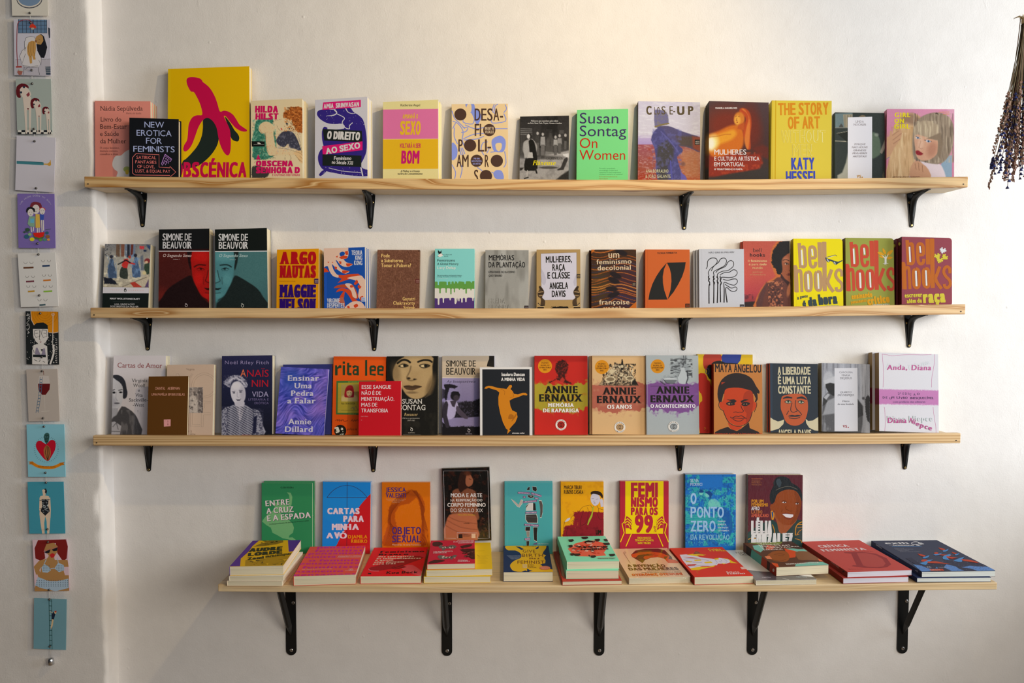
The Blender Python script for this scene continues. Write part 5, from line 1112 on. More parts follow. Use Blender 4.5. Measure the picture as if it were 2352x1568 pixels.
def A_nin(c):
    def f(m):
        m.vgrad([(130, '1e1f3e'),(600, '15172e'),(1030, '0b0d1a')])
        m.poly([(115,440),(150,390),(210,355),(280,350),(340,380),(380,440),(383,480),(350,490),(320,440),(250,400),(200,440),(190,490),(150,470)], '8d8a98',9,1,3, rough=16); m.tint('3a394c',.5,.7,14, rect=(110,350,385,495), a=.8); m.line([(180,420),(240,380),(300,400),(360,460)],10, 'bdb8c0',8,.8,3)
        m.poly([(200,480),(230,430),(290,420),(345,480),(362,550),(355,620),(320,670),(270,682),(230,650),(205,600),(192,530)], 'b3adb4',8,1,3); m.blob(330,560,30,80, '8d8894',.9,0,.6); m.blob(255,470,40,30, 'cbc4c8',.9)
        m.poly([(240,660),(340,640),(350,700),(310,880),(270,800),(250,700)], 'a59fa8',9,1,2)
        m.poly([(95,750),(190,700),(245,690),(280,800),(300,880),(330,800),(345,680),(430,730),(500,740),(540,800),(560,920),(560,1035),(92,1035)], '82808c',9,1,2)
        d = (np.sin(m.X * .30) * np.sin(m.Y * .24 + m.X * .16)); al = np.clip(d * 3,0,1) * ((m.X > 150) & (m.X < 470) & (m.Y > 700)) * (m.c.mean(-1) > .4); m._mix(al, '15172e'); m.tint('2a2a3e',.48,.6,9, rect=(92,700,165,1035), a=.8); m.tint('2a2a3e',.48,.6,9, rect=(440,720,562,1035), a=.8); m.poly([(455,820),(490,800),(480,1000),(440,1010)], '15172e',12)
        m.line([(213,535),(245,530)],7, '4a4858',5); m.line([(290,520),(325,522)],7, '4a4858',5); m.blob(232,548,14,7, '2a2838',.5); m.blob(306,538,15,7, '2a2838',.5); m.line([(270,540),(268,590),(288,598)],6, '8a8490',5,.9,2); m.poly([(252,618),(285,622),(315,612),(300,636),(270,638)], '3c3848',5); m.line([(262,622),(305,620)],4, 'd8d2d6',3)
        m.noise(5,.02)
    c.img(90,130,680,1035, f,1.0); v = '63587f'; r = 'a01222'
    c.t('Noël Riley Fitch',130,226,624,40, '7a6f92', sp=.07); c.t('A',304,364,366,78, 'c4633f'); c.t('NAÏS',378,367,622,78, r); c.t('NIN',432,480,616,78, r)
    c.t('VIDA',435,592,620,58, '8e84a4'); c.t('LITERÁRIA E',396,634,622,24, v, sp=.08); c.t('ERÓTICA',464,675,622,24, v, sp=.08); c.rect(320,1020,430,1050, '9a1c20')
ART['nin'] = A_nin
def A_pedra(c):
    def f(m):
        m.fill('43439c'); a = vnoise(m.X, m.Y,120,7,2); m._mix(np.clip((a - .35) * 2,0,1), '6c57a4'); th = vnoise(m.X, m.Y,180,8,1) * 3; u = m.Y * 1.0 + m.X * (.35 + th * .1) + 26 * vnoise(m.X, m.Y,60,9,2)
        n = vnoise(u, m.X * .22,12,10,2) - .5; m.c += (n * .45)[..., None] * np.array([.9,.7,.9]); m.blob(880,400,120,150, '1f3f8f',1.2,0,.7); m.blob(1200,720,70,90, '8f62a6',1.2,0,.5)
    c.img(680,245,1320,1045, f,1.0); w_ = 'ddd5e6'; g = dict(sf=True, b=.10)
    c.t('Ensinar',838,412,1190,60, w_, **g); c.t('Uma',908,497,1108,60, w_, **g); c.t('Pedra',870,582,1128,60, w_, **g); c.t('a Falar',832,667,1152,60, w_, **g); c.t('Annie',838,902,1102,62, w_, **g); c.t('Dillard',805,988,1118,62, w_, **g)
    c.t('TRADUÇÃO INÊS DIAS',752,1025,762,9, 'a8a0cc', yb1=865); c.t('ANTÍGONA',1190,1028,1192,9, 'cfc8dc', yb1=950)
ART['pedra'] = A_pedra
def A_rita(c):
    k = '1f3620'; gr = '3b6330'; y_ = '9c8a2c'
    for pl in ([(95,352),(95,240),(115,236),(122,262),(145,236),(168,238),(168,272),(150,268),(125,280),(125,352)],[(182,350),(182,238),(208,238),(208,350)],[(182,196),(208,196),(208,222),(182,222)],[(232,210),(256,208),(256,238),(280,238),(280,262),(256,262),(256,325),(282,325),(282,352),(245,352),(230,338)],
               [(434,182),(458,178),(458,355),(434,356)]): c.poly(pl, k)
    c.line([(295,262),(320,250),(350,252),(352,352)],26, k); c.line([(352,292),(310,292),(302,320),(310,340),(352,338)],22, k)
    for x in (485,572): c.line([(x + 5,296),(x + 62,294),(x + 62,258),(x + 50,252),(x + 16,254),(x + 10,266),(x + 12,340),(x + 68,344)],25, k)
    c.poly([(112,414),(560,410),(560,800),(106,792)], gr); c.poly([(130,436),(560,432),(560,778),(124,774)], y_); c.lines([[(130,450 + i * 14),(400,450 + i * 14)] for i in range(23)],1.6, 'b09c3c')
    c.img(165,455,352,645, lambda m: (m.fill('9a8648').blob(260,620,100,60, 'b7a36c',.3), m.poly([(222,600),(200,585),(210,510),(240,468),(285,466),(306,510),(308,590),(280,600)], '8c1420',6,1,3), m.blob(257,550,32,42, 'b49c6e',.3), m.poly([(225,530),(230,500),(285,500),(292,530),(258,520)], '7a1018',5), m.blob(243,548,7,4, '2c2018',.6), m.blob(272,548,7,4, '2c2018',.6), m.blob(258,578,10,4, '7a2a24',.6)),1.0)
    c.t('ESTADOS UNIDOS DO BRASIL',245,432,560,13, '8c9c3c', b=.05); c.t('BANCO',122,735,124,13, 'a0a84a', yb1=500, m=.3); c.t('CÉDULA',245,792,330,12, '8c9c3c'); c.t('No 0000001',165,678,318,20, '2a2a14', m=.3); c.line([(165,742),(380,744)],2.5, '3a3a1c'); c.line([(270,730),(300,710),(310,738),(330,700),(350,735),(380,710)],3, '2a3056',4)
    c.line([(100,860),(128,848),(125,866),(145,846),(148,868),(165,850),(170,866),(185,848),(200,868),(240,860)],4, '161a14',4); c.line([(275,868),(292,850),(300,870),(320,850),(325,868),(345,850),(360,868)],4, '161a14',4)
    c.t('prefácio de',232,968,345,26, '5a2408', m=.5); c.circ(155,975,68, '14140f'); c.t('3',106,1000,152,62, 'c8c4b8', m=.5, b=.3, yb1=985); c.t('ª',160,1004,188,62, 'c8c4b8', b=.15); c.circ(184,985,5, 'c8c4b8'); c.t('edição',140,1035,196,20, 'c8c4b8', b=.1, yb1=1015)
ART['rita'] = A_rita
def A_renascer(c):
    def f(m):
        m.fill('100f0c'); m.poly([(745,330),(760,260),(800,190),(870,145),(900,130),(1180,130),(1192,250),(1190,400),(1165,500),(1110,580),(1040,615),(960,610),(890,560),(830,470),(760,410)], 'a4875c',14,1,3)
        m.blob(1000,200,90,90, 'b3966a',.9,0,.7); m.blob(860,350,70,80, 'b5986a',.9,0,.7); m.blob(1110,380,70,110, 'ab8e62',.9,0,.7); m.blob(1170,480,40,130, '6a5538',.9,.3,.8); m.blob(780,320,50,110, '6a5538',.9,-.2,.5)
        m.line([(800,215),(850,180),(900,180),(940,205)],22, '14120d',8,1,3); m.line([(1030,200),(1090,180),(1150,182),(1185,200)],20, '14120d',8,1,3)
        m.poly([(805,250),(850,220),(900,225),(925,245),(890,262),(850,265)], '30281a',7,1,2); m.blob(860,245,30,14, 'c9b083',.4); m.blob(878,242,16,15, '100e0a',.4); m.poly([(1040,240),(1080,222),(1140,225),(1170,245),(1120,270),(1070,268)], '30281a',7,1,2); m.blob(1095,246,36,15, 'c9b083',.4); m.blob(1115,244,18,16, '100e0a',.4)
        m.line([(950,250),(935,310),(905,370),(915,400),(960,410),(1010,395)],12, '5a4830',14,.8,3); m.blob(925,385,20,12, '2a2014',.7); m.blob(990,395,16,8, '2a2014',.7); m.poly([(865,472),(930,462),(965,470),(1000,460),(1075,478),(1010,505),(970,520),(900,510)], '4a3422',7,1,2); m.line([(870,475),(960,482),(1070,478)],5, '16100a',4,1,2); m.blob(960,545,60,14, '5a4830',.9,0,.6)
        m.poly([(1100,600),(1200,560),(1250,400),(1260,120),(1300,120),(1300,1050),(660,1050),(660,500),(760,500),(880,600),(1000,640)], '12110e',14); m.tint('26231c',.55,.8,60, ay=.6, rect=(860,640,1260,1050), a=.6); m.line([(1110,600),(1170,565)],8, '4a4030',8); m.noise(5,.02)
    c.img(665,130,1262,1045, f,1.0); w_ = 'ccc6bc'
    c.t('SUSAN',852,670,1077,52, w_, sf=True, m=.2); c.t('SONTAG',818,742,1112,58, w_, sf=True, m=.2); c.t('Renascer',874,806,1028,32, 'b89c6a', sl=.2, sf=True); c.t('Diários e apontamentos',856,840,1048,15, 'a49c90', sl=.2); c.t('1947-1963',910,866,994,15, 'a49c90', sl=.2)
    c.ring(958,962,12,4, w_,14); c.line([(945,938),(962,944),(970,958)],4, w_); c.t('QUETZAL',918,1003,996,11, 'a49c90', sf=True); c.line([(860,1018),(1062,1020)],3, '6a655c')
ART['renascer'] = A_renascer
def A_sangue(c):
    w_ = 'd5c5c5'; g = dict(b=.05, m=.35)
    for s, y, b, h in (('ESSE SANGUE',503,726,42),('NÃO É DE',570,614,42),('MENSTRUAÇÃO.',637,762,42),('MAS DE',703,572,42),('TRANSFOBIA',768,692,42)): c.t(s,(395,394,391,391,390)[(y - 503) // 66 if y < 768 else 4], y, b, h, w_, **g)
    c.t('maria fusco',388,818,468,13, 'c8868a'); c.t('e —'.replace('—', '-'),388,858,412,10, 'c8868a')
ART['sangue'] = A_sangue
def A_insep(c):
    def f(m):
        m.fill('8a80a4').vgrad([(380, '8f86ac'),(640, '8077a0'),(660, '4a4458'),(780, '15131a')])
        m.poly([(240,680),(330,640),(400,650),(500,610),(660,600),(660,830),(220,830)], '1a171f',12,1,1, rough=24); m.tint('4a445a',.55,.75,12, rect=(230,650,500,830), a=.7)
        m.poly([(75,830),(360,825),(500,815),(660,810),(660,930),(75,930)], '8379a0',8); m.poly([(75,880),(130,900),(170,930),(330,925),(660,930),(660,1045),(75,1045)], '110f14',9, rough=24)
        m.poly([(90,455),(180,450),(250,475),(220,500),(160,490),(140,560),(125,650),(100,600),(110,500)], '17141c',8, rough=14); m.poly([(75,500),(120,520),(110,600),(75,620)], '1a1720',10,.8)
        m.poly([(100,650),(160,630),(230,640),(260,700),(230,760),(215,820),(140,850),(100,780)], 'a9a0c2',7,1,2); m.poly([(90,690),(120,640),(145,680),(130,800),(160,920),(120,940),(85,820)], '2c2730',8,1,2); m.poly([(240,690),(290,740),(370,825),(330,840),(240,770)], '4a4150',6,1,2)
        m.blob(222,585,52,50, '16131a',.25); m.poly([(170,550),(200,530),(260,535),(280,575),(260,590)], '141118',6); m.blob(235,605,32,34, '3a323c',.4); m.poly([(165,640),(240,630),(215,710),(190,700)], '3a323e',8); m.noise(5,.02)
    c.img(70,378,672,1045, f,1.0)
    c.poly([(50,100),(680,100),(680,382),(50,380)], 'b8a68f'); c.line([(50,378),(680,380)],7, 'd0c4b8'); c.poly([(605,100),(680,100),(680,260),(578,250),(590,200),(604,170)], '1b1814',0)
    k = '231f1a'; c.t('SIMONE DE',120,252,455,68, k, m=.9, b=.05); c.t('BEAUVOIR',122,345,453,78, k, m=.9, b=.05); c.t('As Inseparáveis',124,434,452,28, '3a3448', sl=.22, sf=True, sp=.02)
    c.ring(378,975,13,4, 'c8c0cc',15); c.line([(364,950),(382,956),(392,968)],4, 'c8c0cc'); c.t('QUETZAL',340,1014,415,10, 'a098a8'); c.line([(245,1028),(480,1028)],2.5, '7a7284')
ART['insep'] = A_insep
def A_isadora(c):
    c.poly([(528,284),(1060,283),(1060,1080),(530,1080)], '1b1e24'); o = 'c87a14'; o2 = 'd08b2e'
    c.poly([(552,500),(565,480),(600,470),(640,474),(700,492),(740,498),(770,500),(800,505),(820,480),(835,460),(858,460),(862,480),(845,505),(870,530),(885,560),(930,566),(980,548),(1015,548),(1035,565),(1030,578),(990,572),(930,596),(880,610),(835,635),(845,700),(865,745),(915,768),(925,820),(900,880),(850,935),(830,960),(848,970),(820,1000),(808,1012),(815,965),(795,950),(760,880),(730,780),(710,680),(708,600),(720,545),(690,520),(640,505),(600,492),(575,502)], o)
    c.polys([[(835,790),(880,800),(870,840),(820,840)],[(905,785),(915,800),(868,865),(858,860)]], 'a5600e',2); c.line([(735,505),(780,530),(775,570)],5, 'a5600e',3); c.line([(840,600),(880,590),(870,545)],5, 'a5600e',3); c.line([(600,478),(700,505)],4, o2)
    w_ = 'd5d1cd'; c.t('Isadora Duncan',745,358,1006,36, w_, m=.7, b=.16); c.t('A MINHA VIDA',740,414,1008,36, w_, m=.5, b=.16); c.t('sistema solar',864,1008,1006,16, w_, b=.2)
ART['isadora'] = A_isadora
def ernaux(c, bg, sp, sp2, l2, y0=0, dx=0, cx=205, cy=248, seed=1, edge='b0261c'):
    def f(m):
        m.fill(bg); X = (m.X - m.X.min()) / (m.X.max() - m.X.min())
        up = 450 + y0 * .5 + 50 * (np.abs(X - .5) * 2) ** 2 * (-.4) + (vnoise(m.X, m.Y,50, seed,3) - .5) * 110; lo = 770 + y0 * .5 - 60 * (np.abs(X - .5) * 2) ** 2 + (vnoise(m.X, m.Y,45, seed + 1,3) - .5) * 120
        a = np.clip((m.Y - up) / 7,0,1) * np.clip((lo - m.Y) / 7,0,1); m._mix(a, sp); b = np.clip((m.Y - up + 40) / 30,0,1) * np.clip((lo + 40 - m.Y) / 30,0,1) * np.clip((vnoise(m.X, m.Y,30, seed + 4,3) - .5) * 8,0,1) * (1 - a); m._mix(b * .8, sp2); m.tint(sp2,.6,.85,40, rect=(m.X.min(),480, m.X.max(),760), a=.4)
        ART_TOP[seed](m)
    x0 = 62 if seed == 3 else 85 if seed == 1 else 735
    c.img(x0 - 5,110, x0 + 625,1045, f,1.0)
    k = '17140f'; w_ = 'e2dcd8'; X = lambda v: v + dx
    c.circ(X(cx), cy,79, 'd48a12'); q = '5a3208'
    for i,(s, w2) in enumerate((('PRÉMIO',40),('NOBEL DE',50),('LITERATURA',66),('2022',20))): c.t(s, X(cx) - w2, cy - 27 + i * 25, X(cx) + w2,16, q, sf=True, b=.1)
    return X, k, w_
def top1(m):
    m.poly([(320,300),(330,220),(375,182),(430,185),(465,230),(460,300),(430,350),(440,400),(495,430),(500,450),(400,430),(340,400),(300,415),(240,450),(250,425),(330,390),(350,350)], '2a0f0c',7,.9,2, rough=24); m.tint('8a2018',.5,.7,12, rect=(325,190,460,390), a=.8); m.poly([(375,400),(400,370),(430,400),(410,440),(370,440)], 'c9362a',10,.8)
def top2(m):
    m.poly([(1000,215),(1110,225),(1255,460),(1120,470),(810,460),(870,400),(930,300)], '9a8468',8,.9,0, rough=20); m.tint('2a231c',.47,.58,14, rect=(850,220,1230,465), a=.9); m.tint('d9c7a4',.55,.68,13, rect=(880,240,1200,440), a=.9)
    m.blob(940,395,60,32, 'd9c6a0',.15); m.blob(940,395,44,22, '6a5840',.3,0,.8); m.blob(1160,385,50,26, 'd9c6a0',.15); m.blob(1160,385,34,16, '5a4a38',.4,0,.8); m.blob(955,305,40,20, 'd0bd98',.2); m.poly([(1062,210),(1068,170),(1078,170),(1086,210),(1088,290),(1058,290)], '1a1714',3); m.poly([(1060,235),(1086,235),(1086,265),(1060,265)], 'cdbb98',3); m.blob(993,215,12,10, '3a3026',.4); m.poly([(1180,460),(1190,410),(1225,410),(1255,460)], '1f1a16',5); m.lines([[(810,462),(1255,466)],[(930,300),(820,450)],[(1110,230),(1250,455)]],4, '2a231c',4)
def top3(m):
    m.poly([(445,150),(470,130),(520,125),(530,200),(560,260),(540,400),(420,440),(300,440),(230,420),(260,370),(400,350),(340,240),(440,200)], '8b9296',26,.7,0, rough=60); m.tint('3a3c40',.5,.66,12, ax=.3, ay=1.2, rect=(340,160,590,380), a=.9)
    m.poly([(430,400),(425,350),(455,290),(455,265),(500,262),(505,290),(530,360),(528,430),(500,450),(440,440)], 'b7bdc0',6,1,2); m.line([(530,300),(540,380),(520,440)],10, '22232a',8); m.line([(458,290),(430,360)],6, '4a4c50',5); m.blob(340,395,80,16, 'c4c9cc',.2); m.poly([(262,400),(418,400),(390,440),(290,440)], '6d7276',5); m.line([(262,395),(300,440),(390,442)],5, '26272b',4); m.line([(230,420),(280,455)],10, '3a3c40',10); m.line([(120,474),(600,470)],6, '4a3056',6,.8); m.lines([[(490,130),(500,200),(480,260)],[(515,130),(512,220)]],7, '26272b',5,.9)
ART_TOP = {1: top1,2: top2,3: top3}
def seal(c, x, y, col, k):
    c.circ(x, y,62, 'e2dcd4'); c.circ(x, y,43, col); c.ring(x - 12, y,24,5, k); c.ring(x + 12, y,24,5, k); c.ring(x - 12, y,14,3, k); c.ring(x + 12, y,14,3, k)
    for s, a0, a1, r, up in (('LIVROS DO BRASIL',200,340,48,1),('DOIS MUNDOS',145,35,58,-1)):
        for i, ch in enumerate(s):
            if ch == ' ': continue
            a = math.radians(a0 + (a1 - a0) * (i + .5) / len(s)); px, py = x + r * math.cos(a), y + r * math.sin(a); tx, ty = (-math.sin(a) * up, math.cos(a) * up); c.t(ch, px - tx * 3.5, py - ty * 3.5, px + tx * 3.5,9, k, yb1=py + ty * 3.5)
def A_rapariga(c):
    X, k, w_ = ernaux(c, 'bd241c', 'a39128', 'b5541c', None); o = dict(sf=True, b=.17)
    c.t('ANNIE',198,552,573,80, k, **o); c.t('ERNAUX',140,646,628,82, k, **o); c.t('MEMÓRIA',237,708,532,42, w_, sf=True, b=.2); c.t('DE RAPARIGA',182,767,590,42, w_, sf=True, b=.2); seal(c,385,908, 'b8261d', '2a0f0c')
ART['rapariga'] = A_rapariga
def A_anos(c):
    X, k, w_ = ernaux(c, 'd6ae7c', 'b05f4c', 'c08a6a', None, cx=845, cy=258, seed=2); o = dict(sf=True, b=.17)
    c.t('ANNIE',852,567,1230,80, '1d1414', **o); c.t('ERNAUX',790,664,1290,82, '1d1414', **o); c.t('OS ANOS',903,728,1182,46, 'eadfd8', sf=True, b=.2); seal(c,1047,934, 'cfa878', '2a1c14')
ART['anos'] = A_anos
def A_acont(c):
    X, k, w_ = ernaux(c, 'a9b0b2', '7c4c8c', '8f6a9e', None, cx=198, cy=250, seed=3); o = dict(sf=True, b=.17)
    c.t('ANNIE',180,557,555,80, k, **o); c.t('ERNAUX',120,655,614,80, k, **o); c.t('O ACONTECIMENTO',118,716,624,40, 'ece6ea', sf=True, b=.17); seal(c,378,928, 'b0b6b8', '2a2a2c'); c.line([(82,130),(88,1030)],2, 'c2c8ca')
ART['acont'] = A_acont
def A_colourful(c):
    r = 'b8281c'; y_ = 'd8b01c'; b = '2c3e8c'
    c.fill(y_); c.poly([(640,350),(730,330),(760,400),(810,500),(820,1040),(680,1040),(660,700),(700,640),(690,560),(660,520)], r,2); c.poly([(735,100),(890,100),(918,170),(880,240),(780,300),(720,270),(710,190)], 'b03a2a',2); c.poly([(940,100),(1120,100),(1136,150),(1100,220),(960,240),(920,190)], b,2); c.poly([(830,200),(900,185),(960,210),(1100,220),(1100,300),(820,240)], '1d1c1e',2)
    c.poly([(760,250),(800,230),(830,300),(830,400),(780,390),(752,330)], '17161a',2); c.ring(758,305,20,6, '3a3e74',32); c.line([(722,935),(738,945),(725,960)],4, 'c49a24',3); c.line([(715,965),(770,970),(740,990)],3, '5a2a1a',3)
ART['colourful'] = A_colourful
def A_maya(c):
    k = '2a2224'; r = 'c4401c'
    c.fill('c27c3e'); c.t('MAYA ANGELOU',843,312,1364,88, k, m=.85, b=.09, yb1=320)
    c.poly([(930,740),(885,640),(872,560),(885,470),(920,400),(990,345),(1080,325),(1180,340),(1260,390),(1305,470),(1345,530),(1338,560),(1320,550),(1325,620),(1290,660),(1280,560),(940,560)], k,2)
    c.poly([(900,650),(925,650),(945,590),(955,520),(1000,495),(1110,490),(1220,515),(1265,540),(1280,640),(1300,655),(1310,690),(1290,740),(1262,765),(1240,840),(1200,890),(1150,910),(1100,915),(1040,900),(980,850),(950,790),(935,745),(905,720),(893,680)], r,2)
    c.poly([(1170,560),(1220,520),(1265,540),(1278,640),(1260,760),(1240,840),(1190,890),(1200,780),(1170,740),(1160,640)], 'a8351a',2)
    c.poly([(990,880),(1060,915),(1150,920),(1125,955),(1080,970),(1020,950)], r,2); c.poly([(835,1040),(845,990),(900,960),(990,930),(1020,955),(1090,978),(1140,950),(1225,880),(1235,945),(1330,985),(1385,1040)], k,1)
    c.line([(893,650),(885,690),(905,730),(935,748)],6, k,3); c.line([(935,745),(960,810),(1000,880),(1070,920),(1150,918),(1215,880),(1245,830),(1265,760)],7, k,3); c.line([(1312,655),(1312,700),(1285,765)],6, k,3)
    c.poly([(970,620),(1010,625),(1060,620),(1090,640),(1060,665),(1020,640)], k); c.poly([(1130,640),(1180,620),(1225,625),(1170,645),(1145,665)], k); c.poly([(968,665),(1010,645),(1050,650),(1070,680),(1040,690),(990,690)], k,2); c.poly([(1140,680),(1170,650),(1220,655),(1238,672),(1200,696),(1160,694)], k,2); c.poly([(985,672),(1015,660),(1040,672),(1015,684)], 'b58a60'); c.circ(1020,673,11, k); c.poly([(1160,676),(1185,664),(1210,675),(1185,685)], 'b58a60'); c.circ(1185,675,11, k)
    c.line([(1135,690),(1150,730),(1165,750),(1150,768),(1125,765),(1100,770),(1080,762),(1050,768)],6, k,3); c.line([(1018,818),(1035,832),(1080,810),(1110,815),(1140,805),(1175,825),(1198,838)],7, k,3); c.line([(1035,834),(1090,832),(1140,836),(1180,834)],6, k,3); c.line([(1045,842),(1080,862),(1130,865),(1165,845)],6, k,3)
    c.poly([(915,430),(960,428),(930,445),(918,458)], 'b03a20'); c.t('FERREIRA GULLAR',872,940,874,8, '6a3c1c', yb1=808); c.t('ANTÍGONA',1356,955,1358,9, '4a2814', yb1=872); c.t('SEI PORQUE CANTA O PÁSSARO NA GAIOLA',838,1030,1400,26, 'c8401c', m=.5, b=.1)
ART['maya'] = A_maya
SPINE['maya'] = lambda c: c.t('MAYA ANGELOU',806,510,815,22, '3c1410', yb1=905, m=.6, b=.1).t('SEI PORQUE CANTA',810,265,812,10, 'c88a6c', yb1=480)
def A_liberdade(c):
    cr = 'd3c8a8'; k = '262c34'; o = 'c05a34'
    c.rect(100,150,168,1050, '2e3f50')
    g = dict(m=.85, b=.13); c.t('A LIBERDADE',228,342,596,84, cr, **g); c.t('É UMA LUTA',230,450,600,82, cr, **g); c.t('CONSTANTE',232,556,600,84, cr, **g)
    c.poly([(275,590),(330,570),(410,558),(500,565),(548,600),(566,660),(566,740),(548,820),(515,880),(460,912),(405,918),(350,900),(310,860),(285,790),(262,730),(260,660)], o,2)
    c.poly([(145,825),(180,850),(230,870),(270,860),(300,848),(290,900),(240,950),(170,972),(140,975)], cr,1); c.poly([(540,840),(570,865),(620,860),(690,815),(690,975),(640,970),(580,940),(548,890)], cr,1)
    c.line([(285,612),(330,598),(390,605)],[8,24,14], k,3); c.line([(440,610),(500,600),(552,625)],[12,26,10], k,3); c.poly([(300,650),(345,628),(385,650),(345,672)], k,2); c.poly([(450,650),(490,630),(530,655),(490,674)], k,2); c.poly([(310,651),(345,636),(378,652),(345,666)], cr); c.circ(345,648,12, '1c4030'); c.poly([(458,652),(490,638),(524,656),(490,668)], cr); c.circ(492,651,12, '1c4030')
    c.line([(388,660),(372,740),(400,768),(430,758),(445,750),(425,690),(430,630)],7, k,3); c.line([(350,750),(325,795)],7, k); c.line([(445,735),(480,770),(498,797)],7, k,3); c.poly([(340,812),(385,796),(420,802),(450,796),(495,806),(430,818)], k,2); c.line([(352,828),(420,838),(478,824)],8, k,3)
    c.t('ANGELA DAVIS',232,1030,606,66, cr, **g); c.t('ANTÍGONA',660,948,662,9, '3a3c3c', yb1=875); c.t('PREFÁCIO CORNEL',158,960,160,7, 'c8826a', yb1=850)
ART['liberdade'] = A_liberdade
SPINE['liberdade'] = lambda c: c.t('ANGELA DAVIS',122,260,122,14, 'd0b890', yb1=420, b=.05).t('A LIBERDADE É UMA LUTA CONSTANTE',122,480,122,12, '3a2018', yb1=900)
def A_quarto(c):
    def f(m):
        m.fill('a2a4ad').tint('c0c2cc',.45,.7,40, ax=1.2, ay=.08, a=.8); m.tint('6f7078',.66,.78,10, ax=1.2, ay=.04, a=.8)
        m.poly([(725,780),(740,600),(790,540),(870,520),(1130,620),(1190,700),(1180,900),(1160,1030),(722,1030)], '5a5a5e',14,1,1); m.tint('8f9096',.5,.7,26, ay=.3, rect=(722,800,870,1030), a=.8); m.poly([(750,750),(780,640),(870,600),(870,780),(730,800)], 'a3a4aa',16,.9)
        m.blob(800,400,58,90, 'b8b9c0',.3); m.poly([(745,410),(870,360),(870,460),(760,455)], 'c4c5cb',8); m.poly([(765,450),(870,445),(870,580),(820,560),(785,520)], '2a2a2c',8,1,2); m.poly([(745,600),(790,555),(815,570),(770,630)], 'b0b1b8',6); m.poly([(740,600),(790,640),(760,680),(730,700)], '3a3a3c',8)
        m.poly([(1125,620),(1175,690),(1190,800),(1130,830)], '3c3c40',8); m.poly([(1210,620),(1240,570),(1265,600),(1265,890),(1235,860),(1215,760)], '3a3a3e',8, rough=16); m.blob(1190,610,14,16, '55555a',.8); m.noise(6,.03)
    c.img(718,205,1268,1030, f,1.0); c.poly([(866,270),(1124,268),(1128,980),(866,980)], 'dcdbe2'); k = '6f6f78'
    c.t('CAROLINA',920,328,1073,21, k, sf=True); c.t('MARIA',947,361,1044,21, k, sf=True); c.t('DE JESUS',930,394,1060,21, k, sf=True); c.t('QUARTO',931,551,1057,20, k, sl=.2, sf=True); c.t('DE DESPEJO',903,584,1087,20, k, sl=.2, sf=True); c.t('Diário',955,651,1034,20, k, sl=.2, sf=True); c.t('de uma favelada',903,684,1083,20, k, sl=.2, sf=True)
    c.t('V',960,940,985,30, 'a8283c', sf=True, b=.1); c.t('S',988,940,1008,30, 'a8283c', b=.1); c.circ(1022,936,6, 'a8283c')
ART['quarto'] = A_quarto
SPINE['quarto'] = lambda c: c.t('CAROLINA MARIA DE JESUS',702,290,702,10, '5a5244', yb1=540, sf=True)
def A_anda(c):
    p = 'c95c9c'; k = '4a3a64'
    c.lines([[(225,112),(280,120),(340,132),(420,124),(560,118),(680,122),(782,115)],[(228,112),(240,300),(236,490)],[(805,108),(815,112),(812,220),(792,340),(783,400),(782,500)],[(243,690),(255,740),(262,900),(250,1010)],[(798,700),(812,820),(830,930),(834,1002)],[(680,1003),(834,1001)]],4, 'cf74a8',4)
    o = 'c3d6d9'
    c.t('Anda,',265,278,500,62, o, b=.12, ol=('eceaf2',.09)); c.t('Diana',532,290,760,62, o, b=.12, ol=('eceaf2',.09), yb1=225); c.t('Anda,',278,290,508,56, p, b=.10, sl=.1); c.t('Diana',555,293,778,58, p, b=.10, sl=.1)
    c.img(188,486,860,706, lambda m: (m.fill('eceaf2'), m._mix(np.clip((m.Y - 500 - (m.X - 190) * .02) / 14 + (vnoise(m.X, m.Y,6,3) - .5),0,1) * np.clip((682 + (m.X - 190) * .018 - m.Y) / 14 + (vnoise(m.X, m.Y,6,4) - .5),0,1), 'd187c2')),1.0)
    for s, x0, y, x1 in (('2ª',403,569,438),('E',457,569,472),('D',484,569,505),('I',516,569,522),('Ç',534,574,556),('A',578,580,602),('O',618,571,648),('D',233,612,256),('E',268,613,286),('U',310,622,332),('M',334,612,362),('LI',390,612,424),('V',434,618,456),('RO',462,615,512),('INESQUECÍVEL',543,618,806)): c.t(s, x0, y, x1,24, k, b=.05)
    c.t('com prefácio dxs editorxs',350,660,712,22, '7c5a94')
    c.t('Diana Niepce',283,868,798,60, o, b=.12, ol=('eceaf2',.09)); c.t('Diana',290,886,502,58, p, b=.10)
    for s, x0, y0, x1, y1 in (('N',528,880,572,895),('i',580,900,592,904),('e',600,912,640,926),('p',650,932,690,944),('c',700,948,735,958),('e',742,962,782,972)): c.t(s, x0, y0, x1,58 if s in 'N' else 55, p, b=.10, yb1=y1)
ART['anda'] = A_anda
def S_anda(c):
    c.img(130,480,194,700, lambda m: m.fill('b59a70')._mix(np.clip((m.Y - 492) / 14,0,1) * np.clip((684 - m.Y) / 14,0,1), 'a03350'),1.0)
    c.t('Diana Niepce',155,213,157,10, '3a2c20', yb1=360); c.t('ANDA, DIANA',161,770,163,12, '2c2018', yb1=930)
SPINE['anda'] = S_anda

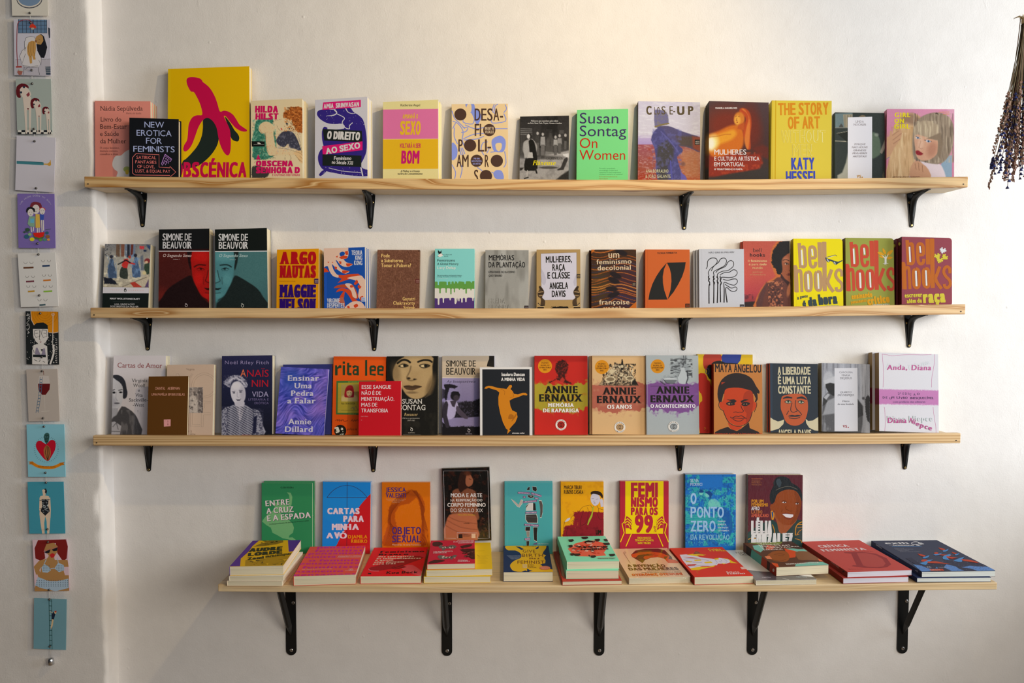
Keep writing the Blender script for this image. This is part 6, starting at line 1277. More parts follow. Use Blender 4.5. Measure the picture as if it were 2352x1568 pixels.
# ================================================================== lowest shelf: standing books
def A_cruz(c):
    w_ = 'ccbfc0'
    c.poly([(885,315),(930,320),(948,370),(940,460),(920,500),(925,560),(880,560),(820,560),(780,600),(760,640),(720,560),(745,440),(800,430),(900,480),(915,400),(910,350)], '5a8a5c',1)
    c.poly([(585,665),(600,640),(660,570),(720,530),(780,560),(860,600),(900,640),(950,690),(968,740),(955,800),(915,830),(905,858),(950,855),(990,885),(960,895),(900,880),(830,865),(770,830),(710,800),(690,740),(640,710)], '5a8a5c',1)
    c.t('CLEIDI PEREIRA',806,268,966,20, '10281c', m=.2, b=.05); g = dict(b=.12)
    for dx, cc in ((4, '14301f'),(0, w_)): c.t('ENTRE',628 + dx,482 + dx,915 + dx,66, cc, yb1=460 + dx, **g); c.t('A CRUZ',638 + dx,572 + dx,965 + dx,66, cc, yb1=548 + dx, **g); c.t('E A ESPADA',648 + dx,662 + dx,1172 + dx,68, cc, yb1=618 + dx, **g)
    c.t('A (des)penalização do aborto na América Latina',674,704,1146,15, '122a1c', yb1=660)
ART['cruz'] = A_cruz
def A_avo(c):
    k = '2a1a30'; r = 'a3141a'; w_ = 'd3c2cc'
    c.poly([(1475,950),(1510,870),(1600,720),(1700,560),(1780,450),(1860,360),(1920,300),(1920,1100),(1440,1100)], r,0); c.poly([(1300,600),(1560,780),(1480,950),(1300,950)], '1470b8',0)
    c.line(catmull([(1362,378),(1430,300),(1515,248),(1605,233),(1695,250),(1785,308),(1848,378)], False,4),5, k); c.line([(1362,379),(1850,379)],5, k); c.line([(1607,180),(1602,1000)],5, k)
    g = dict(b=.22); c.t('CARTAS',1368,573,1756,68, w_, m=.4, **g); c.t('PARA',1560,668,1806,70, w_, m=.3, **g); c.t('MIN',1422,765,1590,70, w_, m=.3, **g); c.t('HA',1580,765,1750,70, w_, **g); c.t('A',1355,866,1440,66, w_, **g); c.t('V',1450,866,1520,70, w_, m=.8, **g); c.t('Ó',1512,868,1606,68, w_, **g)
    y_ = 'c77a0c'; c.t('DJAMILA',1617,866,1848,38, y_, b=.12, m=.3); c.t('RIBEIRO',1654,920,1848,38, y_, b=.12, m=.3)
ART['avo'] = A_avo
def A_jessica(c):
    def f(m):
        m.fill('c0640a'); d = '8a3a0c'
        m.poly([(480,420),(560,340),(640,325),(700,350),(760,420),(790,520),(770,700),(800,960),(730,975),(735,800),(760,640),(720,500),(690,420),(600,490),(520,500),(460,560),(440,660),(480,800),(470,975),(300,975),(300,900),(350,760),(370,600),(360,560),(400,500),(460,480)], '97420a',8,.95,2, rough=24)
        rs = random.Random(3)
        for i in range(16): a = i * 7; m.line([(620 - a * .6,340 + a * .3),(500 - a * .9,470),(400 - a * .4,600 + a),(380 + a * .5,760),(320 + a * 1.4,970)],3.5, '6e2a08',3,.7,3)
        for i in range(14): a = i * 8; m.line([(640 + a * .5,335),(720 + a * .6,440 + a),(745 + a * .3,620),(760 + a * .6,800),(730 + a * .9,970)],3.5, '6e2a08',3,.7,3)
        for i in range(10): m.line([(480 + i * 22,420 - i * 8),(560 + i * 14,380 - i * 3),(690,400)],2.5, d,3,.6,2)
        m.lines([[(300,760),(380,640),(450,560)],[(310,700),(400,600)]],3, d,3,.7)
    c.img(286,238,852,985, f,1.0); b = '3a2460'
    c.t('JESSICA',334,351,565,52, b, m=.8, b=.08); c.t('VALENTI',334,416,568,52, b, m=.8, b=.08)
    for i,(s, a, e) in enumerate((("'Uma das feministas mais influentes",336,568),("e bem-sucedidas de sua geração.'",352,550),('Washington Post',405,498))): c.t(s, a,438 + i * 17, e,9, 'd8b48c')
    g = dict(m=.8, b=.09); c.t('OBJETO',408,840,742,82, b, **g); c.t('SEXUAL',408,935,745,78, b, **g); c.t('Memórias de uma Feminista',408,972,744,20, 'd8b48c', m=.3, b=.05)
ART['jessica'] = A_jessica
def A_moda(c):
    def f(m):
        m.fill('100d0c'); m.tint('35170f',.6,.8,40, a=.8)
        m.poly([(1110,340),(1180,310),(1240,300),(1300,310),(1370,340),(1390,420),(1395,540),(1420,640),(1400,680),(1370,640),(1350,600),(1090,600),(1100,480)], '6e3f2a',10,1,2); m.poly([(1070,620),(1160,600),(1340,600),(1390,660),(1400,760),(1400,910),(1005,910),(1030,720)], '96573a',12,1,2); m.lines([[(1070,640),(1180,690),(1390,720)],[(1050,680),(1200,760),(1400,790)],[(1030,740),(1200,830),(1390,860)]],7, '6a3a26',10,.8,2)
        m.poly([(1180,200),(1200,130),(1260,105),(1310,130),(1330,200),(1300,290),(1240,330),(1200,360),(1170,280)], '2a1610',10,1,3); m.poly([(1270,160),(1310,140),(1340,190),(1350,220),(1335,270),(1290,290),(1260,250)], '8a5238',8,1,2); m.blob(1285,135,40,25, '4a2416',.9); m.line([(1300,200),(1325,205)],5, '2a120c',4); m.tint('4a2a1a',.62,.8,22, rect=(1400,640,1530,900), a=.9)
    c.img(985,76,1560,915, f,1.1); w_ = 'cfc8c4'
    c.line([(1150,888),(1022,886),(1006,108),(1520,106),(1536,888),(1405,890),(1395,826),(1162,824),(1166,888)],3.5, 'b3aeb0')
    c.t('MODA E ARTE',1088,411,1454,44, w_, b=.10, m=.2); c.t('NA ',1086,464,1134,30, w_); c.t('REINVENÇÃO DO',1150,462,1456,31, w_, b=.1); c.t('CORPO FEMININO',1050,522,1494,42, w_, b=.1, m=.2); c.t('DO SÉCULO XIX',1087,584,1462,40, w_, m=.2); c.t('Maria Alice Ximenes',1173,624,1372,16, 'a89020'); c.t('e-book',1240,722,1308,16, '1c120c')
    c.rect(1180,840,1226,886, '1b1613'); c.rect(1330,836,1376,886, 'c8a88c'); c.t('SENAC',1234,852,1290,12, '3a2418'); c.t('SÃO PAULO',1234,868,1310,12, '3a2418')
ART['moda'] = A_moda
def A_materno(c):
    c.line([(238,150),(240,960)],2, '5aa5a6')
    def cut(p, col, e='c5c2bc', k=0):
        q = np.array(p, float); m_ = q.mean(0); c.poly(m_ + (q - m_) * 1.08, e, k); c.poly(p, col, k)
    k = '25201f'
    cut([(485,245),(500,212),(522,200),(522,245)], k); cut([(555,200),(605,205),(612,240),(600,262),(560,245)], k); cut([(500,305),(572,312),(570,335),(535,345),(500,330)], '2f2a29'); c.poly([(520,315),(555,318),(540,330)], '8a8078')
    cut([(295,355),(330,375),(385,425),(410,365),(433,368),(428,410),(395,455),(370,448),(325,395)], '9c958e', k=0)
    cut([(480,440),(510,410),(560,405),(565,495),(478,497)], 'b5b0ac'); c.poly([(565,405),(592,408),(600,495),(565,495)], '1f1c1c'); c.poly([(515,410),(480,440),(474,470),(500,430)], '1f1c1c')
    cut([(638,375),(670,380),(684,430),(682,520),(668,580),(652,580),(655,500),(648,430)], '4a4340'); cut([(475,550),(605,545),(618,600),(615,650),(500,648),(476,610)], '34302f'); c.line([(480,575),(610,580)],3, '5a5452')
    cut([(472,700),(530,698),(525,750),(468,748)], '211d1d'); cut([(568,705),(620,705),(612,780),(612,880),(578,862)], '1f1c1c'); cut([(482,755),(522,755),(518,825),(490,825)], '7c746e'); cut([(482,876),(518,876),(510,960),(486,960)], '2a2624')
    p = '6a3a68'; w_ = 'd8ccd8'
    for s, x0, y, x1, y1, h in (('FEMINISMO',380,285,520,292,18),('MATERNO',545,292,665,328,20),('O',446,338,466,338,16),('QUE',588,350,628,358,16),('A PROFISSIONAL',446,402,606,385,18),('DESCOBRIU',474,532,604,528,18),('AO SE TORNAR',462,682,630,692,18),('MÃE',466,862,525,856,20)):
        c.poly([(x0 - 5, y + 4),(x1 + 5, y1 + 4),(x1 + 5, y1 - h - 3),(x0 - 5, y - h - 3)], p); c.t(s, x0, y, x1, h - 2, w_, yb1=y1, b=.05)
    c.t('Marcela Fernandes',585,915,758,14, 'b8c8cc'); c.poly([(575,905),(620,895),(615,918),(570,920)], '5c4a70')
ART['materno'] = A_materno
def A_marcia(c):
    k = '2a1808'; r = '7c1420'
    c.img(905,135,1445,905, lambda m: (m.fill('d39508').tint('b87a0a',.5,.8,50, a=.6), m.poly([(1070,515),(1160,505),(1250,512),(1445,518),(1445,905),(905,905),(940,780),(955,690),(1060,670),(1075,600)], r,8, rough=30), m.tint('a3461c',.68,.8,16, rect=(1060,640,1200,720), a=.8), m.tint('5c0c18',.55,.8,40, rect=(950,700,1445,905), a=.6), m.noise(6,.02)),1.0)
    g = dict(m=.95, b=.10); c.t('MARCIA TIBURI',948,233,1166,46, k, **g); c.t('RUBENS CASARA',948,291,1188,46, k, **g)
    c.poly([(1285,320),(1300,290),(1360,295),(1395,330),(1390,390),(1355,435),(1315,432),(1285,390),(1278,345)], 'b3aebc',2); c.poly([(1285,300),(1280,275),(1310,255),(1370,255),(1420,285),(1433,330),(1420,345),(1395,310),(1345,295),(1310,290)], '2a1a0c',2); c.poly([(1395,365),(1415,345),(1433,370),(1440,450),(1405,455),(1398,400)], 'b3aebc',1); c.poly([(955,640),(985,600),(1020,585),(1028,600),(1000,628),(965,640)], 'b3aebc',1)
    c.lines([[(1290,350),(1320,348)],[(1345,360),(1375,352)],[(1325,375),(1320,392),(1335,398)],[(1318,412),(1340,405)],[(1278,430),(1200,445),(1160,475),(1125,530)],[(1280,430),(1300,465),(1315,440)],[(1355,432),(1380,470),(1440,490)],[(1240,460),(1250,520),(1230,640),(1160,690)],[(1125,535),(1060,560),(1030,600)],[(1130,600),(1040,630)],[(960,630),(945,700),(940,800),(920,900)],[(1380,470),(1370,560),(1400,610),(1440,600)],[(1190,500),(1150,640),(1160,700)],[(1000,700),(980,800),(1050,860)]],3, '3a1c10',3)
    c.poly([(1302,450),(1318,450),(1312,500),(1300,570),(1270,630),(1245,682),(1237,670),(1255,610),(1285,550),(1300,490)], '8f9c2a',1); c.t('UM',1344,795,1410,55, '1c1008', m=.8, b=.16)
ART['marcia'] = A_marcia
def A_fem99(c):
    r = 'a51f33'; y_ = 'e0c400'
    c.line([(155,180),(155,960)],2, '8c1828'); c.poly([(190,170),(648,170),(648,590),(642,812),(194,812),(188,590)], y_)
    g = dict(m=.9, b=.24); c.t('FEMI',256,368,580,162, r, **g); c.t('NISMO',256,486,580,105, r, **g); c.t('PARA OS',256,584,580,84, r, **g); c.t('99',304,793,522,198, r, m=.9, b=.16); c.t('%',530,790,562,72, r)
    for s in (1,-1):
        X = lambda v: v if s == 1 else 838 - v
        P_ = lambda l: [(X(a), b) for a, b in l]
        c.poly(P_([(190,596),(250,620),(275,665),(262,770),(240,745),(196,745),(196,690),(160,690),(175,650),(182,620)]), r)
        for l in ([(192,598),(182,665),(150,694),(176,800),(130,912)],[(192,600),(215,596),(250,625),(272,650),(272,670)],[(180,655),(215,630),(258,665),(272,690)],[(178,685),(215,662),(250,690),(268,720),(262,740)],[(205,700),(225,694),(246,735)],[(262,812),(196,965)]): c.line(P_(l),11, y_)
    for s, a, y, b in (('CINZIA ARRUZZA',332,872,500, ),('TITHI BHATTACHARYA',304,902,528),('NANCY FRASER',338,933,494)): c.t(s, a, y, b,22, 'd8b81c', m=.7, b=.12)
ART['fem99'] = A_fem99
def A_ponto(c):
    def f(m):
        m.fill('1767b3'); t = '22968f'
        for r in ((905,100,1085,500),(1350,130,1520,500),(1080,280,1340,560),(905,540,1330,800),(1300,480,1480,930),(1440,480,1520,960),(905,900,1000,970),(1130,860,1300,960)): m.tint('2b9f9c',.42,.5,46, rect=r, a=.85, o=3)
        m.tint('124f92',.56,.62,14, ax=1, ay=.7, a=.8, rect=(905,110,1520,960), o=3); m.tint('5cb8ae',.66,.74,12, a=.7, rect=(905,250,1520,960), o=3)
        m.blob(1100,320,26,30, '7cc4b4',.4,0,.8); m.blob(1175,345,28,30, '7cc4b4',.4,0,.8); m.poly([(1070,300),(1100,280),(1135,300),(1120,320),(1080,320)], '10407c',5); m.poly([(1140,310),(1200,295),(1235,330),(1215,400),(1195,350)], '10407c',5); m.poly([(1190,420),(1260,390),(1320,440),(1320,500),(1200,500)], '7cc4b4',8,.7,2); m.poly([(1220,500),(1380,490),(1470,600),(1480,760),(1440,860),(1400,700),(1300,560)], '154f96',10,.8,1)
        m.poly([(905,620),(1000,580),(1200,600),(1290,640),(1200,690),(1000,700),(905,680)], '2fa39a',10,.8,2); m.lines([[(920,620 + i * 26),(1050,600 + i * 30),(1250,640 + i * 20)] for i in range(7)],4, '124f92',3,.7,2); m.poly([(1080,110),(1350,110),(1350,260),(1085,270)], '1c6cb8',20,.9)
    c.img(905,95,1520,960, f,1.0); w_ = '8fb6da'; g = dict(m=.8)
    c.t('SILVIA',970,190,1070,36, 'b8c8dc', m=.5); c.t('FEDERICI',970,236,1112,34, 'b8c8dc', m=.5); c.t('O',972,452,1044,125, w_, b=.12, **g); c.t('PONTO',972,617,1372,125, w_, b=.08, **g); c.t('ZERO',972,783,1272,125, w_, b=.08, **g); c.t('DA REVOLUÇÃO',972,884,1438,62, '7ab2cc', b=.06, **g)
    for i, s in enumerate(['TRABALHO', 'DOMÉSTICO,', 'REPRODUÇÃO E', 'LUTA FEMINISTA']): c.t(s,1300,672 + i * 37,(1390,1402,1425,1436)[i],17, 'b8d0e4', m=.5, b=.1)
ART['ponto'] = A_ponto
def A_lelia(c):
    k = '20272c'; sk = '8c4420'; g_ = '1d3f3e'; y_ = 'cf8c24'
    c.fill('5a2530')
    c.poly([(140,800),(200,760),(290,690),(420,655),(440,640),(500,690),(530,760),(580,800),(640,760),(700,690),(740,640),(800,655),(820,660),(820,1000),(140,1000)], g_,1)
    c.poly([(455,580),(480,640),(500,700),(520,790),(580,815),(620,780),(690,700),(735,640),(700,540),(500,520)], '97512e',2)
    c.poly([(430,455),(410,410),(408,340),(430,280),(455,230),(450,200),(485,140),(560,122),(640,150),(668,200),(740,240),(785,300),(800,380),(790,420),(760,370),(700,320),(600,310),(510,360),(470,420)], k,2)
    c.poly([(470,420),(490,350),(550,300),(640,280),(720,300),(765,360),(785,420),(780,500),(755,590),(700,680),(620,710),(550,690),(490,620),(465,540),(430,540),(410,500),(420,460),(445,455)], sk,2)
    c.poly([(700,300),(760,360),(782,440),(770,540),(720,660),(650,705),(700,600),(730,500),(720,400)], '7c3a1a',2)
    c.line([(480,290),(560,255),(650,245),(740,280)],3, '8a8470',3); c.poly([(480,180),(520,150),(550,200),(520,260)], '38464e',2)
    c.line([(550,425),(585,415),(612,435)],6, '3a1a10',3); c.poly([(552,436),(582,424),(608,438),(580,444)], 'cfd0d4',1); c.circ(585,433,8, '241410'); c.line([(708,445),(735,436),(760,448)],6, '3a1a10',3); c.poly([(712,454),(735,444),(758,452),(735,460)], 'cfd0d4',1); c.circ(738,451,8, '241410')
    c.line([(545,550),(570,515)],3, '5a2812'); c.line([(605,480),(600,515),(625,525),(645,540),(680,535)],4, '5a2812',3); c.line([(740,520),(735,560)],3, '5a2812'); c.poly([(555,575),(600,572),(690,580),(688,605),(655,622),(600,612)], 'dcd6da',1); c.line([(555,574),(600,566),(640,572),(690,578)],7, '6a2020',3); c.line([(580,612),(630,635),(680,622)],8, '6a2020',3)
    c.poly([(418,545),(440,535),(462,575),(455,640),(430,640),(425,600)], y_,2); c.poly([(428,550),(445,548),(450,590),(444,628),(435,600)], '1c4f84',2)
    c.line([(715,830),(720,740),(750,690),(806,665)],10, y_,3); c.lines([[(730,830),(760,780),(806,760)],[(745,700),(806,700)],[(735,740),(806,730)],[(720,830),(760,815)],[(710,870),(780,890),(790,920)]],6, y_,2); c.line([(440,700),(465,780),(470,880)],8, y_,3); c.line([(150,880),(200,860),(260,880)],9, y_,3)
    c.lines([[(780,770 + i * 22),(806,765 + i * 22)] for i in range(6)],3, '16302e')
    c.line([(186,154),(320,154)],5, 'bf7040'); c.t('Organização:',190,184,298,16, 'b0704a'); c.t('Flavia Rios e',190,206,308,16, 'b0704a'); c.t('Márcia Lima',190,230,308,16, 'b0704a')
    g = dict(m=.85, b=.14); c.t('POR UM',187,440,332,38, 'c9872a', **g); c.t('FEMINISMO',187,484,386,38, 'c9872a', **g); c.t('AFRO',185,526,284,40, 'd2ccd0', **g); c.t('LATINO',185,568,318,38, 'b0653c', **g); c.t('AMERICANO',184,611,392,38, 'c25c48', **g)
    for l, y in (('LÉLIA',808),('GONZALEZ',956)):
        xs = (182,432) if l == 'LÉLIA' else (182,682); c.t(l, xs[0], y, xs[1],140, 'd6d4d4', m=.98, b=.5)
ART['lelia'] = A_lelia
SPINE['lelia'] = lambda c: c.t('LÉLIA GONZALEZ',131,155,128,12, 'b0a49c', yb1=360)
# ------------------------------------------------------------------ flat books
def A_audre(c):
    p = '43226e'; k = '24240f'; y_ = 'c4970a'
    c.fill(p); c.poly([(320,1210),(330,1110),(420,1030),(470,960),(560,885),(895,885),(905,1028),(1000,1018),(1160,1005),(1000,1200),(640,1215)], y_)
    c.poly([(640,920),(580,925),(480,968),(620,958),(750,940),(840,915),(838,885),(560,885)], '6a520c',0); c.poly([(378,1215),(385,1130),(560,1120),(700,1090),(950,1070),(1000,1040),(900,1190),(850,1215)], '8a6a0c',0)
    rs = random.Random(5)
    for i in range(26): x = rs.uniform(400,880); y = rs.uniform(1110,1195); c.poly([(x, y),(x + rs.uniform(20,70), y + rs.uniform(-20,5)),(x + rs.uniform(10,60), y + rs.uniform(6,20))], rs.choice(['6a5410', '4a3c10', 'a88414', '7c6212']),0)
    for i in range(14): x = rs.uniform(560,800); y = rs.uniform(895,940); c.poly([(x, y),(x + rs.uniform(20,50), y + rs.uniform(-8,3)),(x + rs.uniform(10,40), y + rs.uniform(3,10))], rs.choice(['3c3210', '2c280c', '8a6c14']),0)
    g = dict(b=.30, m=.5); c.t('AUDRE',425,1031,825,37, k, yb1=1005, **g); c.t('LORDE',415,1083,828,35, k, yb1=1048, **g); c.t('Zami',410,1130,608,28, k, b=.2, m=.5, yb1=1110); c.t('uma nova grafia do meu nome',630,1088,955,14, k, b=.1, yb1=1050); c.t('uma biomitografia',630,1102,938,20, k, b=.2, yb1=1066)
ART['audre'] = A_audre
def A_pensamento(c):
    v = '9c1a72'; o = '8f1c7c'
    rows = [(988, 'pensamento',1245,1990),(1030, 'feminista',1210,1880),(1062, 'pensamento',1140,1900),(1108, 'feminista',960,1468),(1146, 'o feminista',1140,1880),(1182, 'pensamento f',1030,1850),(1228, 'feminista',1060,1766),(1280, 'pensamento',830,1555),(1318, 'pensamento',960,1800)]
    for y, s, a, b in rows: c.t(s, a, y, b,27, v, b=.10, yb1=y - 10)
    c.t('pensam',1480,1182 - 4,1490,3, v)
    w_ = 'dcc0b8'; c.t('PENSAMENTO FEMINISTA',1500,1088,1796,11, w_, b=.05, yb1=1082); c.t('CONCEITOS FUNDAMENTAIS',1490,1100,1812,9, w_, b=.05, yb1=1094); c.t('ORG. HELOISA BUARQUE DE HOLLANDA',1060,1245,1425,8, w_, yb1=1238); c.line([(1580,1256),(1720,1250)],2, w_); c.ring(1640,1245,14,4, w_,8); c.ring(1662,1243,14,4, w_,8)
ART['pensamento'] = A_pensamento
def A_branco(c):
    k = '2a1010'; cr = 'd8b8a0'; p = 'b5363c'
    c.poly([(530,1020),(600,1000),(720,1010),(790,1050),(840,1095),(760,1105),(600,1080)], 'a8202c',2); c.poly([(560,1200),(640,1190),(720,1240),(800,1330),(640,1300),(520,1240)], 'b8444a',2)
    c.poly([(135,1245),(170,1215),(240,1200),(420,1130),(640,1080),(780,1100),(640,1160),(540,1200),(580,1215),(480,1240),(400,1240),(260,1262),(160,1265)], '7c1014',2); c.line([(135,1240),(165,1262),(255,1266)],9, 'c8636a',3)
    c.lines([[(410,1238),(470,1215),(540,1195)],[(440,1244),(520,1225),(575,1215)],[(400,1230),(440,1210)]],5, '3a1010',3)
    g = dict(b=.24); c.t('Feminismo',275,1044,785,24, k, yb1=1034, **g); c.t('Branco',255,1074,602,21, k, yb1=1068, **g)
    for s, a, y, b in (('das sufragistas',246,1098,665),('às influenciadoras',228,1121,745),('e quem',214,1144,425),('elas deixam',200,1166,550),('para trás',188,1188,452)): c.t(s, a, y, b,16, cr, b=.2, yb1=y - 6)
    c.t('Koa Beck',340,1302,705,30, k, b=.1, yb1=1294); c.rect(130,1292,165,1304, k)
ART['branco'] = A_branco
def A_yellow(c):
    k = '7a5c0c'; c.lines([[(1395,1068 + i * 12),(1530 - (i * 37) % 50,1064 + i * 12)] for i in range(10)],2, '9c7c10'); c.line([(1390,1050),(1410,1062),(1420,1080)],3, '6a4a10',3); c.line([(1380,1000),(1480,998)],2, '9c7c10')
ART['yellow'] = A_yellow
def A_manifesto(c):
    w_ = 'd0b0b4'
    rs = random.Random(6)
    for pts in ([(885,935),(960,928),(1000,960),(940,985),(880,975)],[(830,1170),(900,1140),(1020,1145),(980,1165),(850,1185)],[(1200,980),(1330,955),(1320,985),(1230,1000)],[(1190,1020),(1390,1010),(1390,1050),(1290,1065)],[(1280,1080),(1385,1060),(1380,1120),(1330,1130)]): c.poly(pts, '3a1a18',2)
    for X, Y, s in ((0,0,1),(0,112,1)):
        if Y == 0: q = [(945,985),(975,965),(1010,985),(1060,985),(1080,970),(1130,968),(1160,985),(1130,1010),(1080,1008),(1030,1010),(1010,1030),(990,1032),(985,1010),(960,1005)]
        else: q = [(935,1100),(960,1083),(1010,1090),(1030,1105),(1100,1100),(1130,1082),(1165,1088),(1150,1105),(1120,1118),(1100,1140),(1080,1122),(1030,1130),(960,1130),(940,1115)]
        c.poly(q, '5a504c',1)
        cx = sum(p[0] for p in q) / len(q); cy = sum(p[1] for p in q) / len(q)
        for i in range(14): x = cx + rs.uniform(-85,85); y = cy + rs.uniform(-12,12); c.poly([(x, y),(x + 20, y - 6),(x + 14, y + 9)], rs.choice(['a89c90', '241c1a', 'c0b4a4', '7c7068']),0)
    for i in range(22): x = rs.uniform(1190,1370); y = rs.uniform(985,1110); c.poly([(x, y),(x + rs.uniform(20,50), y - rs.uniform(2,12)),(x + 20, y + 10)], rs.choice(['2c1614', '6a3c34', '4a2420']),0)
    c.t('O MANIFESTO',1166,925,1356,12, w_, b=.1); c.t('DAS ESPÉCIES DE',1120,940,1356,12, w_, b=.1, yb1=938); c.t('COMPANHIA',1175,954,1354,12, w_, b=.1, yb1=950); c.t('UM MANIFESTO',888,1057,1112,13, w_, b=.1, yb1=1050); c.t('CIBORGUE',884,1070,1042,12, w_, b=.1, yb1=1065); c.t('DONNA',1172,1155,1286,12, w_, b=.1); c.t('HARAWAY',1168,1168,1310,12, w_, b=.1)
ART['manifesto'] = A_manifesto
def A_birth(c):
    y_ = 'c79a12'; k = '5a2c14'
    c.poly([(222,935),(330,925),(400,920),(700,925),(728,940),(720,970),(690,1010),(690,1040),(725,1050),(700,1080),(722,1120),(720,1150),(650,1170),(720,1200),(800,1225),(815,1262),(520,1258),(470,1240),(420,1258),(330,1250),(290,1215),(280,1170),(330,1120),(400,1090),(420,1060),(400,1020),(340,990),(260,990),(225,965)], y_,2)
    c.poly([(345,940),(400,945),(450,975),(420,985),(380,960)], '1c2748',1); c.poly([(590,965),(635,935),(632,965),(605,975)], '1c2748',1); c.poly([(490,1215),(520,1235),(560,1245),(490,1262)], '1c2748',1); c.poly([(655,1165),(715,1150),(730,1000),(800,1230),(700,1190)], '1c2748',0); c.poly([(655,1160),(690,1200),(800,1255),(700,1262)], y_,0)
    c.t('MILLI HILL',440,944,604,14, '4a3c14'); c.t('GIVE',438,1018,592,36, k, sp=.04); c.t('BIRTH',425,1070,690,38, k, sp=.06); c.t('like a',515,1100,640,22, k, sl=.2, b=.05); c.t('FEMINIST',372,1158,705,40, k, sp=.05)
    w_ = 'd0c8b0'; kk = '6a4a1c'
    for i,(s) in enumerate(('BODY', 'BABY', 'CHOICES')): y = 1177 + i * 17; c.t('YOUR',432, y,490,12, w_, b=.1); c.t(s,500, y,(575,585,605)[i],12, kk)
    for i in range(7): c.t("a positive, powerful, feminist"[:30 - i * 2],240 + i * 9,1058 + i * 8,425 - i * 8,5, '9aa4b8')
    c.circ(712,1212,66, 'b8664c',24); c.t('REVISED AND UPDATED',665,1208,765,8, 'e0b8a0'); c.t('NEW EDITION',680,1222,750,8, 'e0b8a0')
ART['birth'] = A_birth
def A_under_f2(c):
    c.poly([(840,995),(930,1100),(975,1375),(930,1375)], 'b5402c'); c.poly([(890,1050),(925,1050),(960,1340),(920,1300)], 'cf8a6c')
ART['under_f2'] = A_under_f2
def A_potencia(c):
    rs = random.Random(12)
    cols = ['c23a26', 'd6604a', 'd99a8a', '2a2626', 'b8301e', 'e0b5a4', '4a4442', 'c8452e']
    def shard(x, y, a, L, w_, col): ca, sa = math.cos(a), math.sin(a) * .42; q = [(x + ca * L, y + sa * L),(x - sa * w_ * 2, y + ca * w_ * .45),(x - ca * L * .6, y - sa * L * .6),(x + sa * w_ * 2, y - ca * w_ * .45)]; c.poly(q, col,0)
    c.poly([(990,960),(1080,890),(1200,855),(1330,850),(1450,890),(1480,950),(1440,1010),(1470,1050),(1300,1065),(1100,1060),(1040,1020)], 'cf5a44',1)
    for i in range(64): a = rs.uniform(0,2 * PI); r = rs.uniform(.2,1); shard(1245 + math.cos(a) * 205 * r,955 + math.sin(a) * 95 * r, a + rs.uniform(-.4,.4), rs.uniform(25,60), rs.uniform(10,26), rs.choice(cols))
    for x, y, w_ in ((1198,820,44),(1470,850,40),(1355,850,34),(1475,900,50),(1030,855,36),(1025,930,30),(1110,1045,44),(1545,1050,40),(1050,1040,30),(1310,1070,36)): c.poly([(x - w_, y - 14),(x + w_ * .6, y - 18),(x + w_, y),(x + w_ * .3, y + 16),(x - w_ * .6, y + 14)], '26221f',0)
    c.poly([(1195,870),(1240,850),(1300,865),(1290,885),(1200,888)], '1f1b1a',1); c.poly([(1215,880),(1290,880),(1280,900),(1225,900)], 'c9a08c',1)
    k = '1a1414'; c.t('A potência',1120,948,1490,20, k, sf=True, b=.25, yb1=942); c.t('feminista',1150,982,1500,20, k, sf=True, b=.25, yb1=972); c.line([(1365,1092),(1588,1088)],4, 'b03a2a'); c.t('Verónica Gago',1372,1100,1580,8, k)
    c.line([(985,815),(1025,1128)],2, '68b898')
ART['potencia'] = A_potencia
def A_invencao(c):
    br = '42231a'; o = 'c04a18'; ol = '5a4a14'
    for x in (300,560): c.poly([(x,1120),(x + 60,1100),(x + 130,1150),(x + 90,1230),(x + 20,1220)], 'cda083',2)
    c.poly([(240,1040),(290,985),(400,962),(560,960),(640,980),(690,1030),(730,1070),(740,1100),(825,1125),(810,1150),(740,1140),(670,1120),(640,1090),(560,1070),(480,1080),(410,1110),(385,1148),(340,1120),(260,1070)], br,1)
    c.poly([(245,1035),(330,1010),(480,1000),(600,1015),(700,1060),(690,1090),(820,1125),(815,1150),(690,1145),(650,1100),(560,1045),(440,1030),(330,1040),(300,1075),(255,1070)], o,1); c.poly([(400,1060),(500,1040),(600,1055),(640,1085),(560,1070),(480,1078),(420,1100),(390,1080)], 'b8461a',1); c.poly([(330,1095),(370,1098),(400,1115),(385,1140)], ol,0); c.poly([(630,1065),(690,1060),(650,1100)], ol,0)
    for s, a, y, b in (('NANCY FRASER',345,1000,495),('TITHI BHATTACHARYA',305,1028,530),('CINZIA ARRUZZA',335,1056,510)): c.t(s, a, y, b,15, '6a5014', m=.5)
    k = '3c2418'; g = dict(m=.6, b=.16); c.t('A INVENÇÃO',215,1198,668,32, k, sl=-.1, **g); c.t('DAS MULHERES',230,1243,830,32, k, sl=-.1, yb1=1235, **g); c.t('CONSTRUINDO UM SENTIDO AFRICANO',448,1258,850,8, k, b=.1, yb1=1254); c.t('PARA OS DISCURSOS OCIDENTAIS DE GÊNERO',386,1277,858,8, k, b=.1, yb1=1270); c.t('OYÈRÓNKẸ OYĚWÙMÍ'.replace('È', 'E').replace('Ě', 'E').replace('Ù', 'U'),275,1316,886,26, 'c0521c', yb1=1306, **g)
    c.line([(155,1020),(240,1150)],3, '6a4a30'); c.ring(165,1012,14,2.5, '6a4a30',9)
ART['invencao'] = A_invencao
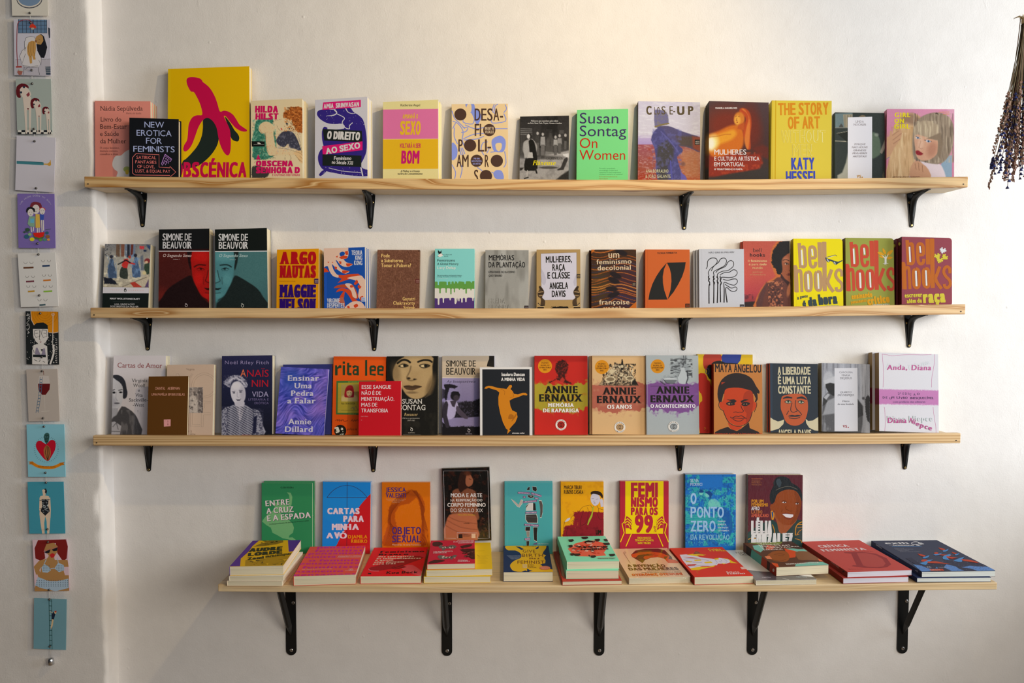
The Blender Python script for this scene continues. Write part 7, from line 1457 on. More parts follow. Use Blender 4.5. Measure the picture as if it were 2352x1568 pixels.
def A_caliba(c):
    w_ = 'd2c8d2'; y_ = 'd3ae14'; b = '5a5a98'; r = 'b52a1a'
    c.poly([(825,1045),(900,1040),(980,1050),(1080,1078),(1160,1090),(1260,1100),(1300,1085),(1360,1095),(1430,1110),(1440,1140),(1390,1160),(1290,1160),(1280,1180),(1200,1190),(1100,1190),(1040,1210),(960,1220),(910,1170),(860,1110)], w_,1)
    c.polys([[(910,1045),(1000,1030),(1060,1040),(1140,1045),(1100,1058),(1030,1050),(1060,1072),(960,1052)],[(960,1220),(1060,1200),(1180,1200),(1270,1175),(1240,1200),(1160,1215),(1060,1240),(980,1242)],[(1340,1090),(1400,1095),(1420,1110),(1440,1150),(1530,1155),(1470,1135),(1430,1110)],[(1240,1095),(1290,1088),(1300,1105),(1250,1112)],[(900,1125),(980,1130),(970,1142),(905,1138)],[(1000,1110),(1080,1105),(1090,1120),(1010,1125)],[(1120,1140),(1200,1130),(1230,1150),(1140,1155)],[(1330,1155),(1390,1158),(1360,1168)]], y_,1); c.poly([(985,1040),(1010,1000),(1050,1008),(1075,1030),(1030,1035)], '7c3a30',1)
    c.polys([[(860,1072),(980,1078),(1080,1096),(960,1088)],[(920,1170),(1040,1165),(1010,1185),(930,1190)]], r,1); c.lines([[(870,1100),(960,1095),(1080,1105),(1180,1120)],[(880,1110),(1000,1140),(1100,1145)],[(1250,1110),(1280,1140),(1270,1165)],[(1320,1110),(1340,1130)],[(1360,1105),(1400,1130),(1380,1150)],[(930,1200),(1060,1185),(1180,1180)],[(1300,1130),(1330,1140)]],2.5, b,2); c.lines([[(1000,1010),(1060,1030),(1130,1050)],[(1090,1235),(1040,1260),(1060,1285)]],3, 'a0881c',2)
    c.t('Calibã',1162,983,1318,14, 'cfae1c', b=.2); c.t('e a Bruxa',1180,1000,1392,14, 'cfae1c', b=.2); c.t('Silvia',1405,1278,1560,15, 'e0ccc6', b=.2, yb1=1274); c.t('Federici',1420,1298,1628,15, 'e0ccc6', b=.2, yb1=1293); c.poly([(1560,1205),(1635,1202),(1655,1230),(1582,1235)], 'd8b8ac'); c.t('ELEFANTE',1578,1222,1642,10, 'b5402c')
ART['caliba'] = A_caliba
SPINE['caliba'] = lambda c: c.t('Calibã e a Bruxa',790,1010,850,14, '7a5a10', yb1=1130).t('Silvia Federici',880,1160,960,14, '6a4a3c', yb1=1250)
def A_dissid(c):
    k = '24201f'; c.poly([(60,1290),(140,1240),(300,1260),(420,1262),(1000,1340),(980,1400),(200,1400)], '3a3638',0)
    c.t('FEMINISMOS',-5,1035,290,20, k, m=.4); c.t('DISSIDENTES',45,1058,360,20, k, m=.4); c.t('MAR',205,1098,300,12, k); c.t('MARTÍN',320,1340,420,12, '9a9496'); c.t('PABLO PÉREZ',730,1334,855,10, '8f9aa0')
    c.lines([[(180,1060),(400,1240)],[(230,1080),(380,1210)],[(560,1345),(700,1380)]],3, 'd5d0ca')
ART['dissid'] = A_dissid
def A_vidas(c):
    t = '6fae9c'; o = 'c4471c'; w_ = 'd9cfc4'
    c.fill('52311f'); c.poly([(130,880),(530,868),(545,910),(500,940),(300,935),(150,915)], '6f7a34',0); c.poly([(190,945),(300,935),(330,990),(290,1030),(210,990)], t,0); c.poly([(580,985),(700,980),(830,990),(930,1030),(800,1030),(640,1010)], t,0)
    c.poly([(535,870),(760,870),(820,930),(830,990),(740,990),(600,970),(550,920)], '3c2014',1); c.poly([(570,980),(690,1010),(720,1020),(710,1090),(640,1100),(600,1040)], o,0); c.poly([(360,940),(460,950),(430,1000),(350,990)], o,0); c.poly([(350,1095),(430,1020),(560,1010),(620,1040),(640,1100),(600,1145),(480,1140),(400,1110)], '8a4a1c',2); c.lines([[(450,1060),(520,1045),(580,1060)],[(430,1120),(520,1135),(600,1120)],[(500,1070),(570,1075)]],4, '5a2c14',2)
    c.poly([(705,1030),(800,1015),(920,1030),(1000,1070),(1050,1110),(1000,1130),(850,1125),(750,1120)], '7a5030',2); c.poly([(340,1080),(400,1075),(430,1110),(370,1110)], 'd0764c',0); c.poly([(425,1155),(500,1170),(520,1215),(470,1215)], o,0); c.poly([(720,1175),(880,1150),(1040,1150),(1125,1185),(900,1205),(710,1208)], t,0); c.poly([(980,1110),(1030,1110),(1060,1145),(1000,1140)], 'd0663c',0)
    g = dict(b=.12); c.t('#VIDAS',245,925,478,11, w_, yb1=910, **g); c.t('NEGRAS',270,947,515,11, w_, yb1=932, **g); c.t('IMPORTAM',290,968,640,11, w_, yb1=945, **g); c.t('E LIBERTAÇÃO',310,985,752,11, w_, yb1=962, **g); c.t('NEGRA',330,1005,560,11, w_, yb1=995, **g); c.t('KEEANGA-YAMAHTTA TAYLOR',612,1184,1005,15, w_, b=.1, yb1=1164)
ART['vidas'] = A_vidas
def S_vidas(c):
    c.poly([(120,880),(220,1010),(300,1330),(100,1300)], '3a2a1c'); c.poly([(190,930),(310,1060),(310,1330),(150,1200)], '58a090'); c.poly([(310,1070),(380,1140),(380,1330),(280,1300)], 'a33a20'); c.poly([(375,1120),(420,1165),(420,1330),(360,1300)], '3c2014'); c.poly([(412,1160),(500,1225),(500,1350),(400,1300)], 'a8341c'); c.circ(452,1248,12, 'd8cfc4',20)
SPINE['vidas'] = S_vidas
def A_critica(c):
    w_ = 'e0d0d0'; d = '93272a'
    c.t('CRÍTICA',-8,342,358,30, w_, b=.16, yb1=330); c.t('FEMINISTA',38,392,572,30, w_, b=.16, yb1=372)
    c.poly([(285,402),(520,400),(680,420),(820,480),(885,560),(840,595),(760,608),(560,604),(400,582),(420,570),(460,572),(380,420),(300,412)], d,0); c.poly([(450,414),(560,412),(680,440),(770,490),(815,550),(790,585),(720,598),(600,592),(540,574)], 'b2423c',0)
    c.t('E DOR',410,398,660,6, '7c2420'); c.t('CC',372,628,395,12, '5a1a1a'); c.t('textos reunidos',400,625,548,6, '8a2a28')
ART['critica'] = A_critica
SPINE['critica'] = lambda c: c.t('ELEANOR PRADO',140,530,245,22, 'c8908c', yb1=612, m=.3).rect(290,640,318,660, '3a1010')
def A_exilios(c):
    w_ = 'e0dede'; bl = '4a8cc8'; o = 'c2401c'; lb = '5a88c8'
    c.t('exíli',790,292,1082,24, w_, sf=True, b=.12, yb1=290); c.ring(1148,282,48,7, w_,18); c.line([(1150,300),(1200,315)],5, w_); c.line([(1165,312),(1225,303)],4, w_); c.t('s',1205,296,1262,30, w_, sf=True, b=.14); c.t('no',840,317,880,14, '8a8c98'); c.t('feminino',885,317,1138,14, w_, sf=True, b=.1); c.line([(865,328),(1228,326)],4, bl)
    for i,(a, b) in enumerate(((900,1020),(915,1135),(935,1085),(955,1080),(975,1222))): c.t('Autoras e autores reunidos'[:int((b - a) / 8)], a,352 + i * 11, b,6, 'a8a8b0')
    c.poly([(1050,480),(1120,470),(1200,530),(1320,560),(1480,540),(1560,520),(1700,500),(1900,545),(2040,560),(2180,640),(1290,660),(1150,540)], '2a2c44',0)
    c.poly([(1150,560),(1250,575),(1330,610),(1480,640),(1270,660)], lb,1); c.poly([(1560,560),(1680,590),(1720,620),(1790,645),(1640,650),(1530,600)], lb,1); c.poly([(1750,600),(1850,580),(1960,590),(2060,590),(2190,640),(1960,650),(1860,615)], lb,1)
    rs = random.Random(4)
    for i in range(230):
        x = rs.uniform(1060,2130); top = 490 + max(0,(x - 1560)) * .12 if x > 1500 else 500 + (x - 1060) * .12; y = rs.uniform(top,640); c.line([(x, y),(x + rs.uniform(-16,16), y + rs.uniform(-9,3))],3, rs.choice(['5c5a78', '3f3c58', '6a6888', '14162a']), same=i > 0)
    def bird(x, y, s, d=1):
        c.poly([(x, y),(x + 60 * s, y - 12 * s),(x + 110 * s, y - 34 * s),(x + 100 * s, y),(x + 60 * s, y + 22 * s),(x + 20 * s, y + 26 * s)], bl,1)
        c.poly([(x + 30 * s * d, y - 4 * s),(x - 40 * s * d, y - 22 * s),(x - 90 * s * d, y - 60 * s),(x - 30 * s * d, y - 50 * s),(x + 50 * s * d, y - 26 * s)], o,1)
    bird(1490,380,.65); bird(1645,430,.5); bird(1255,465,.75); bird(1640,520,.1)
    c.circ(1417,415,26, o,12); c.poly([(1380,430),(1440,425),(1490,410),(1470,435),(1410,445)], bl,1); c.poly([(1440,430),(1560,435),(1620,450),(1560,460)], o,1); c.poly([(1500,470),(1520,445),(1590,425),(1600,445),(1560,470),(1590,505),(1540,500),(1510,490)], bl,1); c.poly([(1545,455),(1620,465),(1690,475),(1620,488),(1560,480)], o,1)
    c.circ(1285,512,42, o,16); c.poly([(1225,545),(1280,530),(1330,505),(1390,500),(1340,530),(1310,570),(1260,560)], bl,1); c.poly([(1320,525),(1420,520),(1540,545),(1610,560),(1440,548),(1330,545)], o,1); c.poly([(1640,515),(1700,485),(1770,462),(1750,490),(1745,530),(1700,530)], bl,1); c.poly([(1720,490),(1820,500),(1910,520),(1960,545),(1880,535),(1760,515)], o,1)
    c.poly([(1355,625),(1520,622),(1545,645),(1380,648)], o,0); c.t('Exílios.2',1378,641,1500,13, 'e0ccc4'); c.t('AS',1330,605,1385,14, 'd0d0d8', b=.1); c.poly([(1430,615),(1445,596),(1462,614)], bl); c.t('COMPANHIA',1472,608,1600,8, 'b0b0b8')
ART['exilios'] = A_exilios
SPINE['exilios'] = lambda c: c.t('exílios',668,305,742,22, 'c8c8cc', yb1=355).t('AS PEQUENAS HISTÓRIAS DO EXÍLIO',765,378,960,10, '3c7cc0', yb1=492).t('AS',1185,640,1215,18, 'c8c8cc', yb1=660)
# ================================================================== postcards
def A_k0(c): c.circ(230,-10,102, '4a4c50',76, n=40); c.circ(230,-10,96, 'a39c92',70, n=40); c.circ(230,-15,88, '5a6c80',62, n=40); c.ring(230,-12,98,3, '2a2c32',72)
ART['k0'] = A_k0
def A_k1(c):
    k = '23242c'; w_ = 'b5afaf'
    c.poly([(118,470),(410,460),(410,592),(120,592)], '8f8a90'); c.line([(120,468),(410,460)],2, k)
    c.rect(142,150,368,260, '4a6078'); c.lines([[(x,150),(x + 2,260)] for x in (145,175,205,235,260,290,320,350,366)],3, k); c.lines([[(142, y),(368, y)] for y in (168,196,226,258)],3, k); c.line([(258,150),(262,260)],6, k)
    c.line([(140,525),(132,400),(134,230),(142,180),(170,160),(220,156),(250,175),(255,190)],6, '6a2a30',3); c.poly([(228,215),(240,190),(262,188),(282,205),(284,222)], 'a02c1c',1); c.circ(256,224,12, '8a8070',8); c.poly([(124,518),(168,516),(174,528),(126,530)], '7c2a24')
    c.poly([(195,400),(192,330),(205,295),(240,284),(270,290),(285,330),(290,400),(315,440),(325,470),(310,510),(300,530),(190,520),(175,500),(155,440),(175,390),(200,370)], w_,1); c.lines([[(195,400),(192,330),(205,295),(240,284),(272,290),(285,330)],[(205,372),(175,395),(153,440),(172,502),(200,420)],[(290,390),(325,440),(320,510),(305,470)],[(178,512),(240,522),(300,515),(302,525),(240,532),(182,522)],[(190,525),(184,585)],[(300,528),(310,585)],[(195,545),(215,530)]],2.5, k)
    c.poly([(320,265),(345,285),(358,330),(370,370),(355,430),(345,455),(320,450),(295,400),(285,350),(300,300)], '16171d',1); c.poly([(272,320),(285,285),(315,268),(335,285),(340,320),(320,350),(290,345)], '8c6a3e',1)
    c.poly([(212,370),(225,330),(250,320),(280,325),(282,380),(275,440),(280,465),(262,468),(250,430),(252,495),(235,498),(228,450),(215,420)], '96703c',1); c.lines([[(225,340),(222,400),(240,450)],[(245,325),(240,400),(250,440)],[(262,325),(262,400),(275,440)],[(300,305),(315,312)],[(300,330),(312,338)]],2, '4a3420'); c.poly([(276,318),(286,315),(284,335)], '4a1c20')
    c.poly([(355,520),(405,518),(405,585),(362,585)], '24303c',0); c.lines([[(358,540),(405,540)],[(360,555),(405,555)],[(360,570),(405,570)],[(356,526),(405,524)]],4, 'a8a4a4'); c.poly([(135,565),(148,540),(182,548),(170,585),(150,588)], '7c4a40'); c.poly([(148,540),(182,548),(178,558),(145,552)], '8a9088')
    c.poly([(378,215),(395,225),(398,290),(385,300),(380,260)], '2a2c34',0); c.line([(392,300),(385,400),(360,480)],2, 'a09ca0')
ART['k1'] = A_k1
def A_k2(c):
    sk = 'b0a296'; h = '4a1218'
    c.poly([(136,1018),(405,1018),(405,1050),(138,1050)], '14151a')
    for i in range(5): c.rect(140 + i * 58,1018,168 + i * 58,1034, 'a8a49c'); c.rect(168 + i * 58,1034,197 + i * 58,1050, 'a8a49c')
    for x, y, s in ((190,720,1.0),(285,815,.72),(365,870,.52)):
        c.poly([(x - 12 * s, y + 40 * s),(x + 52 * s, y + 38 * s),(x + 55 * s, y + 120 * s),(x + 50 * s,1046),(x + 38 * s,1046),(x + 36 * s, y + 140 * s),(x + 20 * s, y + 142 * s),(x + 24 * s,1046),(x + 12 * s,1046),(x - 2 * s, y + 120 * s)], sk,0)
        c.poly([(x - 62 * s, y + 20 * s),(x - 60 * s, y - 40 * s),(x - 20 * s, y - 68 * s),(x + 25 * s, y - 55 * s),(x + 35 * s, y - 28 * s),(x, y - 40 * s),(x - 35 * s, y),(x - 25 * s, y + 40 * s),(x - 45 * s, y + 45 * s)], h,2); c.poly([(x - 35 * s, y - 20 * s),(x, y - 45 * s),(x + 35 * s, y - 20 * s),(x + 55 * s, y + 20 * s),(x + 30 * s, y + 45 * s),(x - 15 * s, y + 40 * s)], sk,2)
        c.circ(x - 25 * s, y + 3 * s,9 * s, '1c2632'); c.circ(x - 2 * s, y - 38 * s,9 * s, '1c2632'); c.poly([(x + 15 * s, y + 22 * s),(x + 38 * s, y - 2 * s),(x + 44 * s, y + 25 * s),(x + 28 * s, y + 38 * s)], '6a2a30',1); c.poly([(x + 22 * s, y + 125 * s),(x + 38 * s, y + 127 * s),(x + 30 * s, y + 142 * s)], '4a1418')
ART['k2'] = A_k2
def A_k3(c):
    c.poly([(130,1258),(330,1268),(342,1273),(342,1292),(130,1282)], '2f6068'); c.line([(132,1260),(340,1271)],2, '1a3038'); c.poly([(342,1280),(372,1280),(390,1266),(391,1252),(396,1252),(399,1275),(400,1292),(385,1300),(370,1290),(342,1288)], '9a7430',0)
ART['k3'] = A_k3
def A_k4(c):
    L = 'THE MOON DOES MY BODY'
    for i, ch in enumerate(L):
        if ch == ' ': continue
        a = math.radians(205 + (335 - 205) * (i + .5) / len(L)); x, y = 237 + 112 * math.cos(a),132 + 100 * math.sin(a); tx, ty = -math.sin(a), math.cos(a); c.t(ch, x - tx * 5, y - ty * 5, x + tx * 5,12, 'b8aec4', yb1=y + ty * 5)
    w_ = 'b5aca8'
    for x, y, r, hc, hr in ((240,118,25, '5a2028',40),(205,140,20, '16161c',30),(283,130,18, '9c2c20',20)):
        c.poly([(x - hr, y - 10),(x - hr * .7, y - hr * 1.1),(x, y - hr * 1.25),(x + hr * .8, y - hr),(x + hr, y - 8),(x + hr * .5, y),(x - hr * .6, y + 4)], hc,2); c.circ(x, y, r, w_, r * 1.25); c.lines([[(x - 10, y - 2),(x - 4, y - 2)],[(x + 5, y - 3),(x + 11, y - 3)],[(x - 3, y + 14),(x + 4, y + 14)]],2.5, '2a2228')
    c.poly([(195,165),(235,165),(232,235),(200,232),(185,215)], '64806c'); c.rect(203,180,228,208, '5a9ab5'); c.poly([(238,150),(265,150),(270,240),(238,242)], 'a8893c'); c.poly([(268,150),(295,155),(292,190),(268,190)], '2c3f84'); c.lines([[(208,235),(212,270)],[(225,235),(222,265)],[(250,242),(250,275)],[(262,242),(262,275)],[(278,190),(282,270)],[(290,190),(292,260)]],7, w_)
    c.poly([(222,278),(298,272),(298,300),(280,318),(240,318),(225,300)], '38502c',1); c.poly([(220,275),(298,270),(290,300),(262,308),(232,300)], 'a81a14',1)
    for x, y, r, q in ((185,255,16, '2a4030'),(180,300,18, '24485a'),(215,318,16, 'b0a820'),(200,285,12, '6a8a5a'),(315,275,12, '24485a'),(320,300,14, '6a4a2a'),(300,320,12, '3a6a5a'),(325,320,10, 'a8743c'),(165,270,8, '2a4030'),(272,322,12, '4a6a34')): c.circ(x, y, r, q, r * .8)
    c.lines([[(160,265),(195,275)],[(170,245),(190,265)],[(305,255),(340,248)]],3, '2a4030')
ART['k4'] = A_k4
def A_k5(c):
    for x, y, col, w_ in ((190,507, '4a2c1c',68),(307,495, '1c2c48',50),(201,599, '5a3038',54),(314,591, '9c5a20',50),(209,665, '8f6a20',44),(320,665, '6a8a30',58),(284,755, '34464c',40)):
        for dx in (-20,20):
            q = np.radians(np.linspace(10,170,8)); c.line(np.c_[x + dx + 12 * np.cos(q), y - 42 + 16 * np.sin(q)],2, '55504c')
        c.line([(x - w_ / 2, y + 1),(x, y),(x + w_ / 2, y - 2)],11, col)
ART['k5'] = A_k5
def A_k6(c):
    w_ = 'b0aaa4'; o = 'a5660c'; k = '14181a'
    c.poly([(205,797),(390,797),(390,938),(355,945),(300,930),(230,900),(205,850)], o,0)
    for r in (20,36,52,68,84): c.ring(300,810, r,2, '8a5008')
    c.line([(205,797),(212,860),(240,905)],3, w_,2); c.line([(325,940),(360,942),(390,935)],3, w_)
    rs = random.Random(3); c.lines([[(x, y),(x + 1, y + 5)] for x, y in [(rs.uniform(178,385), rs.uniform(950,1140)) for _ in range(90)]] + [[(rs.uniform(176,200), y),(rs.uniform(176,200), y + 5)] for y in range(810,950,7)],3, 'a8a4a0')
    c.poly([(218,930),(222,895),(245,875),(290,872),(318,890),(322,930)], k,1); c.poly([(220,915),(320,915),(322,970),(305,1005),(285,1018),(262,1018),(240,1000),(222,965)], w_,1); c.lines([[(232,925),(265,922),(266,965),(240,972),(228,950),(232,925)],[(280,922),(312,925),(314,965),(288,972),(278,950),(280,922)],[(268,925),(262,985),(272,990)],[(236,945),(255,943)],[(290,943),(306,945)]],3, k); c.poly([(264,1000),(278,1000),(271,1007)], '5a2020')
    c.poly([(255,1015),(292,1015),(298,1022),(315,1030),(320,1156),(215,1156),(215,1060),(225,1022)], w_,0); c.poly([(232,1085),(240,1040),(250,1040),(272,1088)], '6a6270',0); c.poly([(275,1088),(290,1045),(300,1045),(305,1088)], '6a6270',0); c.poly([(220,1086),(306,1088),(306,1104),(220,1102)], k); c.poly([(272,1050),(288,1050),(280,1068)], k); c.lines([[(228,1120),(250,1130)],[(260,1135),(270,1122)],[(285,1130),(300,1138)],[(225,1055),(228,1075)]],3, k)
    c.line([(352,1020),(354,830)],4, w_); c.line([(356,1020),(358,1080),(335,1150)],12, w_,2); c.polys([[(354 + 14 * math.cos(a),820 + 14 * math.sin(a)),(354 + 5 * math.cos(a + .5),820 + 5 * math.sin(a + .5)),(354 + 5 * math.cos(a - .5),820 + 5 * math.sin(a - .5))] for a in np.arange(8) * PI / 4], w_); c.lines([[(368 + (i % 2) * 4,980 + i * 12),(382,984 + i * 12)] for i in range(14)],3, w_)
ART['k6'] = A_k6
def A_k7(c):
    c.poly([(262,1228),(325,1228),(333,1285),(328,1320),(300,1352),(280,1352),(258,1325),(254,1285)], '958c86',1); c.poly([(254,1280),(334,1280),(330,1320),(305,1354),(280,1354),(258,1325)], '4a0e10',1); c.line([(296,1355),(300,1460)],2, '9c948c'); c.line([(275,1466),(330,1462)],2, '9c948c')
    c.lines([[(268,1235),(262,1330),(240,1475)],[(282,1235),(277,1330),(255,1475)]],2.5, '2c4a60'); c.lines([[(268 - i * 2.4,1252 + i * 21),(281 - i * 2.2,1252 + i * 21)] for i in range(11)],4, '2c4a60'); c.line([(290,1195),(292,1222)],3, '5a2a24')
ART['k7'] = A_k7
def A_k8(c):
    c.poly([(274,155),(295,132),(318,130),(330,150),(325,190),(300,235),(285,254),(260,240),(225,195),(212,165),(220,138),(245,136)], '8c0c1e',2); c.poly([(280,160),(298,180),(300,220),(283,252),(265,232),(258,190),(268,168)], '7c4a28',2); c.lines([[(275,165),(268,205),(283,250)],[(288,170),(292,210),(284,250)],[(281,165),(282,248)]],3, '241814')
    c.poly([(275,155),(262,125),(262,98),(278,86),(292,95),(290,128)], '23403c',2); c.lines([[(264,100 + i * 9),(290,104 + i * 9)] for i in range(5)],3, '10201f'); c.lines([[(275 + 66 * math.cos(a),185 + 70 * math.sin(a)),(275 + 74 * math.cos(a),185 + 79 * math.sin(a))] for a in np.arange(0,2 * PI,.16)],2, '3a5a64')
    c.line([(190,265),(225,285),(275,293),(320,290),(365,270)],17, 'a8620c',3); c.poly([(165,258),(195,256),(200,275),(168,272),(180,265)], '8c500c'); c.poly([(352,264),(384,260),(376,268),(383,276),(356,280)], '8c500c'); c.t('WE ARE NOT EQUAL',225,292,330,9, '4a2c0c')
ART['k8'] = A_k8
def A_k9(c):
    sk = 'b5a08a'; k = '16181c'
    c.poly([(238,462),(262,456),(290,462),(296,520),(300,570),(296,620),(292,684),(280,684),(276,610),(268,580),(262,620),(265,684),(250,684),(240,620),(234,570),(236,520)], sk,0); c.poly([(246,480),(288,480),(285,520),(296,550),(268,578),(240,550),(250,520)], k,0)
    rs = random.Random(1); c.lines([[(x, y),(x + rs.uniform(3,7), y + rs.uniform(-3,3))] for x, y in [(rs.uniform(248,284), rs.uniform(484,560)) for _ in range(34)]],2.5, '9aa0a0'); c.poly([(255,458),(250,425),(262,418),(276,425),(272,448),(266,458)], sk,0); c.poly([(258,420),(272,416),(279,432),(274,450),(266,440),(268,425)], k,1)
    c.line([(238,470),(236,540),(250,600)],7, sk); c.line([(294,470),(298,540),(296,590)],7, sk); c.lines([[(235,486),(246,486)],[(286,482),(296,482)],[(235,535),(244,538)]],3, k)
ART['k9'] = A_k9
def A_k10(c):
    sk = '7f5c36'; h = '5a1412'; b = '8a9aa8'
    c.poly([(210,830),(205,770),(225,722),(390,718),(402,760),(395,830),(375,850),(340,800),(330,740),(280,745),(262,780),(268,830),(240,845)], h,1)
    c.poly([(262,780),(275,745),(320,738),(342,760),(338,795),(320,822),(325,840),(400,840),(407,880),(370,880),(385,930),(408,930),(410,1022),(200,1025),(225,940),(240,910),(245,880),(215,930),(200,880),(230,845),(280,830),(290,815)], sk,0); c.poly([(203,880),(222,870),(245,930),(225,935)], sk); c.poly([(208,990),(225,940),(290,965),(340,965),(405,950),(408,1005),(330,1025),(240,1005)], b,0); c.poly([(246,885),(262,862),(290,880),(302,900),(282,915),(252,912)], b,1); c.poly([(322,890),(345,855),(378,870),(382,900),(350,912)], b,1); c.lines([[(262,862),(275,835)],[(345,855),(340,825)],[(300,890),(322,888)]],4, b)
    c.polys([[(x, y),(x + 5, y - 5),(x + 7, y + 2)] for x in range(215,400,14) for y in range(962,1000,11)], '3a4650'); c.polys([[(x, y),(x + 4, y - 4),(x + 5, y + 2)] for x in list(range(254,292,9)) + list(range(334,374,9)) for y in range(874,906,9)], '3a4650')
    c.poly([(262,792),(300,776),(292,798),(272,800)], '14141a'); c.poly([(306,778),(342,764),(338,785),(318,788)], '14141a'); c.line([(258,788),(342,762)],3, '8a4a48'); c.poly([(293,810),(310,798),(325,805),(322,822),(305,828)], '8c1a1c',1)
ART['k10'] = A_k10
def A_k11(c):
    k = '16302e'; c.lines([[(290,1068),(296,1372)],[(306,1068),(309,1372)]],3.5, k); c.lines([[(291,1082 + i * 29),(308,1083 + i * 29)] for i in range(10)],3.5, k)
    c.poly([(308,1160),(318,1145),(328,1160),(318,1195),(306,1190)], '101826',1); c.poly([(308,1190),(318,1192),(312,1230),(303,1250),(300,1240),(305,1215)], 'a08868',0); c.line([(312,1152),(295,1145)],3, 'a08868'); c.circ(328,1150,7, 'a08868',8); c.poly([(322,1142),(335,1140),(334,1150),(326,1150)], '7c2a1c',1)
ART['k11'] = A_k11

# reflectance of each cover and card = colour seen in the photograph divided by the light that falls there
GAIN.update({'livro': (1.96, 2.05, 2.21), 'erotica': (1.69, 1.77, 1.9), 'banana': (1.78, 1.87, 2.03), 'hilda': (1.67, 1.75, 1.92), 'direito': (1.62, 1.72, 1.9), 'amanha': (1.33, 1.41, 1.57), 'desafio': (1.03, 1.1, 1.23), 'flaneuse': (1.01, 1.09, 1.23), 'onwomen': (0.92, 0.99, 1.13), 'closeup': (0.8, 0.86, 0.97), 'mulheres': (0.81, 0.85, 0.95), 'story': (0.88, 0.92, 0.98), 'linda': (1.03, 1.05, 1.08), 'girl': (1.08, 1.09, 1.12), 'vind': (1.87, 1.96, 2.1), 'sexo1': (1.86, 1.95, 2.1), 'sexo2': (1.7, 1.78, 1.92), 'argo': (1.67, 1.76, 1.91), 'kong': (1.54, 1.62, 1.76), 'pode': (1.29, 1.36, 1.49), 'feminisms': (1.17, 1.24, 1.36), 'memorias': (1.07, 1.14, 1.25), 'raca': (1.05, 1.11, 1.23), 'decolonial': (0.98, 1.03, 1.14), 'teoria': (0.93, 0.98, 1.08), 'serei': (0.9, 0.94, 1.02), 'todo': (0.83, 0.86, 0.92), 'hora': (0.86, 0.89, 0.94), 'critico': (0.87, 0.89, 0.92), 'escrever': (0.82, 0.83, 0.85), 'cartas': (2.06, 2.14, 2.3), 'wolf': (1.9, 1.97, 2.11), 'chantal': (1.97, 2.05, 2.21), 'nin': (1.63, 1.71, 1.83), 'pedra2': (1.62, 1.7, 1.84), 'pedra': (1.63, 1.71, 1.84), 'rita': (1.52, 1.59, 1.71), 'renascer': (1.36, 1.42, 1.54), 'sangue': (1.44, 1.5, 1.62), 'insep': (1.36, 1.41, 1.51), 'isadora': (1.21, 1.26, 1.36), 'rapariga': (1.11, 1.16, 1.25), 'anos': (1.03, 1.08, 1.16), 'acont': (0.97, 1.01, 1.09), 'colourful': (0.95, 0.98, 1.04), 'maya': (0.93, 0.96, 1.02), 'liberdade': (0.88, 0.91, 0.95), 'quarto': (0.87, 0.89, 0.93), 'anda': (0.8, 0.81, 0.83), 'under_a2': (1.8, 1.88, 2.04), 'under_a1': (1.94, 2.06, 2.26), 'audre': (2.01, 2.14, 2.35), 'pensamento': (1.98, 2.09, 2.3), 'branco': (2.0, 2.13, 2.36), 'under_d2': (1.62, 1.7, 1.86), 'yellow': (1.64, 1.73, 1.92), 'manifesto': (1.69, 1.79, 1.96), 'birth': (1.7, 1.81, 2.0), 'under_f2': (1.38, 1.44, 1.57), 'potencia2': (1.44, 1.52, 1.66), 'potencia': (1.49, 1.57, 1.71), 'invencao': (1.45, 1.51, 1.63), 'caliba': (1.38, 1.44, 1.55), 'dissid': (2.24, 2.38, 2.63), 'vidas': (1.28, 1.32, 1.41), 'critica2': (1.0, 1.01, 1.07), 'critica': (0.95, 0.98, 1.02), 'exilios2': (0.89, 0.91, 0.94), 'exilios': (0.88, 0.89, 0.93), 'cruz': (2.07, 2.13, 2.25), 'avo': (1.83, 1.88, 2.0), 'jessica': (1.89, 1.95, 2.08), 'moda': (1.88, 1.92, 1.99), 'materno': (1.5, 1.54, 1.64), 'marcia': (1.48, 1.51, 1.56), 'fem99': (1.29, 1.33, 1.4), 'ponto': (1.24, 1.27, 1.33), 'lelia': (1.23, 1.25, 1.31), 'k0': (2.39, 2.48, 2.66), 'k1': (2.34, 2.44, 2.61), 'k2': (2.34, 2.44, 2.6), 'k3': (2.36, 2.46, 2.63), 'k4': (2.35, 2.46, 2.62), 'k5': (2.37, 2.48, 2.64), 'k6': (2.44, 2.54, 2.72), 'k7': (2.45, 2.56, 2.73), 'k8': (2.58, 2.7, 2.88), 'k9': (2.56, 2.67, 2.86), 'k10': (2.67, 2.8, 3.0), 'k11': (3.01, 3.18, 3.44)})

# ================================================================== the books, shelf by shelf
A1 = (190, 140, 3.92); B1 = (560, 200, 4.6125); C1 = (860, 200, 4.6125); D1 = (1160, 200, 4.6125); E1 = (1440, 200, 4.612); F1 = (1750, 200, 4.613); G1 = (2000, 200, 4.611)
H2 = (200, 510, 5.057); I2 = (480, 510, 5.057); J2 = (730, 540, 5.6); K2 = (1090, 540, 5.6); L2 = (1450, 540, 5.6); M2 = (1800, 530, 5.345)
N3 = (200, 790, 4.9); O3 = (490, 790, 4.9); P3 = (750, 790, 4.9); Q3 = (1000, 790, 4.9); R3 = (1210, 790, 4.9); S3 = (1470, 790, 4.9); T3 = (1740, 790, 4.9); U3 = (1980, 790, 4.9)
V4 = (490, 1070, 5.226); W4 = (820, 1060, 5.057); X4 = (1120, 1080, 5.406); Y4 = (1400, 1070, 5.2265); Z4 = (1690, 1070, 5.225); AA = (1880, 1190, 5.345)
BACK = 'further copies tucked behind front-facing books'
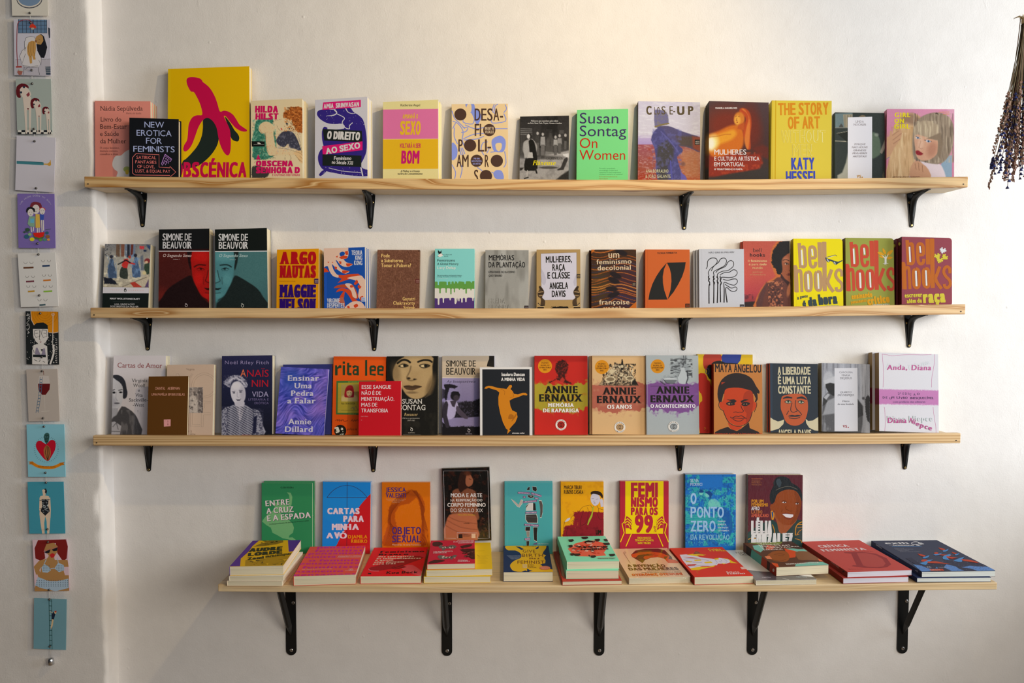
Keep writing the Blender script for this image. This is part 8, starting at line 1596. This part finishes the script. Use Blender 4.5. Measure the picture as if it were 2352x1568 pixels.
# --- top shelf
upright('livro', A1, (108, 358), (610, 368), (112, 1035), 1, 0.015, 'salmon pink paperback at the left end of the top shelf, front copy of three', 'c77a6c', yaw=-3, lean=3, n=2,
        cl=[('second salmon pink paperback, directly behind the front pink one', 0.0, 0.0), ('rearmost salmon pink paperback, against the wall at the far left', 0.0, 0.0)])
upright('erotica', A1, (420, 510), (863, 528), (420, 1040), 1, 0.024, 'small black hardback with neon lettering standing before a pink paperback', '0b0d12', yaw=-5, yb=0.098, hard=True, lean=2)
upright('banana', A1, (768, 72), (1500, 62), (770, 1045), 1, 0.022, 'very tall yellow book with a crimson peeled banana, tallest on the shelves', 'ddb100', yaw=1)
upright('hilda', B1, (75, 145), (620, 132), (92, 955), 1, 0.021, 'cream paperback with a drawn red-haired woman hugging her knee', 'cbb892', yaw=3, n=1, cl=[('second cream paperback, behind the one with the red-haired woman', 0.003, 0.0)])
upright('direito', B1, (755, 136), (1310, 121), (770, 957), 1, 0.021, 'white paperback with a purple bending figure under crooked black and pink labels', 'd9d4da', yaw=7, n=1, cl=[('second white paperback, behind the one with the purple figure', 0.002, 0.0)])
upright('amanha', C1, (92, 158), (675, 143), (90, 965), 1, 0.019, 'pink and yellow banded paperback on the top shelf', 'f2e29a', yaw=5, n=1, cl=[('second pink and yellow banded paperback, behind the front one', 0.003, 0.0)])
upright('desafio', C1, (818, 180), (1413, 180), (820, 970), 1, 0.020, 'beige paperback with blue line drawings and big brown dots', 'e9c996', n=0)
upright('flaneuse', D1, (160, 312), (678, 300), (153, 977), 1, 0.012, 'small black and white photo paperback with a yellow title', '3b3836', yaw=5, rounded=0.004)
upright('onwomen', D1, (763, 240), (1305, 227), (757, 978), 1, 0.022, 'bright green hardback with thin purple and red lettering', '7fe08a', yaw=5, hard=True)
upright('closeup', E1, (120, 149), (775, 151), (115, 978), 1, 0.021, 'paperback with a hooded figure in blue against a pale sea', 'dcd6e2', n=0, spine='4a3d33')
upright('mulheres', E1, (872, 147), (1502, 148), (865, 975), 1, 0.042, 'thick dark brown paperback with a glowing orange reclining nude', '4a3536', n=0)
upright('story', F1, (105, 140), (740, 126), (95, 972), 1, 0.040, 'thick yellow hardback with orange and blue capitals', 'e8cf45', yaw=4, hard=True)
upright('linda', F1, (775, 267), (1300, 252), (775, 965), 1, 0.020, 'dark green paperback with a white upright label', '39433e', yaw=2)
upright('girl', G1, (172, 232), (885, 211), (150, 960), 1, 0.024, 'pink photo book of a woman with a blond fringe, last on the top shelf', 'd98aa5', yaw=6, yb=0.070)
# --- second shelf
upright('vind', H2, (208, 252), (738, 262), (176, 990), 2, 0.034, 'black and white banded classic with a painted street scene, first on the second shelf', '0d1413', yaw=-3, lean=8)
upright('sexo1', H2, (835, 85), (1420, 82), (830, 990), 2, 0.030, 'tall black and red paperback with half a face at its right edge', '22090a', n=0, lean=6)
upright('sexo2', I2, (68, 85), (672, 80), (80, 995), 2, 0.038, 'tall black and teal paperback with half a face at its left edge', '101817', n=0, lean=6)
upright('argo', I2, (790, 318), (1275, 312), (783, 995), 2, 0.013, 'orange paperback with fat red and purple wood-type capitals', 'f0a000', yaw=3, n=2,
        cl=[('second orange paperback, behind the wood-type one', 0.001, 0.0), ('third orange paperback, rearmost behind the wood-type one', 0.002, 0.0)])
upright('kong', J2, (78, 170), (605, 158), (83, 935), 2, 0.016, 'blue paperback with red and white clawed hands', '114391', yaw=3, n=2,
        cl=[('second blue paperback, behind the one with clawed hands', 0.001, 0.0), ('third blue paperback, rearmost behind the clawed hands', 0.003, 0.0)])
upright('pode', J2, (768, 187), (1315, 187), (755, 935), 2, 0.012, 'brown paperback with a fur-like texture and tan lettering', '68402f', n=0)
upright('feminisms', J2, (1508, 174), (2015, 179), (1503, 938), 2, 0.018, 'turquoise paperback with green, white and purple paint drips', '7fc7c1')
upright('memorias', K2, (140, 190), (695, 186), (135, 940), 2, 0.016, 'silver foil paperback with black lettering', '8d8a85', n=0)
upright('raca', K2, (798, 185), (1360, 172), (797, 940), 2, 0.018, 'kraft brown paperback with two hands holding up a white poster', 'b08f5a', yaw=3)
upright('decolonial', K2, (1502, 185), (2078, 168), (1503, 940), 2, 0.012, 'dark brown paperback with flowing orange and blue lines', '43251c', yaw=3, n=1, spine='3a2016', cl=[('second dark brown paperback, behind the one with flowing lines', -0.006, 0.0)])
upright('teoria', L2, (180, 182), (750, 168), (180, 935), 2, 0.011, 'orange paperback with two black curved shapes', 'd0632a', yaw=3, n=2, spine='a8431a',
        cl=[('second orange paperback, behind the one with black curves', -0.001, 0.0), ('third orange paperback, rearmost behind the black curves', -0.001, 0.0)])
upright('serei', L2, (870, 177), (1447, 163), (875, 932), 2, 0.012, 'white paperback with looping black ribbon lines', 'cfd1da', yaw=3, yb=0.070, n=2, spine='b5b2b4',
        cl=[('second white paperback, behind the ribbon-line one', -0.006, 0.0), ('third white paperback, rearmost behind the ribbon lines', -0.012, 0.0)])
upright('todo', L2, (1437, 77), (2035, 72), (1450, 930), 2, 0.010, 'coral paperback with a photo of a woman with an afro', 'c85a4a', n=1, lean=6, cl=[('second coral paperback, behind the afro portrait', -0.003, 0.0)])
upright('hora', M2, (118, 95), (722, 87), (125, 930), 2, 0.024, 'bright yellow paperback with tan letters and sunglasses', 'f7e500', yaw=3, rounded=0.009, spine='b5a400')
upright('critico', M2, (757, 85), (1350, 75), (765, 918), 2, 0.026, 'olive green paperback with red letters and a small tree', 'a0a548', yaw=3, rounded=0.009, spine='5b4a1e')
upright('escrever', M2, (1450, 72), (2065, 65), (1440, 908), 2, 0.027, 'maroon paperback with orange letters and puzzle pieces, front copy', '9c4453', yaw=3, rounded=0.009, spine='5e141c', n=1,
        cl=[('maroon paperback behind the front one with puzzle pieces', -0.003, 0.0)])
# --- third shelf
upright('cartas', N3, (300, 128), (887, 132), (273, 1022), 3, 0.030, 'white paperback with a black and white portrait, first on the third shelf', 'cfc8c8', lean=6)
upright('wolf', N3, (903, 233), (1430, 233), (880, 1028), 3, 0.016, 'beige paperback with large outlined letters and a framed old photo', 'a58f7d', n=0, lean=8, yb=0.082)
upright('chantal', N3, (693, 365), (1140, 368), (675, 1025), 3, 0.008, 'small plain dark brown booklet with a pink sticker', '4a2c0c', lean=8, yb=0.099)
upright('nin', O3, (97, 135), (665, 143), (92, 1030), 3, 0.034, 'navy paperback with a smiling woman in a patterned blouse', '161a33', yaw=-3)
upright('pedra2', O3, (785, 230), (1335, 234), (775, 1030), 3, 0.016, 'blue paperback standing straight behind the tilted rippled-water one', '262a5e', yaw=0)
upright('pedra', O3, (762, 255), (1302, 262), (692, 1035), 3, 0.008, 'tilted blue and violet paperback with rippled water', '4a4faa', yb=0.062, roll=3.0, lean=9)
upright('rita', P3, (80, 138), (672, 142), (60, 1038), 3, 0.018, 'orange paperback with dark green title and a yellow identity card', 'd9510f')
upright('renascer', P3, (678, 138), (1256, 138), (672, 1038), 3, 0.022, 'black paperback with a close-up sepia face of a dark-haired woman', '14120f', gloss=0)
upright('sangue', P3, (366, 420), (838, 421), (360, 1038), 3, 0.014, 'small red book with white lettering leaning in front', 'b20d1c', yb=0.097, lean=9)
upright('insep', Q3, (77, 135), (663, 135), (75, 1038), 3, 0.014, 'lilac and cream paperback with a photo of a seated girl', '8d84a6')
upright('isadora', Q3, (500, 262), (1085, 260), (503, 1038), 3, 0.014, 'dark paperback with a white border and an orange dancer', 'd8d4d0', yb=0.075)
upright('rapariga', R3, (87, 132), (682, 134), (88, 1035), 3, 0.012, 'red paperback with a yellow green ink splash', 'c9261c')
upright('anos', R3, (735, 130), (1335, 130), (737, 1030), 3, 0.012, 'peach paperback with a salmon ink splash', 'ecc292', n=1, cl=[('second peach paperback, peeking out left of the front one', -0.006, 0.0)])
upright('acont', S3, (67, 125), (655, 121), (75, 1025), 3, 0.012, 'pale grey paperback with a purple ink splash', 'b9c0c4', n=0, yb=0.066)
upright('colourful', S3, (648, 114), (1268, 115), (650, 1020), 3, 0.020, 'large paperback with bold yellow, red and blue patches, half hidden', 'd8b320', lean=5)
upright('maya', S3, (830, 222), (1374, 224), (832, 1020), 3, 0.026, 'tan paperback with a red-faced child in flat colours', 'cf8440', yb=0.083, spine='8e1e14')
upright('liberdade', T3, (140, 215), (675, 212), (145, 1015), 3, 0.012, 'dark slate paperback with an orange face and cream capitals', '2c3540', n=1, spine='a83a1c', cl=[('second slate paperback, behind the orange face', -0.003, 0.0)])
upright('quarto', T3, (722, 212), (1262, 209), (722, 1010), 3, 0.026, 'grey photo paperback with a large white upright label', 'b8bac2', spine='8a8069')
upright('anda', U3, (190, 95), (857, 101), (193, 1008), 3, 0.025, 'white book with pink outline and a pink sprayed band, last on the third shelf', 'eceaf2', n=1, spine='b59a70', cl=[('second white book, behind the pink-banded one', -0.008, 0.002)])

# --- lowest shelf: stacks lying flat
def zs4(px): return lipz(4, P(px, 1340, -0.2)[0]) + 0.0008
z = zs4(600)
flat('under_a2', V4, (165, 1378), (826, 1380), (1125, 1100), (560, 1095), z, 0.0135, 'thin cream-edged paperback at the bottom of the leftmost stack', 'b9a58e')
flat('under_a1', V4, (190, 1322), (842, 1320), (1130, 1030), (560, 1030), z + 0.0138, 0.0125, 'thin paperback in the middle of the leftmost stack', 'b0a898')
flat('audre', V4, (195, 1203), (840, 1191), (1140, 893), (560, 887), z + 0.0266, 0.0255, 'yellow and purple paperback lying on top of the leftmost stack', 'c99a10', spine='4a2a80')
flat('pensamento', V4, (963, 1320), (1708, 1299), (1905, 948), (1255, 965), zs4(750), 0.0265, 'coral paperback covered in repeated violet lettering, lying flat', 'c8493c')
flat('branco', W4, (40, 1328), (742, 1322), (865, 970), (240, 982), zs4(890), 0.0215, 'red paperback with black title and bare hand drawing, lying flat', 'b31419')
z = zs4(1050)
flat('under_d2', W4, (777, 1334), (1550, 1330), (1570, 935), (900, 940), z, 0.0180, 'cream-edged paperback at the bottom of the stack with two yellow-covered books', 'c9a416')
flat('yellow', W4, (805, 1258), (1573, 1245), (1578, 880), (905, 902), z + 0.0183, 0.0180, 'mustard yellow book lying beneath the small crimson book', 'c9a416')
flat('manifesto', W4, (815, 1190), (1371, 1180), (1388, 900), (893, 922), z + 0.0366, 0.0150, 'small crimson paperback with black and white dogs, lying on a yellow book', 'a81a30')
flat('birth', X4, (197, 1260), (812, 1258), (778, 930), (218, 932), zs4(1210), 0.0265, 'navy paperback with a mustard yellow body shape, lying flat', '1c2748')
z = zs4(1350)
flat('under_f2', X4, (930, 1378), (1667, 1367), (1560, 995), (850, 996), z, 0.0105, 'thin red book at the bottom of the mint green stack', 'a8372c')
flat('potencia2', X4, (975, 1245), (1630, 1240), (1525, 905), (935, 910), z + 0.0108, 0.0225, 'mint green paperback, lower of the two in the stack', '79c9a6')
flat('potencia', X4, (985, 1132), (1637, 1120), (1525, 780), (938, 803), z + 0.0336, 0.0225, 'mint green paperback with a red and black collage, top of its stack', '79c9a6')
flat('invencao', Y4, (232, 1340), (972, 1325), (692, 950), (120, 963), zs4(1485), 0.0180, 'pale peach paperback with a brown and orange headwrap, lying flat', 'd9b795', spine='6e4a30', gloss=1)
flat('caliba', Y4, (1020, 1332), (1727, 1314), (1388, 943), (762, 960), zs4(1660), 0.0215, 'red paperback with a white and yellow allegorical figure, lying flat', 'c3321f', spine='a0190f', back=-0.034)
z = zs4(1800)
flat('dissid', Z4, (245, 1372), (972, 1360), (560, 985), (-60, 992), z, 0.0130, 'pale grey book lying under the thick colourful one', 'b5b0a8', gloss=1, back=-0.034)
flat('vidas', Z4, (487, 1213), (1117, 1185), (795, 905), (150, 893), z + 0.0133, 0.0250, 'thick paperback with brown faces on mint and orange, lying on a grey book', '6b4530', back=-0.034)
z = zs4(2000)
flat('critica2', AA, (303, 735), (1108, 717), (560, 330), (-200, 340), z, 0.0150, 'lower of the two red paperbacks with a large initial', 'b2403a', pages='e4e2f2', spine='7e1e14', back=-0.050)
flat('critica', AA, (355, 658), (1148, 631), (505, 243), (-180, 262), z + 0.0153, 0.0155, 'red paperback with a large dark initial letter, upper of two', 'c2473f', pages='e4e2f2', spine='82241a', back=-0.004)
z = zs4(2190)
flat('exilios2', AA, (1210, 730), (2120, 724), (1420, 330), (640, 340), z, 0.0120, 'lower of the two navy books with blue and red birds', '2a3a66', pages='e8efee', spine='1d2c54', back=-0.004)
flat('exilios', AA, (1268, 655), (2174, 643), (1420, 240), (628, 250), z + 0.0123, 0.0155, 'navy book with blue and red birds, upper of two at the right end', '363b52', pages='e8efee', spine='232a44', back=-0.004)
# --- lowest shelf: standing against the wall
ZU = ubase(4, 0)
upright('cruz', V4, (580, 203), (1188, 211), (580, 900), 4, 0.007, 'green paperback with a pale map and white capitals', '256b43', lean=2.5, n=1, cl=[('second green paperback, behind the one with the pale map', 0.005, 0.004)])
upright('avo', V4, (1315, 188), (1890, 190), (1308, 950), 4, 0.014, 'blue and red paperback with thin black geometric lines', '1677bd', lean=2.5)
upright('jessica', W4, (290, 240), (847, 243), (292, 975), 4, 0.012, 'orange paperback with a faceless long-haired figure', 'cc6408', lean=2.5, gloss=1)
zst = zs4(1050) + 0.0366
upright('moda', W4, (988, 80), (1537, 80), (1012, 900), 4, 0.011, 'dark wrapped book with a woman seen from behind, standing on a stack', '15110f', lean=3, z0=zst, gloss=1)
upright('materno', X4, (210, 155), (806, 155), (212, 950), 4, 0.007, 'teal paperback with a cut-up collage figure', '3f9093', lean=2.5, n=1, cl=[('second teal paperback, behind the collage figure', 0.0, 0.003)])
upright('marcia', X4, (910, 140), (1440, 140), (912, 900), 4, 0.014, 'yellow paperback with a man in a green tie, brow in hand', 'd99a06', lean=2.5)
upright('fem99', Y4, (127, 181), (710, 186), (127, 950), 4, 0.012, 'yellow and crimson paperback with raised hands and block capitals', 'a51f33', lean=2.5)
upright('ponto', Y4, (910, 100), (1517, 98), (910, 945), 4, 0.020, 'blue and turquoise paperback with an engraved crowd', '1267b2', lean=2, rounded=0.008, spine='1f4a57')
upright('lelia', Z4, (150, 107), (804, 107), (145, 880), 4, 0.021, 'maroon wrapped paperback with a smiling woman with a hair bun', '5c2430', lean=2, gloss=1, spine='3b2320')

# ================================================================== postcards on a cord down the pier
K1 = (0,0,3.408); K2_ = (0,440,2.904); K3_ = (0,960,2.579)
YP = -0.078
def card(cid, crop, TL, TR, BL, label, col='d8d4cf'):
    ox, oy, s = crop; a, b, c = [P(ox + p[0] / s, oy + p[1] / s, YP) for p in (TL, TR, BL)]
    x = b - a; W = np.linalg.norm(x); x /= W; y = np.array([0,1.0,0]); z = np.cross(x, y); H = (a - c) @ z; o = a - z * H; t = 0.0012
    M = Matrix.Identity(4)
    for i in range(3): M[i][0] = x[i]; M[i][1] = y[i]; M[i][2] = z[i]; M[i][3] = o[i]
    g = GAIN.get(cid,(1,1,1)); m = MB(); m.box(0, W,0, t,0, H, tuple(lin(col, g)))
    k = mesh('postcard', m.v, m.f, M_PRINT, None, np.array(m.c)); k.matrix_world = M
    tag(k, label, 'postcard', 'illustrated postcards clipped on a cord')
    if cid in ART:
        cv = Canvas(o, x, z, y, W, H, g).crop(*crop); ART[cid](cv)
        cv.finish('card_print', M_PRINT, k, M, np.array([[1,0,0],[0,0,1],[0,-1,0],[0,-2e-5,0]], float))
card('k0', K1,(88,-90),(372,-90),(92,122), 'pale postcard with a blue oval, cut off by the top of the picture', 'b5afa3')
card('k1', K1,(107,150),(392,155),(125,588), 'postcard of a long-haired figure curled in a white armchair', '9c98a0')
card('k2', K1,(122,618),(398,618),(138,1048), 'grey green postcard with three red-haired figures in a row', '7f8680')
card('k3', K1,(130,1060),(435,1078),(133,1488), 'white postcard with a teal sleeve and a pointing hand', 'b9b4bb')
card('k4', K2_,(115,13),(362,15),(135,375), 'purple postcard with three women above a watermelon', '5e4f83')
card('k5', K2_,(118,412),(370,405),(152,770), 'white postcard with rows of small breasts over coloured strokes', 'aeaaa6')
card('k6', K2_,(170,797),(387,800),(175,1150), 'black postcard with a woman in glasses before an orange sun', '16191a')
card('k7', K2_,(175,1185),(383,1182),(188,1532), 'taupe postcard with a ladder into a glass of red wine', '8a8078')
card('k8', K3_,(157,37),(380,37),(163,348), 'light blue postcard with a red heart and an orange banner', '6f9fab')
card('k9', K3_,(163,377),(376,376),(175,684), 'teal postcard with a bather in a spotted swimsuit', '2f6c7a')
card('k10', K3_,(192,720),(400,717),(198,1025), 'pink postcard with a red-haired woman in a blue bikini', 'a58d92')
card('k11', K3_,(202,1065),(394,1073),(203,1365), 'grey blue postcard with a tiny figure climbing a ladder', '4c6a72')
def m_cord(nt, b): bump(nt, b, N(nt, 'ShaderNodeTexNoise', Scale=500.0).outputs[0],0.2,0.0005)
M_CORD = mat('pale_nylon_cord',(0.62,0.60,0.58),0.6, build=m_cord)
pins = [(68.5,29.5),(70.5,52),(73,161),(74,192),(78,296),(79.5,324),(83,432),(85,443),(86.5,559),(88.5,584),(90.3,678),(92.5,719.5),(96.3,820),(96.8,852),(99,960),(101,979.5),(104.5,1085.3),(106,1108),(109,1215),(110,1244.5),(112.8,1354),(113.7,1376),(114.5,1484)]
pts = [P(67,-40, YP + 0.003)] + [P(a, b, YP + 0.003) for a, b in pins] + [P(117,1508, YP + 0.002)]
root = empty('hanging_cord', Matrix.Translation(Vector(P(117,1519, YP)))); tag(root, 'thin pale cord with metal balls and a steel weight, holding the postcards', 'cord')
oo = np.array(root.matrix_world.translation)
m = MB(); m.tube([Vector(p - oo) for p in pts],0.0007,6); m.build('cord', M_CORD, root, smooth=True)
def sphere(m, c, r, n=10, k=6, sc=(1,1,1), col=(1,1,1)):
    v = [(c[0], c[1], c[2] + r * sc[2])]; f = []
    for i in range(1, k):
        a = PI * i / k
        for j in range(n): b = 2 * PI * j / n; v.append((c[0] + r * sc[0] * math.sin(a) * math.cos(b), c[1] + r * sc[1] * math.sin(a) * math.sin(b), c[2] + r * sc[2] * math.cos(a)))
    v.append((c[0], c[1], c[2] - r * sc[2])); L = len(v) - 1
    f += [(0,1 + j,1 + (j + 1) % n) for j in range(n)] + [(1 + (i - 1) * n + j,1 + i * n + j,1 + i * n + (j + 1) % n,1 + (i - 1) * n + (j + 1) % n) for i in range(1, k - 1) for j in range(n)]
    f += [(L, L - n + (j + 1) % n, L - n + j) for j in range(n)]
    m.add(v, f, col)
M_STEEL = mat('dull_steel_ball',(0.20,0.19,0.18),0.3,0.9, build=m_blk)
for a, b in pins:
    if b in (443, ): continue
    m = MB(); c = P(a, b, YP - 0.0030) - oo; sphere(m, c,0.0033); m.build('magnet_ball', M_STEEL, root, smooth=True)
m = MB(); m.tube([(0,0,0.011),(0,0,0.009),(0,0,0.0),(0,0,-0.008),(0,0,-0.010)],[0.005,0.0075,0.0085,0.0085,0.006],18)
m.build('weight', M_ZINC, root, smooth=True)

# ================================================================== dried flowers, upper right
def m_stem(nt, b):
    a = nt.nodes.new('ShaderNodeAttribute'); a.attribute_name = 'col'; nt.links.new(a.outputs['Color'], b.inputs['Base Color'])
M_STEM = mat('dry_stalk', rough=0.8, build=m_stem)
YB = -0.42; tie = P(2357,58, YB)
root = empty('dried_flower_bunch', Matrix.Translation(Vector(tie))); tag(root, 'hanging bunch of dried lavender and pinkish flower spikes at the right edge', 'dried flowers')
ro = random.Random(11)
def spike(path, kind, L0):
    m = MB(); n = int(14 + 10 * ro.random()) if kind == 'pink' else int(7 + 8 * ro.random())
    pts = [Vector(p) for p in path]
    def at(t):
        t = min(max(t,0),0.9999) * (len(pts) - 1); i = int(t); return pts[i].lerp(pts[i + 1], t - i)
    for i in range(n):
        t = L0 + (1 - L0) * (i / (n - 1)); c = at(t)
        if kind == 'pink':
            for k in range(3):
                q = c + Vector((ro.uniform(-1,1), ro.uniform(-1,1), ro.uniform(-1,1))) * 0.0030
                cc = [(0.30,0.15,0.11),(0.42,0.25,0.20),(0.22,0.12,0.07)][ro.randrange(3)]
                sphere(m, q, ro.uniform(0.0014,0.0023),7,5,(1,1,1.4), cc)
        else:
            s = ro.choice([-1,1]) * ro.uniform(0.0,0.003); cc = [(0.016,0.020,0.10),(0.03,0.045,0.21),(0.022,0.018,0.07)][ro.randrange(3)]
            q = c + Vector((s, ro.uniform(-.002,.002),0)); r = ro.uniform(0.0028,0.0047)
            # little bell: ring of petals opening downward
            nn = 6; v = [(q.x, q.y, q.z + r)]
            for k in range(nn): a = 2 * PI * k / nn; v.append((q.x + r * 0.7 * math.cos(a), q.y + r * 0.7 * math.sin(a), q.z))
            for k in range(nn): a = 2 * PI * (k + 0.5) / nn; v.append((q.x + r * 1.05 * math.cos(a), q.y + r * 1.05 * math.sin(a), q.z - r * 0.8))
            m.add(v,[(0,1 + k,1 + (k + 1) % nn) for k in range(nn)] + [(1 + k, nn + 1 + k,1 + (k + 1) % nn) for k in range(nn)] + [(1 + (k + 1) % nn, nn + 1 + k, nn + 1 + (k + 1) % nn) for k in range(nn)], cc)
    return m
ends = []   # (px, py, kind, where the flowers begin)
for a in [(2271,432, 'pink',.80),(2281,352, 'pink',.55),(2283,398, 'blue',.55),(2289,386, 'blue',.62),(2277,385, 'blue',.93),(2295,395, 'blue',.9),(2300,340, 'pink',.6),(2306,408, 'pink',.8),(2314,430, 'blue',.55),
          (2311,396, 'blue',.5),(2318,372, 'blue',.45),(2326,416, 'pink',.85),(2305,330, 'pink',.5),(2322,350, 'blue',.5),(2340,380, 'pink',.6),(2342,409, 'blue',.75),(2336,355, 'pink',.55),(2349,385, 'blue',.65),
          (2330,330, 'pink',.5),(2296,300, 'blue',.7),(2313,290, 'pink',.6),(2310,245, 'blue',.9)]: ends.append(a)
for i in range(66): ends.append((2300 + 126 * ro.random(),300 + 130 * ro.random(), ro.choice(['pink', 'pink', 'blue']), ro.uniform(.5,.75)))
for i,(px, py, kind, L0) in enumerate(ends):
    yy = YB + ro.uniform(-0.03,0.03); e = P(px, py, yy) - tie; side = (px - 2357) / 95.0
    s0 = Vector((ro.uniform(-.006,.006) + side * 0.006, ro.uniform(-.008,.008),0.02 * ro.random())); path = []
    e = Vector(e)
    for k in range(9):
        t = k / 8; bend = math.sin(t * PI) * 0.012 * (1 if side > 0 else -1) * abs(side) * -0.2
        q = s0.lerp(e, t); q.x = s0.x + (e.x - s0.x) * (t ** 1.12) + bend + ro.uniform(-.0006,.0006); path.append(q)
    m = MB(); gc = [(0.20,0.15,0.08),(0.13,0.11,0.06),(0.24,0.15,0.10)][i % 3]
    m.tube(path,[0.0010] * 6 + [0.0007] * 3,5, gc); st = m.build('stem', M_STEM, root, cols=True, smooth=True)
    tag(spike(path, kind, L0).build('flower_spike', M_STEM, st, cols=True), kind='stuff')
m = MB()
for k in range(26):
    a = ro.uniform(0,2 * PI); l = ro.uniform(.01,.03); p0 = Vector((ro.uniform(-.006,.006), ro.uniform(-.006,.006),0.012))
    m.tube([p0, p0 + Vector((math.cos(a) * l * .5, math.sin(a) * l * .5, l * .5)), p0 + Vector((math.cos(a) * l, math.sin(a) * l, l * .4))],[.0012,.001,.0004],5,(0.55,0.42,0.22))
m.tube([(0,0,.004),(0,0,.010),(0,0,.016)],[.010,.0105,.010],14,(0.50,0.38,0.20))
m.build('raffia_tie', M_STEM, root, cols=True)
m = MB(); m.tube([(0,0,0.012),(0,0,3.1 - tie[2])],0.0012,6,(0.5,0.4,0.25)); m.build('hanging_string', M_STEM, root, cols=True)
bpy.context.view_layer.update()
